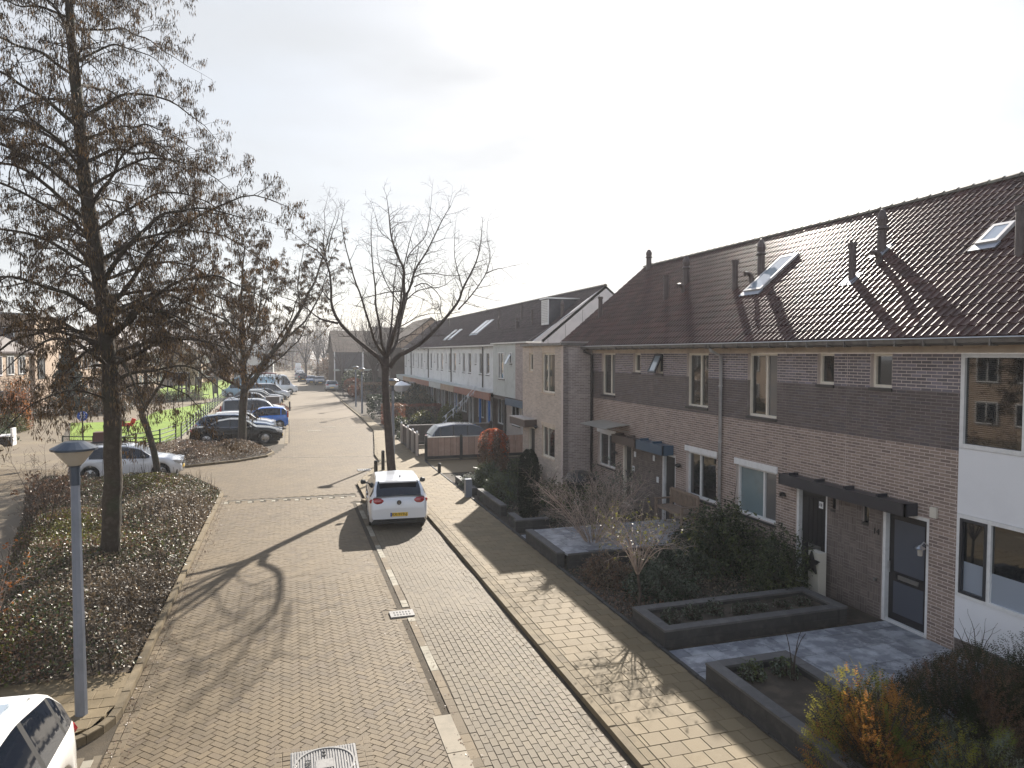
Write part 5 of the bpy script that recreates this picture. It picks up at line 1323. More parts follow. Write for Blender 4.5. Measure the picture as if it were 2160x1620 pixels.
# -- bare tree on the right pavement
t4=empty('bare_tree','bare spreading tree on the pavement just beyond the white hatchback','tree',(3.64,27.15,.05))
T=TreeB()
tm=MB(); P=smooth([U*a+Z*z for a,z in ((.1,-.1),(.07,.5),(-.02,1.6),(-.1,2.8),(-.16,3.8),(-.17,4.6),(-.14,5.1))]); tm.tube(P,[lerp([(0,.19),(.5,.17),(4.0,.135),(5.2,.15)],p.z) for p in P],12); tm.build('trunk',M['barkbare'],t4,smooth=True)
B4={'L1':[(-.2,4.6),(-0.28, 5.0), (-0.8, 5.43), (-1.45, 5.96), (-1.85, 6.44), (-2.06, 7.01), (-2.06, 7.69), (-2.1, 8.42), (-2.42, 8.91), (-2.82, 9.23)],
'L2':[(-1.85, 6.36), (-2.26, 6.44), (-2.66, 6.56), (-3.23, 7.05), (-3.63, 7.25), (-4.04, 7.37)],'L1b':[(-2.1, 7.21), (-2.34, 7.41), (-2.7, 7.86), (-2.91, 8.22), (-3.07, 8.5)],
'L1c':[(-2.22, 8.66), (-2.42, 9.31), (-2.34, 9.96), (-2.42, 10.56)],'L1d':[(-2.18, 8.99), (-1.94, 9.55), (-1.61, 10.04)],
'C':[(-.16,4.6),(-0.14, 5.11), (0.0, 5.59), (0.21, 6.2), (0.41, 6.81), (0.57, 7.37), (0.53, 7.94), (0.57, 8.42), (0.25, 8.99), (0.06, 9.63), (0.0, 10.2), (-0.04, 10.64)],
'C2':[(0.53, 7.33), (0.77, 7.73), (0.93, 8.5), (1.26, 8.99), (1.58, 9.55), (1.78, 10.04), (1.98, 10.6), (2.27, 10.97)],'C3':[(0.65, 8.66), (0.73, 8.91), (1.09, 9.27), (1.42, 9.51), (1.58, 9.96), (1.66, 10.56)],
'C4':[(0.53, 8.34), (0.33, 9.15), (0.17, 9.47), (-0.32, 9.75), (-0.36, 10.2)],'C5':[(0.37, 7.13), (0.0, 7.61), (-0.28, 8.06), (-0.52, 8.58), (-0.72, 9.47)],'C6':[(0.57, 7.61), (0.0, 7.61), (-0.6, 7.49), (-1.13, 7.37), (-1.37, 7.05)],
'R1':[(0.0, 4.7),(.25,5.11), (0.73, 5.35), (1.22, 5.63), (1.82, 6.24), (2.27, 6.76), (2.59, 7.25), (2.75, 7.73), (3.07, 8.34), (3.32, 8.91), (3.44, 9.55)],
'R2':[(2.59, 6.93), (2.99, 7.33), (3.36, 7.82), (3.68, 8.34), (3.84, 8.91), (3.72, 9.47)],'R3':[(3.64, 8.3), (4.0, 8.5), (4.37, 8.56)],'R4':[(2.75, 7.73), (2.59, 8.34), (2.47, 8.99), (2.51, 9.71)],
'R5':[(0.93, 8.14), (1.3, 8.26), (1.82, 8.22), (2.31, 8.1), (2.83, 8.14)],'R6':[(0.65, 7.29), (1.05, 7.57), (1.62, 7.65), (2.11, 7.67), (2.51, 7.94)],'R7':[(0.25, 6.2), (0.65, 6.36), (1.05, 6.56), (1.54, 6.72), (1.94, 6.68)],
'R8':[(0.21, 5.67), (0.61, 5.92), (1.09, 6.0), (1.34, 5.92)],'R9':[(0.93, 7.77), (1.34, 7.94), (1.74, 7.69), (2.02, 7.29), (1.98, 6.89)]}
RAD={'L1':(.12,.016),'C':(.13,.016),'R1':(.12,.016),'L2':(.055,.01),'C2':(.06,.01),'R2':(.04,.01)}
DEP={'L1':-.8,'C':.3,'R1':.7,'C2':.8,'C3':-1.0,'C4':-.9,'C5':1.2,'R5':-.8,'R6':-1.4,'R7':-1.2,'L1b':1,'L1d':-.8,'L2':.8,'R2':-.7}
def depthat(k,a,z): # start depth of a child limb on its parent
    best=0
    if k[0]=='L' and k!='L1': return -.8*.55
    if k[0]=='C' and k!='C': return .3*.6
    if k[0]=='R' and k not in('R1','R5','R6','R7','R8','R9'): return .7*.6
    if k in('R5','R6','R7','R8','R9'): return .15
    return 0
for k,l in B4.items():
    r0,r1=RAD.get(k,(.032,.008)); r0*=.88
    T.limbline(LP(l,DEP.get(k,tr.uniform(-.5,.5)),depthat(k,*l[0])),r0,r1,side=5.4,L=1.25,lev=2,droop=.14,up=.02,kn=3,jit=.018,start=.3 if k in('L1','C','R1') else .1,n=8)
# limbs toward and away from the viewer, so the crown is round
for az,el in ((1.57,.5),(4.7,.5),(1.2,1.0),(4.3,.9),(5.2,.6)):
    d=U*math.cos(az)+V*math.sin(az); p=P[-1]
    T.limbline([p,p+d*.8+Z*.6,p+d*1.6+Z*(1.3+el),p+d*2.2+Z*(2.4+el),p+d*2.7+Z*(3.6+el)],.07,.012,side=2.6,L=1.0,lev=2,up=.05)
finish(t4,T,M['barkbare'])
# -- prototype bare trees for the distance
def baretree(label,x,y,h,spread,seed,vert=False,group='bare trees in the distance',dens=1.0,cat='tree'):
    global tr
    tr=random.Random(seed); root=empty('bare_tree',label,cat,(x,y,0),0,group); T=TreeB()
    th=h*.3; mb=MB(); mb.tube([Vector((0,0,-.2)),Vector((.05,0,th*.5)),Vector((0,.05,th))],[h*.022,h*.018,h*.017],8); mb.build('trunk',M['barkbare'],root)
    n=int(9*dens)
    for i in range(n):
        az=i*2.4; d=Vector((math.cos(az),math.sin(az),0)); s=spread*tr.uniform(.4,1)*(1 if i%3 else .3); z0=th*(1-.2*(i%2))
        e=Vector((0,0,z0)); top=h*tr.uniform(.75,1)-z0
        T.limbline([e,e+d*s*.35+Z*top*.3,e+d*s*.75+Z*top*.65,e+d*s+Z*top],h*.009,.014,side=1.5*dens,L=h*.17,lev=2,up=.1 if vert else .04,kn=3,spread=.7)
    T.limb.build('limbs',M['barkbare'],root); T.br.build('branches',M['twig'],root,kind='stuff'); T.tw.build('twigs',M['twig'],root,kind='stuff')
    return root
b1=baretree('tall bare tree beside the far parked cars',3.2,150,13,4.5,21)
b2=baretree('bare upright tree behind the street lamps',9.0,72,11.5,3.6,22,vert=True,dens=1.5)
b2.location=(9.6,86,0)
b3=baretree('bare tree at the left of the far lawn',-9.27,100.9,12,5,23)
spots=[(b2,'pale stemmed bare tree in front of the grey end house',11.5,100,.85),(b1,'bare tree left of the street beyond the vans',-8,118,.9),(b3,'bare tree behind the climbing frame',-13,118,.9),(b1,'bare tree at the bend of the street',1.0,230,1.2),(b3,'bare tree far left behind the lawn',-18,125,.9),(b2,'bare tree beside the left gable end house',-10,150,.9),
 (b1,'bare tree over the far left parking',-5,170,1.1),(b3,'bare tree beyond the far left houses',-27,190,1.3),(b2,'bare tree behind the pink tan house',-16,150,1.2),(b3,'bare tree in front of the dark clad end house',7.6,108,.62),(b1,'tall bare tree right of the dark clad end house',13.5,108,.8),(b3,'bare tree behind the far parked cars on the right',7.5,150,1.0),(b2,'slender bare tree beyond the far parked cars',6.5,175,1.2),(b1,'wide bare tree at the distant street bend on the right',9,200,1.2),(b2,'bare tree behind the white clad end of the second terrace',11.5,88,.8)]
def rcopy(o,label,x,y,s,rz):
    c=copytree(o,None,label); c.location=(x,y,0); c.scale=(s,s,s); c.rotation_euler=(0,0,rz); return c
fr=random.Random(5)
for (p,l,x,y,s) in spots: rcopy(p,l,x,y,s,fr.random()*6)
for i in range(34):
    x=-62+i*3.3+fr.uniform(-2,2); y=fr.uniform(205,290); s=fr.uniform(1.0,1.4)
    rcopy((b1,b2,b3)[i%3],'bare tree in the distant wood behind the street',x,y,s,fr.random()*6)['group']='trees of the distant wood'
# undergrowth of the distant wood
# ---------------- street furniture ----------------
tr=random.Random(99)
def lamp(label,x,y,h=4.05,rz_=0):
    o=empty('street_lamp',label,'street lamp',(x,y,.0),rz_,'grey street lamps with cone shaped heads')
    MB().lathe([(.085,0),(.08,.9),(.06,h-.55),(.06,h-.5)],(0,0,0),8).build('pole',M['lamppole'],o)
    MB().lathe([(.068,h-.62),(.07,h-.36),(.085,h-.34)],(0,0,0),12).build('collar',M['lampcap'],o)
    MB().lathe([(.075,h-.34),(.12,h-.3),(.275,h-.1)],(0,0,0),20).build('lamp_glass',M['opal'],o,smooth=True)
    MB().lathe([(.03,h-.33),(.03,h-.1)],(0,0,0),8).build('lamp_tube',M['signwhite'],o)
    MB().lathe([(.295,h-.12),(.3,h-.09),(.16,h-.015),(.13,h),(0,h+.005)],(0,0,0),20).build('lamp_cap',M['lampcap'],o)
    return o
lamp('large grey street lamp in front of the shrub bed near the viewer',-2.92,11.42)
lamp('street lamp on the right pavement before the clipped hedges',5.99,62.6)
lamp('street lamp hidden behind the bare tree trunk on the pavement',4.87,35.25)
for i,(x,y,l) in enumerate([(8.6,126,'street lamp before the dark clad end house'),(8.2,150,'street lamp left of the dark clad end house'),(6.6,172,'street lamp at the far bend of the street'),(4.4,205,'most distant street lamp on the street'),(6.2,71,'second street lamp behind the lopped tree'),(-7.4,126,'street lamp beyond the left parking court')]): lamp(l,x,y)
def bollard(label,x,y,h=.9):
    o=MB(); o.lathe([(.075,-.05),(.075,h*.8),(.068,h*.81),(.068,h*.84),(.075,h*.85),(.075,h*.95),(.05,h),(0,h+.005)],(0,0,0),12); q=o.build('bollard',M['blackpost']); q.location=(x,y,.06); return tag(q,label,'bollard','dark bollards along the pavement')
bollard('dark bollard just behind the white hatchback',3.3,29.0); bollard('dark bollard touching the bare tree trunk',3.95,31.9)
bollard('dark bollard beside the russet ball shrub, right one',6.9,86.5); bollard('dark bollard beside the russet ball shrub, left one',6.3,90); bollard('short dark post by the flower bed at the pavement',6.2,30.4,.45)
bollard('dark post at the tip of the russet island',.0,68.5,.8)
# iron covers
mc=MB(); mc.box(-.42,-.4,-.03,.42,.4,.0)
k=empty('manhole_cover','square ribbed iron cover in the road at the bottom edge','manhole cover',(.37,9.25,.006))
mc.build('frame',M['iron'],k); rb=MB(); n=0
for i in range(24):
    x=-.405+i*.0345
    rb.box(x,-.39,.0,x+.018,.39,.012)
rb.build('ribs',M['iron'],k,kind='stuff')
MB().lathe([(.36,.0),(.36,.022),(.385,.022),(.385,.0)],(0,0,0),36).build('ring',M['iron'],k)
MB().box(-.11,-.1,.002,.11,.1,.018).build('centre_plate',M['iron'],k)
textmesh('VENCI',.1,'cover_lettering',M['black'],k,(-.2,0,.018),(0,0,R(90)),.002)
for (a,b) in ((0,.2),(0,-.2),(0,.28),(0,-.28)): MB().box(a-.025,b-.018,.005,a+.025,b+.018,.0205).build('slot',M['black'],k)
for a in (-.53,.53):
    MB()
k=empty('street_drain','pale iron drain grate between road and parking lane','drain',(2.12,14.25,.012)); MB().box(-.24,-.17,-.04,.24,.17,.012).build('frame',M['iron'],k)
for i in range(6):
    for j in range(2): MB().box(-.15+i*.06-.016,-.07+j*.13-.04,.0,-.15+i*.06+.016,-.07+j*.13+.04,.0135).build('slot',M['black'],k)
k=empty('street_drain','pale drain grate near the bollards across the side road','drain',(3.2,32.6,.01)); MB().box(-.3,-.25,-.04,.3,.25,.012).build('frame',M['iron'],k)
for i in range(5): MB().box(-.22+i*.1,-.14,.0,-.17+i*.1,.14,.0135).build('slot',M['black'],k)
# signs
k=empty('road_sign','round blue sign with white walking figures on a dark pole','sign',(-9.76,39.7,0)); MB().tube([(0,0,0),(0,0,2.45)],.035,8).build('pole',M['black'],k)
sg=MB(); sg.lathe([(0,-.012),(.24,-.012),(.24,.012),(0,.012)],(0,0,2.2),24,axis='y'); sgo=sg.build('sign_face',M['signblue'],k)
def fig(cx,s):
    P=MB(); zc=2.2
    P.lathe([(0,-.003),(.028*s,-.003),(.028*s,.0),(0,.0)],(cx,-.018,zc+.13*s),10,axis='y')
    for a,b,w in (((cx,.1*s),(cx,-.02*s),.045*s),((cx,-.02*s),(cx-.045*s,-.15*s),.025*s),((cx,-.02*s),(cx+.05*s,-.15*s),.025*s),((cx,.08*s),(cx+.065*s,.01*s),.018*s),((cx,.08*s),(cx-.06*s,.01*s),.018*s)):
        v=Vector((b[0]-a[0],0,b[1]-a[1])); n=Vector((v.z,0,-v.x)).normalized()*w/2; A=Vector((a[0],-.021,zc+a[1])); B=Vector((b[0],-.021,zc+b[1]))
        P.quad(tuple(A-n),tuple(A+n),tuple(B+n),tuple(B-n))
    return P
fig(-.05,1.25).build('walking_figure',M['signwhite'],sgo); fig(.09,.85).build('walking_figure',M['signwhite'],sgo)
k.rotation_euler=(0,0,-R(4))
# metal park fence along the lawn
def railfence(label,pts,h=1.0,n=4):
    o=empty('park_fence',label,'fence',(pts[0][0],pts[0][1],0),0,'dark green park fences')
    bx,by=pts[0]
    P=[(a-bx,b-by) for a,b in pts]; Pr=[]
    for a,b in zip(P,P[1:]):
        L=math.hypot(b[0]-a[0],b[1]-a[1]); m=max(1,round(L/1.9))
        for i in range(m): Pr.append((a[0]+(b[0]-a[0])*i/m,a[1]+(b[1]-a[1])*i/m))
    Pr.append(P[-1])
    for p in Pr: MB().box(p[0]-.035,p[1]-.035,-.02,p[0]+.035,p[1]+.035,h+.03).build('post',M['greenmetal'],o)
    for q in range(n):
        z=h-.03-q*h/(n+.3); MB().tube([(p[0],p[1],z) for p in Pr],.028,4).build('rail',M['greenmetal'],o)
    return o
railfence('short dark green fence left of the black saloon',[(-8.6,40.4),(-7.9,42.3),(-7.0,44.0),(-6.55,46.6)])
railfence('long dark green fence between lawn and parked cars',[(-6.35,47.4),(-6.35,50),(-6.6,60),(-6.9,75),(-7.1,97)])
railfence('low dark fence along the near edge of the lawn',[(-13,48.5),(-9.4,46.9),(-7.2,45.4)],h=.35,n=1)
# playground
def pole(label,x,y,h,r=.09,lean=0,cat='playground pole',grp='dark playground poles'):
    o=MB(); o.tube([(0,0,-.05),(lean,0,h)],r,8); q=o.build('playground_pole',M['blackpost']); q.location=(x,y,0); return tag(q,label,cat,grp)
k=empty('climbing_frame','dark climbing frame with roofed top beyond the lawn','climbing frame',(-11.4,86.8,0))
for (a,b) in ((-.45,0),(.35,0),(-.3,1.2),(.5,1.2)): MB().tube([(a,b,0),(a*.9+.1,b,3.1)],.1,8).build('post',M['blackpost'],k)
MB().prism([(-1.1,-.3),(.5,-.3),(.5,1.5),(-1.1,1.5)],3.0,3.15).build('roof',M['greyframe'],k); MB().box(-1.2,-.35,2.3,-.3,1.4,3.0).build('side_panel',M['black'],k); MB().box(-.5,-.1,1.3,.5,1.3,1.4).build('platform',M['greywood'],k)
k=empty('swing_frame','dark swing frame with slanting posts on the play lawn','swing',(-9.4,88,0))
for (a,b,l) in ((-.9,0,.3),(-.6,1.2,-.1),(1.1,0,-.3),(1.4,1.2,.0)): MB().tube([(a,b,0),(a+l*.5,b*.5+.3,2.6)],.09,8).build('post',M['blackpost'],k)
MB().tube([(-.8,.5,2.5),(1.3,.5,2.5)],.07,8).build('crossbar',M['blackpost'],k)
for a in (0,.5): MB().tube([(a,.5,2.5),(a,.5,.55)],.012,4).build('chain',M['blackpost'],k)
MB().box(-.05,.35,.5,.55,.65,.55).build('seat',M['black'],k)
pole('thin leaning dark pole left of the climbing frame',-12.9,86,2.3,.07,.15)
k=empty('spring_toy','red spring rocker on the lawn','spring toy',(-10.4,53.2,0)); MB().lathe([(.09,0),(.1,.1),(.08,.2),(.1,.3),(.08,.4)],(0,0,0),10).build('spring',M['black'],k)
b=MB(); b.prism([(-.38,-.1),(.3,-.1),(.3,.1),(-.38,.1)],.4,.62); b.obox((.33,0,.74),.26,.12,.34,Matrix.Rotation(R(20),3,'Y')); b.obox((-.33,0,.66),.16,.14,.2); b.build('rocker_body',M['red'],k)
b=MB(); b.box(-.4,-.35,0,.4,.35,.62); q=b.build('litter_box',mat('maroon_box',(.09,.03,.025),.6)); q.location=(-10.7,47.6,0); tag(q,'maroon box at the near edge of the lawn','box')
k=empty('electricity_cabinet','grey brown electricity cabinet with pale edge on the russet island','cabinet',(-1.55,71.2,0)); MB().box(-.6,-.25,0,.6,.25,1.15).build('cabinet_body',M['ventpipe'],k); MB().box(-.62,-.27,1.152,.66,.27,1.2).build('cabinet_lid',M['pvc'],k); MB().box(.602,-.26,.0,.66,.26,1.15).build('edge_strip',M['pvc'],k)
# wooden fence of the driveway
def boardfence(label,x0,x1,y,z0,z1,axis='x',posts=(),m='fencewood',grp='garden fences',bw=.14,top='fencetop'):
    L=x1-x0; o=empty('board_fence',label,'fence',(x0,y,0) if axis=='x' else (y,x0,0),0 if axis=='x' else R(90),grp)
    n=int(L/(bw+.012)); st=L/n
    for i in range(n):
        zz=rng.uniform(-.01,.01); MB().box(i*st+.006,-.012+(.02 if i%2 else 0),z0+.02,i*st+st-.006,.012+(.02 if i%2 else 0),z1-.03+zz).build('board',M[m],o)
    MB().box(-.02,-.04,z1-.03,L+.02,.05,z1+.015).build('top_rail',M[top],o)
    MB().box(0,-.03,z0-.12,L,.035,z0+.015).build('base_board',M['fencedark'],o)
    for p in posts: MB().box(p-.06,-.07,-.05,p+.06,.06,z1+.1).build('post',M['fencedark'],o)
    return o
boardfence('red brown board fence in front of the dark blue car',6.3,12.4,34.1,.26,1.2,posts=(0.0,1.75,3.7,6.0))
boardfence('grey board fence behind the dark blue car',6.3,11.4,40.3,.2,1.2,m='greywood',posts=(0,2.5,5))
boardfence('short grey fence with white capped posts by the pavement',35.9,41.2,6.25,.15,1.15,axis='y',m='greywood')
for i,yy in enumerate((35.9,37.2,38.8,41.1)):
    k=empty('fence_post',['nearest white capped post of the driveway fence','second white capped post of the driveway fence','third white capped post of the driveway fence','farthest white capped post of the driveway fence'][i],'post',(6.17,yy,0),0,'white capped fence posts')
    MB().box(-.06,-.06,0,.06,.06,1.22).build('shaft',M['fencetop'],k); MB().lathe([(.0,.14),(.05,.1),(.07,.05),(.04,.0)],(0,0,1.22),10).build('cap',M['signwhite'],k)
# ---------------- gardens on the right ----------------
flat('front_gardens',[(6.2,2),(XF,2),(XF,25.1),(9.9,25.1),(9.9,33),(13,36),(13,84),(6.2,84)],.035,M['earth'])
flat('driveway',[(6.2,34.2),(12.2,34.2),(12.2,40.2),(6.2,40.2)],.06,M['slab']); flat('garden_path',[(6.2,30.4),(9.9,30.4),(9.9,34.0),(6.2,34.0)],.058,M['slab'])
EDG=kerb('garden_edging',[(6.2,2),(6.2,34)],wd=.07,h=.1,left=False,mt='granite',seg=.6)
def tiles(name,label,x0,x1,y0,y1,z,s,m,th=.05):
    ro=bpy.data.objects.new(name,None); COL.objects.link(ro); ro['kind']='structure'
    L=[]; y=y0;j=0
    while y<y1-.02:
        x=x0-(j%2)*s*.5
        while x<x1-.02:
            a,b=max(x,x0),min(x+s,x1); c=min(y+s*.5 if False else y+s,y1)
            if b-a>.05: L.append((vis((a+b)/2,y),(lambda P,zz: (lambda mb: mb.prism(P,z-th,zz,bev=.004)))([(a+.006,y+.006),(b-.006,y+.006),(b-.006,c-.006),(a+.006,c-.006)],z+rng.uniform(-.002,.002))))
            x+=s
        y+=s;j+=1
    MB().box(x0+.01,y0+.01,z-.06,x1-.01,y1-.01,z-.008).build('bedding',M['dark'],ro)
    pieces(L,'patio_tile','patio_tiles',M[m],ro); return ro
tiles('patio','',6.28,11.08,7.6,10.9,.075,.6,'patio')
tiles('garden_step','',6.28,10.9,18.62,19.2,.09,.6,'patio')
# raised terrace
tiles('raised_terrace','',6.42,10.95,16.0,18.5,.40,.6,'patio')
def blockwall(label,P,h,t=.2,z0=.02,cat='low wall',grp=None,name='low_wall',cop=True,ch=.16):
    """low wall of blocks along the polyline P (closed loop if first==last)"""
    o=empty(name,label,cat,(P[0][0],P[0][1],0),0,grp); bx,by=P[0]
    for a,b in zip(P,P[1:]):
        a=Vector((a[0]-bx,a[1]-by)); b=Vector((b[0]-bx,b[1]-by)); d=b-a; L=d.length; d.normalize(); nn=Vector((-d.y,d.x))
        if cop: # mitre by shortening
            a2=a+d*0; b2=b-d*t
        else: a2,b2=a,b-d*t
        rows=max(1,round((h-z0-.04)/ch)); hh=(h-z0-.04)/rows
        for r_ in range(rows):
            k=0; off=(.3 if r_%2 else 0); x=-off
            while x<(b2-a2).length-.01:
                s=max(x,0); e=min(x+.6,(b2-a2).length)
                if e-s>.04:
                    p=a2+d*(s+.003); q=a2+d*(e-.003); ins=.004+rng.uniform(0,.004)
                    pts=[p+nn*ins,q+nn*ins,q+nn*(t-ins),p+nn*(t-ins)]
                    pts=[(v.x,v.y) for v in pts]
                    MB().prism(pts,z0+r_*hh+.003,z0+(r_+1)*hh-.002).build('block',M['granite'],o)
                x+=.6
        x=0
        while x<(b2-a2).length-.01:
            e=min(x+.9,(b2-a2).length); p=a2+d*(x+.003); q=a2+d*(e-.003); pts=[p-nn*.006,q-nn*.006,q+nn*(t+.006),p+nn*(t+.006)]
            MB().prism([(v.x,v.y) for v in pts],h-.04,h,bev=.006).build('coping',M['graniteedge'],o); x+=.9
    return o
p1=blockwall('long dark block planter between the patio and the shrub garden',[(6.3,11.05),(10.3,11.05),(10.3,12.3),(6.3,12.3),(6.3,11.05)],.38,name='planter',cat='planter',grp='dark block planters')
MB().box(.2,.2,.02,3.8,1.05,.28).build('soil',M['earth'],p1)
p2=blockwall('dark block planter at the pavement with two small green shrubs',[(6.22,5.5),(7.75,5.5),(7.75,9.62),(6.22,9.62),(6.22,5.5)],.42,name='planter',cat='planter',grp='dark block planters')
MB().box(.2,.2,.02,1.33,3.9,.3).build('soil',M['earth'],p2)
blockwall('dark retaining wall of the raised terrace',[(6.22,15.95),(6.22,18.6)][::-1],.4,t=-.2 if False else .2,cat='retaining wall',name='terrace_wall')
blockwall('dark end wall of the raised terrace',[(6.45,15.98),(9.6,15.98)],.4,t=.12,cat='retaining wall',name='terrace_wall')
blockwall('short dark planter wall just beyond the raised terrace',[(6.25,19.6),(7.5,19.6)],.42,name='planter',cat='planter wall',grp='low planter walls by the pavement')
blockwall('low dark timber edge left of the column conifer',[(6.42,20.9),(6.42,19.85)],.36,name='planter',cat='planter wall',grp='low planter walls by the pavement')
blockwall('long dark planter wall by the pavement under the green shrubs',[(6.45,24.8),(6.45,21.6)],.4,name='planter',cat='planter wall',grp='low planter walls by the pavement')
blockwall('brown planter edge under the white flowered shrub',[(6.4,28.2),(6.4,25.2)],.3,name='planter',cat='planter wall',grp='low planter walls by the pavement')
q=MB().box(-.12,-.1,0,.12,.1,.68).build('grey_post_box',M['lamppole']); q.location=(6.15,24.95,.06); tag(q,'small grey upright cabinet at the edge of the pavement','cabinet')
# bench
k=empty('garden_bench','weathered wooden garden bench against the brick wall','bench',(10.55,17.9,.40),R(90))
for a in (-.72,.72):
    for b in (-.25,.25): MB().box(a-.035,b-.035,0,a+.035,b+.035,.62 if b>0 else .9).build('leg',M['teak'],k)
    MB().box(a-.045,-.3,.6,a+.045,.3,.64).build('armrest',M['teak'],k)
for j in range(6): MB().box(-.72,-.24+j*.085,.42,.72,-.24+j*.085+.06,.445).build('slat',M['teak'],k)
for j in range(17): MB().box(-.68+j*.082,-.27,.5,-.68+j*.082+.045,-.245,.86).build('slat',M['teak'],k)
MB().box(-.72,-.28,.86,.72,-.235,.93).build('backrest',M['teak'],k)
MB().box(-.69,.2,.36,.69,.24,.42).build('front_rail',M['teak'],k)
k.rotation_euler=(0,0,R(90))
# folding trellis / star hook at the corner of number 14
k=empty('wooden_star','dark wooden star standing on a grey letter box by door number 13','ornament',(10.86,12.55,.06))
MB().box(-.1,-.16,0,.1,.16,.95).build('box',M['cream'],k)
st=MB(); pts=[]
for i in range(10):
    a=math.pi/2+i*math.pi/5; rr=.26 if i%2==0 else .11; pts.append((rr*math.cos(a),rr*math.sin(a)))
n=len(st.v); st.v+=[(-.13,a,.72+b) for a,b in pts]+[(-.17,a,.72+b) for a,b in pts]
for i in range(10): st.f.append((i,(i+1)%10,10+(i+1)%10,10+i)); st.m.append(0)
st.v.append((-.17,0,.72)); 
for i in range(10): st.f.append((20,10+i,10+(i+1)%10)); st.m.append(0)
st.build('star',M['black'],k)
# ---------------- plants ----------------
M['leafredsunlit']=leafmat('sunlit_russet_leaf',(.42,.11,.045),(.3,.07,.03),.5,.3,.45,.3)  # russet leaf brightened, sunlight put into its colour
M['needledark']=leafmat('black_green_needle',(.012,.018,.01),(.018,.027,.013),.6,.2,.1,.3)
def leafquad(mb,p,s,rr,flat_=0,narrow=.5):
    n=Vector((rr.gauss(0,1),rr.gauss(0,1),rr.gauss(0,1)+flat_)); n.normalize()
    a=n.orthogonal().normalized(); b=n.cross(a); t=rr.random()*6.28; u=(a*math.cos(t)+b*math.sin(t))*s; v=(-a*math.sin(t)+b*math.cos(t))*s*narrow
    k=len(mb.v); mb.v+=[tuple(p-u),tuple(p-v+n*s*.1),tuple(p+u),tuple(p+v+n*s*.1)]; mb.f.append((k,k+1,k+2,k+3)); mb.m.append(0)
def shrub(name,label,x,y,rx,ry,h,n,ls,mats,seed,cat='shrub',group=None,z0=.05,twigs=40,shape='dome',lump=.2,flat_=.4,split=None,narrow=.5,twm='twig'):
    rr=random.Random(seed); o=empty(name,label,cat,(x,y,z0),0,group)
    if twigs:
        tw=MB()
        for i in range(twigs):
            a=rr.random()*6.28; q=math.sqrt(rr.random()); e=Vector((rx*q*math.cos(a)*.9,ry*q*math.sin(a)*.9,h*(rr.uniform(.7,1.05)*(1-.35*q*q))))
            s=Vector((e.x*.15,e.y*.15,-.03)); mid=(s+e)*.5+Vector((rr.gauss(0,.05),rr.gauss(0,.05),h*.1)); tw.tube([s,mid,e],[.012,.008,.004],3,cap=False)
        tw.build('stems',M[twm],o,kind='stuff')
    ph=[rr.random()*6.28 for _ in range(6)]
    sets=[MB() for _ in mats]
    for i in range(n):
        a=rr.random()*6.28
        if shape=='dome':
            ct=rr.random(); st_=math.sqrt(1-ct*ct); rad=(1-rr.random()**2.2*.55)*(1+lump*math.sin(3*a+ph[0]+4*ct)*.6+lump*math.sin(7*a+ph[1]+9*ct)*.5+lump*.5*math.sin(13*a+ph[2]-11*ct))
            p=Vector((rx*rad*st_*math.cos(a),ry*rad*st_*math.sin(a),h*rad*ct*.95+.02))
        elif shape=='ball':
            ct=rr.uniform(-1,1); st_=math.sqrt(1-ct*ct); rad=(1-rr.random()**2*.4)*(1+lump*.3*math.sin(5*a+ph[0]+5*ct))
            p=Vector((rx*rad*st_*math.cos(a),ry*rad*st_*math.sin(a),h*.5+h*.5*rad*ct))
        elif shape=='column':
            f=rr.random(); w_=max(.05,1-(abs(f-.45)/.58)**6)*(1+lump*.4*math.sin(9*a+f*14+ph[0])); q=1-rr.random()**2*.35
            p=Vector((rx*w_*q*math.cos(a),ry*w_*q*math.sin(a),h*f))
        elif shape=='cone':
            f=rr.random()**1.25; w_=(1-f)*(1+lump*.8*math.sin(f*40)+lump*.5*math.sin(6*a+f*9)); q=1-rr.random()**2*.5
            p=Vector((rx*w_*q*math.cos(a),ry*w_*q*math.sin(a),h*(f*.97+.05)-.25*w_*q))
        elif shape=='box':
            f=rr.choice((0,1,2,2)); bx=[rr.uniform(-1,1),rr.uniform(-1,1),rr.uniform(0,1)]
            d=1-rr.random()**2*.12
            if f==2: bx[2]=d
            else: bx[f]=math.copysign(d,bx[f])
            p=Vector((rx*bx[0],ry*bx[1],h*bx[2]*(1+lump*.1*math.sin(bx[0]*9+ph[0]))))
        mi=0
        if len(mats)>1:
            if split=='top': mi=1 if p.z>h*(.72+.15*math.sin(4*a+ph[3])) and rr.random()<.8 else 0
            elif split=='sun': mi=1 if (p.x*.3-p.y*.2+p.z*1.2)/h+.3*math.sin(5*a+ph[4])+rr.gauss(0,.15)>.95 else 0  # upper side takes the leaf colour with painted sunlight
            else: mi=int((math.sin(5*a+ph[3]+6*p.z/h)+1)/2*len(mats)*.999) if rr.random()<.7 else rr.randrange(len(mats))
        leafquad(sets[mi],p,ls*rr.uniform(.6,1.3),rr,flat_,narrow)
    for s,mm in zip(sets,mats):
        if s.f: s.build('foliage',M[mm],o,kind='stuff')
    return o
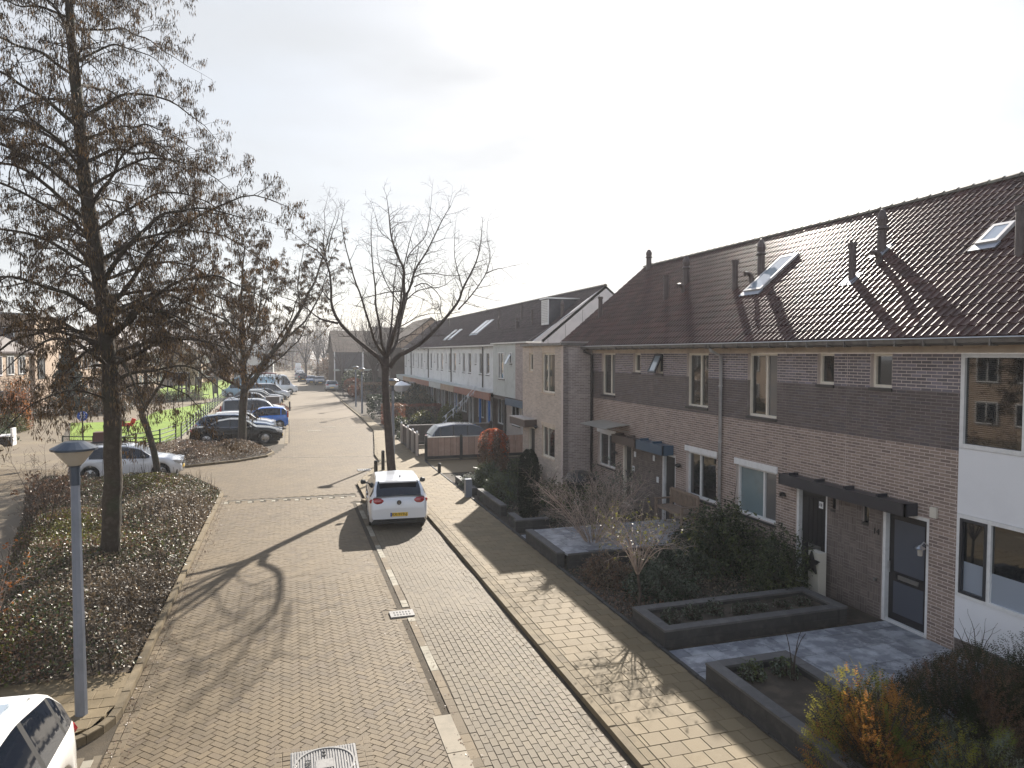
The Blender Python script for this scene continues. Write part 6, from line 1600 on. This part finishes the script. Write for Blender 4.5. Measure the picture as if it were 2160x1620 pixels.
# ground cover bed at the left: one uncountable mass
BED=[(-2.6,12.7),(-2.6,28.3),(-3.4,30.1),(-5.6,30.9),(-8.6,31.2),(-9.0,29.5),(-7.6,24.5),(-6.4,19.5),(-5.4,15),(-4.95,12.7)]
rr=random.Random(17)
flat('shrub_bed_soil',BED,.07,M['earth'])
def bump(x,y): return .5+.5*(.5*math.sin(x*1.9+y*.6)+.5*math.sin(y*1.3-x*.8+1.7)*math.sin(x*.7+2))
def edge(x,y,P):
    d=9
    for a,b in zip(P,P[1:]+P[:1]):
        ax,ay=a; bx,by=b; t=max(0,min(1,((x-ax)*(bx-ax)+(y-ay)*(by-ay))/((bx-ax)**2+(by-ay)**2))); d=min(d,math.hypot(x-ax-t*(bx-ax),y-ay-t*(by-ay)))
    return d
def cover(name,label,P,n,hmax,ls,mats,ws,seed,z0=.08,stems=300,over=.15):
    rr=random.Random(seed); sets=[MB() for _ in mats]
    xs=[p[0] for p in P]; ys=[p[1] for p in P]; c=0
    while c<n:
        x=rr.uniform(min(xs)-over,max(xs)+over); y=rr.uniform(min(ys)-over,max(ys)+over)
        ins=inpoly(x,y,P); e=edge(x,y,P)
        if not ins and e>over*rr.random(): continue
        h=hmax*(.45+.55*bump(x,y))*min(1,.35+ (e if ins else 0)/.7); q=1-rr.random()**1.8*.75
        # patches of species
        g=math.sin(x*1.1+1.3)+math.sin(y*.8+x*.5)+rr.gauss(0,.55); mi=0; acc=-1.7
        for i,w_ in enumerate(ws):
            acc+=w_*3.4
            if g<acc: mi=i; break
        else: mi=len(mats)-1
        leafquad(sets[mi],Vector((x,y,z0+h*q)),ls*rr.uniform(.6,1.35),rr,1.3,.55); c+=1
    o=empty(name,label,'ground cover',(0,0,0))
    o['kind']='stuff'
    for s,mm in zip(sets,mats):
        if s.f: s.build('foliage',M[mm],o,kind='stuff')
    st=MB()
    for i in range(stems):
        x=rr.uniform(min(xs),max(xs)); y=rr.uniform(min(ys),max(ys))
        if not inpoly(x,y,P): continue
        h=hmax*(.5+.6*bump(x,y))*rr.uniform(.9,1.35); b=Vector((x,y,z0)); e=b+Vector((rr.gauss(0,.12),rr.gauss(0,.12),h)); st.tube([b,(b+e)/2+Vector((rr.gauss(0,.04),rr.gauss(0,.04),0)),e],[.008,.006,.003],3,cap=False)
    st.build('stems',M['twig'],o,kind='stuff')
    return o
cover('ground_cover','glossy brown and green ground cover shrubs filling the left bed',BED,110000,.85,.034,['leafdark','leafgreen','leafbrown','leafyellow'],[.5,.18,.24,.08],5,stems=1500)
ISL=[(-8.6,36.9),(-7,36.3),(-4.5,36.0),(-2.5,37.1),(-1.3,38.4),(-1.0,39.6),(-1.5,41),(-2.7,42.9),(-4.8,43.2),(-6.9,42.6),(-8.3,40)]
flat('island_soil',ISL,.07,M['earth'])
M['drygrass']=leafmat('dry_brown_leaf',(.16,.11,.06),(.12,.075,.045),.5,.4,.3,.4)
lf=MB(); rl=random.Random(8)
for i in range(2600):
    k_=rl.random()
    if k_<.5: x,y=-2.38+abs(rl.gauss(0,.16)),rl.uniform(9,28)
    elif k_<.7: x,y=2.05+rl.gauss(0,.2),rl.uniform(8,25)
    elif k_<.85: x,y=4.1-abs(rl.gauss(0,.15)),rl.uniform(8,25)
    else: x,y=rl.uniform(-2.3,4),rl.uniform(8,28)
    leafquad(lf,Vector((x,y,.014)),rl.uniform(.006,.022),rl,3,.6)
q=lf.build('fallen_leaves',M['leafbrown'],None,kind='stuff'); tag(q,'scattered dry leaves and catkins along the kerbs of the road','leaves')
cover('ground_cover','dry brown shrubs on the island before the black saloon',ISL,22000,.55,.035,['drygrass','leafbrown','leafdark'],[.5,.3,.2],6,stems=700)
IS2=[(-6,65.5),(-.3,65.5),(.0,70),(-6,71)]
cover('ground_cover','russet shrubs on the island in the left parking row',IS2,5000,.7,.06,['leafbrown','leafred'],[.6,.4],7,stems=100)
# thin upright twiggy shrubs inside the bed
def twiggy(label,x,y,h,n,spread,seed,leaf=None,nl=0,ls=.03,twm='twigpale',group='twiggy shrubs',z0=.05,droop=.0,lev=2,name='twiggy_shrub',r=.012,up=.06,trunk=0,L=.6):
    global tr
    tr=random.Random(seed); o=empty(name,label,'shrub',(x,y,z0),0,group); T=TreeB()
    b0=Vector((0,0,0))
    if trunk:
        mb=MB(); mb.tube([b0,Vector((.03,0,trunk*.5)),Vector((-.02,.02,trunk))],[.035,.03,.028],7); mb.build('trunk',M['twig'],o); b0=Vector((-.02,.02,trunk))
    for i in range(n):
        a=i*2.4; d=Vector((math.cos(a),math.sin(a),0)); s=spread*tr.uniform(.4,1.0); hh=(h-b0.z)*tr.uniform(.65,1)
        P=[b0+d*.02,b0+d*s*.3+Z*hh*.4,b0+d*s*.7+Z*hh*.8,b0+d*s+Z*hh*(1-droop)]
        m=[MB(),MB()]
        T.limbline(P,r,.004,side=6,L=L*h*.5,lev=lev,droop=droop,up=up,kn=3,jit=.02,catk=1,start=.3,n=5,spread=1.1)
    mb=MB(); mb.v=T.limb.v+[]; mb.f=T.limb.f+[]; mb.m=T.limb.m+[]; mb.build('stems',M[twm],o,kind='stuff')
    T.br.build('branches',M[twm],o,kind='stuff'); T.tw.build('twigs',M[twm],o,kind='stuff')
    if nl:
        s=MB()
        for i in range(nl):
            p,_=tr.choice(T.anchor); leafquad(s,p+rv(.02),ls*tr.uniform(.6,1.3),tr,.3,.6)
        s.build('leaves',M[leaf],o,kind='stuff')
    return o
twiggy('tall thin leafless shrub at the left edge of the bed',-6.2,21.5,2.5,7,.9,31,leaf='leafbrown',nl=350,ls=.022,twm='twig',z0=.1)
twiggy('thin shrub with orange leaves at the lower left edge',-5.0,14.2,1.8,6,.5,32,leaf='leaforange',nl=260,ls=.03,twm='twigpale',z0=.1)
twiggy('reddish brown leafed shrub in the left part of the bed',-6.9,24.5,1.5,10,1.0,33,leaf='leafbrown',nl=2200,ls=.035,twm='twig',z0=.1)
twiggy('thin bare shrub behind the sign pole',-9.3,36.5,2.1,5,.5,34,twm='twig',nl=60,leaf='leafbrown',ls=.02)
k=empty('young_tree_stake','pair of dark stakes with a crossbar in the shrub bed','stake',(-4.7,22.3,.1))
for a in (-.12,.12): MB().tube([(a,0,0),(a,0,1.55 if a<0 else 1.2)],.03,6).build('stake',M['black'],k)
MB().box(-.2,-.02,.95,.2,.02,1.03).build('crossbar',M['black'],k)
# pale twigged shrubs in the right garden
G5='shrubs of the shaded front gardens'
twiggy('wide pale twigged bare shrub on the raised terrace edge',7.5,16.9,1.75,26,1.6,41,group=G5,z0=.15,L=.8,nl=0,r=.018)
twiggy('pale twigged shrub in front of the wooden bench',8.3,17.4,1.55,16,1.1,42,group=G5,z0=.35,leaf='leafgrey',nl=500,ls=.025,L=.7)
twiggy('small weeping tree with sunlit buds beside the pavement',6.68,12.75,1.85,16,.8,43,group=None,z0=.1,trunk=.75,leaf='leafyellow',nl=700,ls=.024,droop=.12,L=.75,name='small_tree',r=.016)
twiggy('grey leaved thin shrub by the white door post',9.6,19.6,1.7,8,.7,44,group=G5,leaf='leafgrey',nl=900,ls=.03,twm='twig')
twiggy('bare brown stemmed shrub below the projecting house',9.1,24.6,1.2,12,.8,45,group=G5,twm='twigpale',z0=.05)
twiggy('climber stem leaning beside the downpipe',10.95,15.9,2.2,3,.5,46,group=G5,twm='twig',lev=1,L=.3)
twiggy('two thin bare stems in the planter corner',7.3,8.9,.95,3,.2,47,group=G5,twm='twig',z0=.3,lev=1,L=.2)
S=shrub
S('conifer_column','dark green column shaped conifer beside the pavement','' or 7.25,21.2,.3,.3,2.15,4200,.045,['needle'],51,twigs=0,shape='column',z0=.1) if False else None
shrub('conifer_column','dark green column shaped conifer beside the pavement',7.2,21.2,.32,.32,2.15,9000,.035,['needledark'],51,cat='conifer',twigs=0,shape='column',z0=.1)
shrub('russet_bush','upright orange red bush at the corner of the board fence',8.35,29.3,.58,.58,2.0,5200,.05,['leafbrown','leafredsunlit','leafredsunlit'],52,cat='bush',twigs=30,shape='column',split='sun',z0=.05,lump=.5)
shrub('round_bush','large dark rounded bush under the teal window',10.1,14.9,1.05,1.15,1.45,9000,.045,['needle','leafgreen'],53,cat='bush',group=G5,split='x',lump=.25)
shrub('round_bush','bamboo like green bush beside the planter and weave brick wall',10.15,12.85,.62,.6,1.35,5200,.055,['leafgreen','needle'],54,cat='bush',group=G5,narrow=.22,flat_=-.2,lump=.25)
shrub('low_shrub','low grey green shrub in the middle of the dark garden',8.6,14.6,1.0,.8,.75,3600,.035,['leafgrey','needle'],55,group=G5,twigs=30)
shrub('low_shrub','low dark shrub beside the small weeping tree',7.6,13.6,.8,.7,.6,3200,.035,['needle','leafgrey'],56,group=G5,twigs=30)
shrub('low_shrub','low shrub with small leaves left of the small tree',6.95,14.9,.55,.8,.55,2600,.03,['leafdark','leafbrown'],57,group=G5)
shrub('low_shrub','dark evergreen under the end of the wooden bench',9.9,16.0,.7,.55,.75,3400,.04,['needle'],58,group=G5)
shrub('low_shrub','dark shrub by the doors under the blue canopy',9.5,21.2,.9,.8,.9,3000,.04,['needle','leafgreen'],59,group=G5)
shrub('low_shrub','green shrub with long leaves behind the grey cabinet',7.15,24.2,.6,.7,.95,3400,.06,['leafgrey','leafgreen'],60,group=G5,narrow=.25)
shrub('low_shrub','spiky yucca like plant before the russet bush',7.3,26.3,.6,.6,.95,1300,.24,['leafgreen','leafgrey'],61,group=G5,narrow=.07,flat_=-.3,twigs=0)
shrub('low_shrub','white variegated shrub at the pavement edge',6.75,26.7,.45,.8,.5,2200,.035,['leafgrey','flower'],62,group=G5,split='top')
shrub('low_shrub','dark green shrub behind the column conifer',8.8,22.9,1.0,.9,.8,3200,.045,['needle','leafgreen'],63,group=G5)
shrub('low_shrub','green mound of leaves right of the russet bush',9.0,27.4,.8,.9,.95,3200,.05,['leafgreen','needle'],64,group=G5)
for i,(x,y) in enumerate(((6.75,9.15),(7.3,9.1))): shrub('small_plant',['left small green shrub in the pavement planter','right small green shrub in the pavement planter'][i],x,y,.2,.2,.25,420,.03,['leafgreen','leafgrey'],70+i,cat='plant',z0=.3,group='small plants in the planters')
for i in range(7):
    shrub('small_plant',['leftmost grey heather like plant in the long planter','second grey plant from the left in the long planter','third grey plant from the left in the long planter','middle grey plant in the long planter','third small plant from the house in the long planter','second small plant from the house in the long planter','small plant nearest the house in the long planter'][i],6.75+i*.5,11.6+rr.uniform(-.15,.15),.2,.2,.26 if i<4 else .15,300 if i<4 else 120,.028,['leafgrey','needle'],80+i,cat='plant',z0=.26,group='small plants in the long planter')
for i,(x,y) in enumerate(((7,20.2),(6.8,22.8),(7.6,20.4))): shrub('small_plant',['low plant at the foot of the column conifer','small plant in the long pavement planter wall','low dark plant right of the column conifer'][i],x,y,.3,.3,.2,300,.03,['needle','leafgrey'],95+i,cat='plant',z0=.06,group='small plants in the planters')
# garden soil litter and ground cover in the shade
cover('ground_cover','dark low ground cover between the shaded shrubs',[(6.4,12.6),(10.9,12.6),(10.9,15.8),(6.4,15.8)],7000,.18,.03,['leafdark','needle','leafbrown'],[.4,.4,.2],8,stems=60,z0=.03)
cover('ground_cover','low ground cover in the gardens near the column conifer',[(6.7,19.8),(10.6,19.8),(10.6,28),(9.7,30),(6.7,30)],7000,.16,.035,['needle','leafdark','leafgrey'],[.5,.3,.2],9,stems=60,z0=.03)
# yew hedge at the lower right
def yew(label,x,y,rx,ry,h,n,seed,mats,split=None):
    rr=random.Random(seed); o=empty('yew_hedge',label,'hedge',(x,y,.04),0,'loose yew hedge at the lower right')
    sets=[MB() for _ in mats]
    for i in range(n):
        a=rr.random()*6.28; ct=rr.random(); st_=math.sqrt(1-ct*ct); rad=(1-rr.random()**2*.5)*(1+.18*math.sin(4*a+seed+3*ct)+.12*math.sin(9*a+7*ct))
        p=Vector((rx*rad*st_*math.cos(a),ry*rad*st_*math.sin(a),h*rad*ct)); out_=Vector((p.x/rx,p.y/ry,p.z/h+.5)).normalized()
        d=(out_+Vector((rr.gauss(0,.35),rr.gauss(0,.35),rr.gauss(0,.25)))).normalized(); L=rr.uniform(.07,.17)
        mi=0
        if len(mats)>1:
            t=math.sin(3.1*a+seed)+math.sin(5*a+8*ct)+rr.gauss(0,.35); mi=min(len(mats)-1,max(0,int((t+1.6)/3.2*len(mats))))
        mb=sets[mi]; s=d.cross(Vector((rr.gauss(0,1),rr.gauss(0,1),rr.gauss(0,1)))).normalized()
        # a feathery spray: needles either side of the shoot
        for k in range(4):
            q=p+d*L*(k/4); w_=.026*(1-.15*k)
            for sg in (1,-1):
                e=q+s*sg*w_+d*.022; b=len(mb.v); mb.v+=[tuple(q),tuple(q+d*.012),tuple(e)]; mb.f.append((b,b+1,b+2)); mb.m.append(0)
    for s_,mm in zip(sets,mats):
        if s_.f: s_.build('foliage',M[mm],o,kind='stuff')
    st=MB()
    for i in range(60):
        a=rr.random()*6.28; q=rr.random(); e=Vector((rx*q*math.cos(a)*.9,ry*q*math.sin(a)*.9,h*(1-.4*q*q))); st.tube([(0,0,0),tuple(e*.5+Z*.1),tuple(e)],[.02,.012,.005],3,cap=False)
    st.build('stems',M['twig'],o,kind='stuff'); return o
M['yeworange']=leafmat('orange_yew',(.4,.19,.045),(.25,.1,.035),.5,.3,.45,.35)
M['yewgold']=leafmat('golden_yew',(.24,.22,.04),(.11,.14,.03),.5,.3,.45,.35)
M['yewdark']=leafmat('dark_yew',(.02,.028,.01),(.05,.036,.015),.5,.3,.25,.4)
yew('orange and golden end of the hedge lit by the sun',6.75,6.75,.62,.75,1.15,8000,3,['yewgold','yeworange','yewdark'])
yew('yellow green low part of the hedge at the bottom edge',7.4,5.9,.8,.7,.8,6000,5,['yewdark','yewgold','leafgrey'])
yew('large dark middle part of the hedge',8.9,7.1,1.35,1.0,1.0,14000,7,['yewdark','yewdark','yewdark','leafbrown'])
yew('dark hedge part below the white facade panel',10.4,6.9,1.1,1.2,1.05,9000,9,['yewdark','needle'])
twiggy('thin dark stems against the white facade panel',10.6,8.6,.9,5,.4,48,group=G5,twm='twig',lev=1)
# farther gardens on the right
G6='hedges and bushes before the second terrace'
for (nm,lb,x,y,rx,ry,h,n,ls,mt,sd,sh,sp) in [
 ('clipped_hedge','tall dark clipped hedge beyond the street lamp',7.6,59.5,1.3,2.5,1.7,5000,.07,['needle'],101,'box',None),
 ('clipped_hedge','russet clipped hedge behind the bare tree trunk',7.2,52.2,.7,1.4,1.5,4000,.06,['leafred','leafbrown'],102,'box','top'),
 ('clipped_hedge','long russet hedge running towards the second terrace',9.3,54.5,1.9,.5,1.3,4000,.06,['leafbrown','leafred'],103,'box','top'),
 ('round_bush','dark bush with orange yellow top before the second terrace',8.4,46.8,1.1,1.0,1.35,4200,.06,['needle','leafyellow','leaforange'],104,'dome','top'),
 ('round_bush','green and yellow variegated bush beside the bunting',9.9,45.4,.95,.9,1.9,4600,.07,['leafgreen','leafyellow'],105,'dome',None),
 ('round_bush','dark bush left of the orange topped one',7.0,47.4,.6,.6,1.1,1800,.06,['needle','leafgreen'],106,'dome',None),
 ('round_bush','wide dark bush behind the hedges',10.2,58.5,1.6,1.6,2.3,4600,.08,['needle','leafdark'],107,'dome',None),
 ('round_bush','dark green round bush before the garden shed',11.0,68,1.5,1.5,2.4,3600,.09,['needle'],108,'ball',None),
 ('low_shrub','low plant spilling over the pavement by the driveway',6.9,43.6,.7,.8,.5,1500,.06,['leafgreen','leafgrey'],109,'dome',None),
 ('round_bush','low dark green shrub row under the variegated bush',9.9,42.3,1.4,.7,.9,3000,.06,['needle','leafgreen'],110,'dome',None),
 ('russet_bush','larger russet ball shaped shrub on the far pavement',7.8,93,1.3,1.3,2.1,2600,.1,['leafbrown','leafred'],111,'ball','top'),
 ('russet_bush','small russet ball shrub behind the bollards',7.3,86,.7,.7,1.5,1400,.08,['leafred','leafbrown'],112,'ball',None),
 ('round_bush','dark green dome beside the russet ball shrub',8.8,104,1.9,1.9,3.0,3000,.12,['needle','leafgreen'],113,'dome',None),
 ('round_bush','second dark green dome before the end house',10.8,101,1.7,1.7,2.5,2600,.12,['needle'],114,'dome',None),
 ('clipped_hedge','grey twiggy hedge before the end house',10.5,84,2.6,2.0,1.8,3600,.09,['drygrass','leafbrown'],115,'box',None),
 ('round_bush','reddish tangled bush left of the end house',8.6,140,4.5,3.5,5,4200,.18,['leafbrown','drygrass'],116,'dome',None),
 ('round_bush','dark conifer clump behind the far street lamps',10.6,152,2.2,2.2,9,3600,.2,['needle'],117,'column',None)]:
    shrub(nm,lb,x,y,rx,ry,h,n,ls,mt,sd,cat='hedge' if 'hedge' in nm else 'bush',group=G6,shape=sh,split=sp,twigs=0,lump=.15)
# white sail, shed, bunting
k=empty('parasol','white parasol beside the lopped tree','parasol',(9.9,66,0)); MB().tube([(0,0,0),(0,0,2.7)],.03,6).build('pole',M['metal'],k); MB().lathe([(.0,2.75),(.95,2.35),(.93,2.3),(.5,1.75),(.45,1.8)],(0,0,0),8).build('canopy',M['signwhite'],k)
k=empty('garden_shed','white walled garden shed with thin dark roof','shed',(11.4,71.5,0)); MB().box(-1,-.9,0,1,.9,1.95).build('wall',M['greypanel'],k); MB().box(-.4,-.93,.0,.0,-.905,1.8).build('door',M['greyframe'],k)
b=MB(); b.v=[(-1.3,-1.2,1.95),(1.3,-1.2,2.45),(1.3,1.2,2.45),(-1.3,1.2,1.95),(-1.3,-1.2,2.03),(1.3,-1.2,2.53),(1.3,1.2,2.53),(-1.3,1.2,2.03)]; b.f=[(0,3,2,1),(4,5,6,7),(0,1,5,4),(1,2,6,5),(2,3,7,6),(3,0,4,7)]; b.m=[0]*6; b.build('roof',M['gutter'],k)
def bunting(label,a,b_,sag,n):
    a,b_=Vector(a),Vector(b_); o=empty('bunting',label,'bunting',a,0,'strings of white bunting')
    P=[(b_-a)*(i/12)-Z*sag*math.sin(math.pi*i/12) for i in range(13)]; MB().tube(P,.012,3).build('string',M['signwhite'],o)
    d=(b_-a).normalized()
    for i in range(n):
        t=(i+.5)/n; p=(b_-a)*t-Z*sag*math.sin(math.pi*t); h=Vector((0,0,-.3)); w_=d*.13
        q=MB(); nrm=Vector((-d.y,d.x,0)).normalized()*.004
        A,B_,C_=p-w_,p+w_,p+h
        q.v=[tuple(A+nrm),tuple(B_+nrm),tuple(C_+nrm),tuple(A-nrm),tuple(B_-nrm),tuple(C_-nrm)]; q.f=[(0,1,2),(5,4,3),(0,3,4,1),(1,4,5,2),(2,5,3,0)]; q.m=[0]*5
        q.build('flag',M['signwhite'],o)
bunting('upper string of white triangular flags in the garden of the white clad house',(9.0,43.2,1.3),(11.6,44.2,3.4),.1,5); bunting('lower string of white triangular flags in the garden of the white clad house',(9.2,44.0,.9),(12,46.4,2.9),.1,5)
k=empty('garden_table','dark covered table and chairs before the porch','table',(11.0,41.8,0))
MB().lathe([(.7,.72),(.75,.75),(.7,.78),(0,.8)],(0,0,0),14).build('tabletop',M['black'],k); MB().tube([(0,0,0),(0,0,.75)],.06,6).build('leg',M['black'],k)
k=empty('garden_barbecue','dark round cover with pale pots before the projecting house','garden cover',(9.9,23.4,.05)); MB().lathe([(.55,0),(.62,.3),(.6,.75),(.45,.98),(.15,1.05),(0,1.05)],(0,0,0),16).build('cover',M['black'],k)
for i,(a,b) in enumerate(((-.75,-.3),(-.5,-.75),(.1,-.85),(.5,-.8))): MB().lathe([(.07,0),(.11,.22),(.0,.22)],(a,b,0),8).build('pot',M['signwhite'] if i%2 else M['blindteal'],k)
# left side gardens
G7='gardens along the left path'
for (nm,lb,x,y,rx,ry,h,n,ls,mt,sd,sh,sp) in [
 ('spruce','dark spruce in front of the tan houses on the left',-18.6,71.5,1.9,1.9,6.4,6500,.16,['needle'],131,'cone',None),
 ('round_bush','purple brown bush by the left path',-21.0,66.5,3.0,2.4,3.3,6500,.08,['leafbrown','drygrass'],132,'dome',None),
 ('russet_bush','orange brown shrub at the left picture edge',-17.8,56.5,.9,.9,3.6,3600,.06,['leafbrown','leaforange'],133,'dome',None),
 ('low_shrub','yellow green shrub behind the left kerb',-18.0,55.2,1.2,1.0,1.3,2800,.06,['leafgreen','leafyellow'],134,'dome',None),
 ('low_shrub','green planting at the left path edge',-16.2,48.4,.8,1.2,.8,2000,.05,['leafgreen','leafgrey'],135,'dome',None),
 ('clipped_hedge','dark green hedge under the spruce',-17.0,74,3.0,1.2,1.9,4000,.09,['needle','leafdark'],136,'box',None),
 ('round_bush','dark bush between spruce and lawn',-15.3,70,1.7,1.5,2.2,3600,.08,['needle','leafbrown'],137,'dome',None),
 ('round_bush','brown bush behind the playground path',-14.6,84,1.7,1.4,2.0,3000,.09,['leafbrown','drygrass'],138,'dome',None),
 ('round_bush','dark bush below the climbing frame',-12.4,84.6,1.6,.8,1.1,2600,.07,['needle','leafgreen'],139,'dome',None),
 ('round_bush','grey brown shrub right of the climbing frame',-10.3,86.2,1.2,.8,1.2,2000,.07,['drygrass','leafgrey'],140,'dome',None),
 ('clipped_hedge','brown hedge beyond the far lawn',-12.5,148,7,1.5,2.6,4000,.2,['leafbrown','drygrass'],141,'box',None),
 ('clipped_hedge','low hedge closing the far end of the street',-2.0,232,9,1.2,1.5,2500,.2,['leafgreen','drygrass'],142,'box',None)]:
    shrub(nm,lb,x,y,rx,ry,h,n,ls,mt,sd,cat='spruce' if nm=='spruce' else ('hedge' if 'hedge' in nm else 'bush'),group=G7,shape=sh,split=sp,twigs=30 if sh=='dome' else 0,lump=.2)
twiggy('branching bare bush by the left path',-20.5,64.5,3.8,9,2.2,51,group=G7,twm='twig',r=.05,L=.7)
M['soilwood']=mat('undergrowth',(.06,.05,.035),.95,var=(.09,.075,.05),vscale=.3)
wd=MB(); rr=random.Random(77)
for i in range(42000):
    x=rr.uniform(-85,60); y=rr.uniform(215,275); hh=rr.random()**1.7*(10.5+2.5*math.sin(x*.13)+1.5*math.sin(x*.37)+1*math.sin(x*.9)); leafquad(wd,Vector((x,y,hh)),rr.uniform(.2,.42),rr,0,.3)
w_=wd.build('distant_wood',M['drygrass'],None,kind='stuff'); w_['label']='brown grey thicket of a distant wood behind the street'; w_['category']='wood'
# boulders, planters and rails by the left path
for i,(x,y,s) in enumerate(((-15.3,45.0,.45),(-18.5,57.6,.55),(-17.6,57.0,.4))):
    b=MB(); b.lathe([(0,-.3),(.7,-.2),(1,.2),(.85,.7),(.4,1.0),(0,1.05)],(0,0,0),9); q=b.build('boulder',M['kerb']); q.scale=(s,s*1.2,s*.8); q.location=(x,y,0); tag(q,['brown boulder at the kerb on the left edge','pale boulder by the yellow green shrub','small boulder beside the pale one'][i],'boulder','boulders by the left path')
kerb('kerb_left_path',[(-14.0,41),(-15.5,46.5),(-17.6,55),(-18.8,60)],h=.12,wd=.2)
k=empty('garden_rail','dark green low rail fence with pale posts by the left path','fence',(-19.4,66,0),R(70))
for j in range(3): MB().box(-2.4,-.03,.25+j*.25,2.4,.03,.33+j*.25).build('rail',M['greenmetal'],k)
for a in (-2.4,-.8,.8,2.4): MB().box(a-.1,-.1,0,a+.1,.1,.95).build('post',M['fencetop'],k)
k=empty('planter_box','dark planter with white edging at the left picture edge','planter',(-15.9,47.6,0)); MB().box(-.6,-.6,0,.6,.6,.55).build('box',M['granite'],k); MB().box(-.64,-.64,.552,.64,.64,.6).build('edging',M['whiteframe'],k); MB().prism([(.62,-.3),(.72,-.3),(.72,.3),(.62,.3)],.0,1.0).build('end_panel',M['whiteframe'],k)
# ---------------- air ----------------
hz=MB().box(-430,-70,-1.2,430,710,24.0).build('haze',bpy.data.materials.new('haze_air'),None,kind='stuff')
hm=hz.data.materials[0]; hm.use_nodes=True; ht=hm.node_tree; ht.nodes.clear()
ho=ht.nodes.new('ShaderNodeOutputMaterial'); hv=ht.nodes.new('ShaderNodeVolumePrincipled'); hv.inputs['Density'].default_value=.0006; hv.inputs['Color'].default_value=(.93,.95,1,1); hv.inputs['Anisotropy'].default_value=.3
ht.links.new(hv.outputs[0],ho.inputs['Volume'])
hz['label']='thin pale haze over the street'; hz['category']='haze'
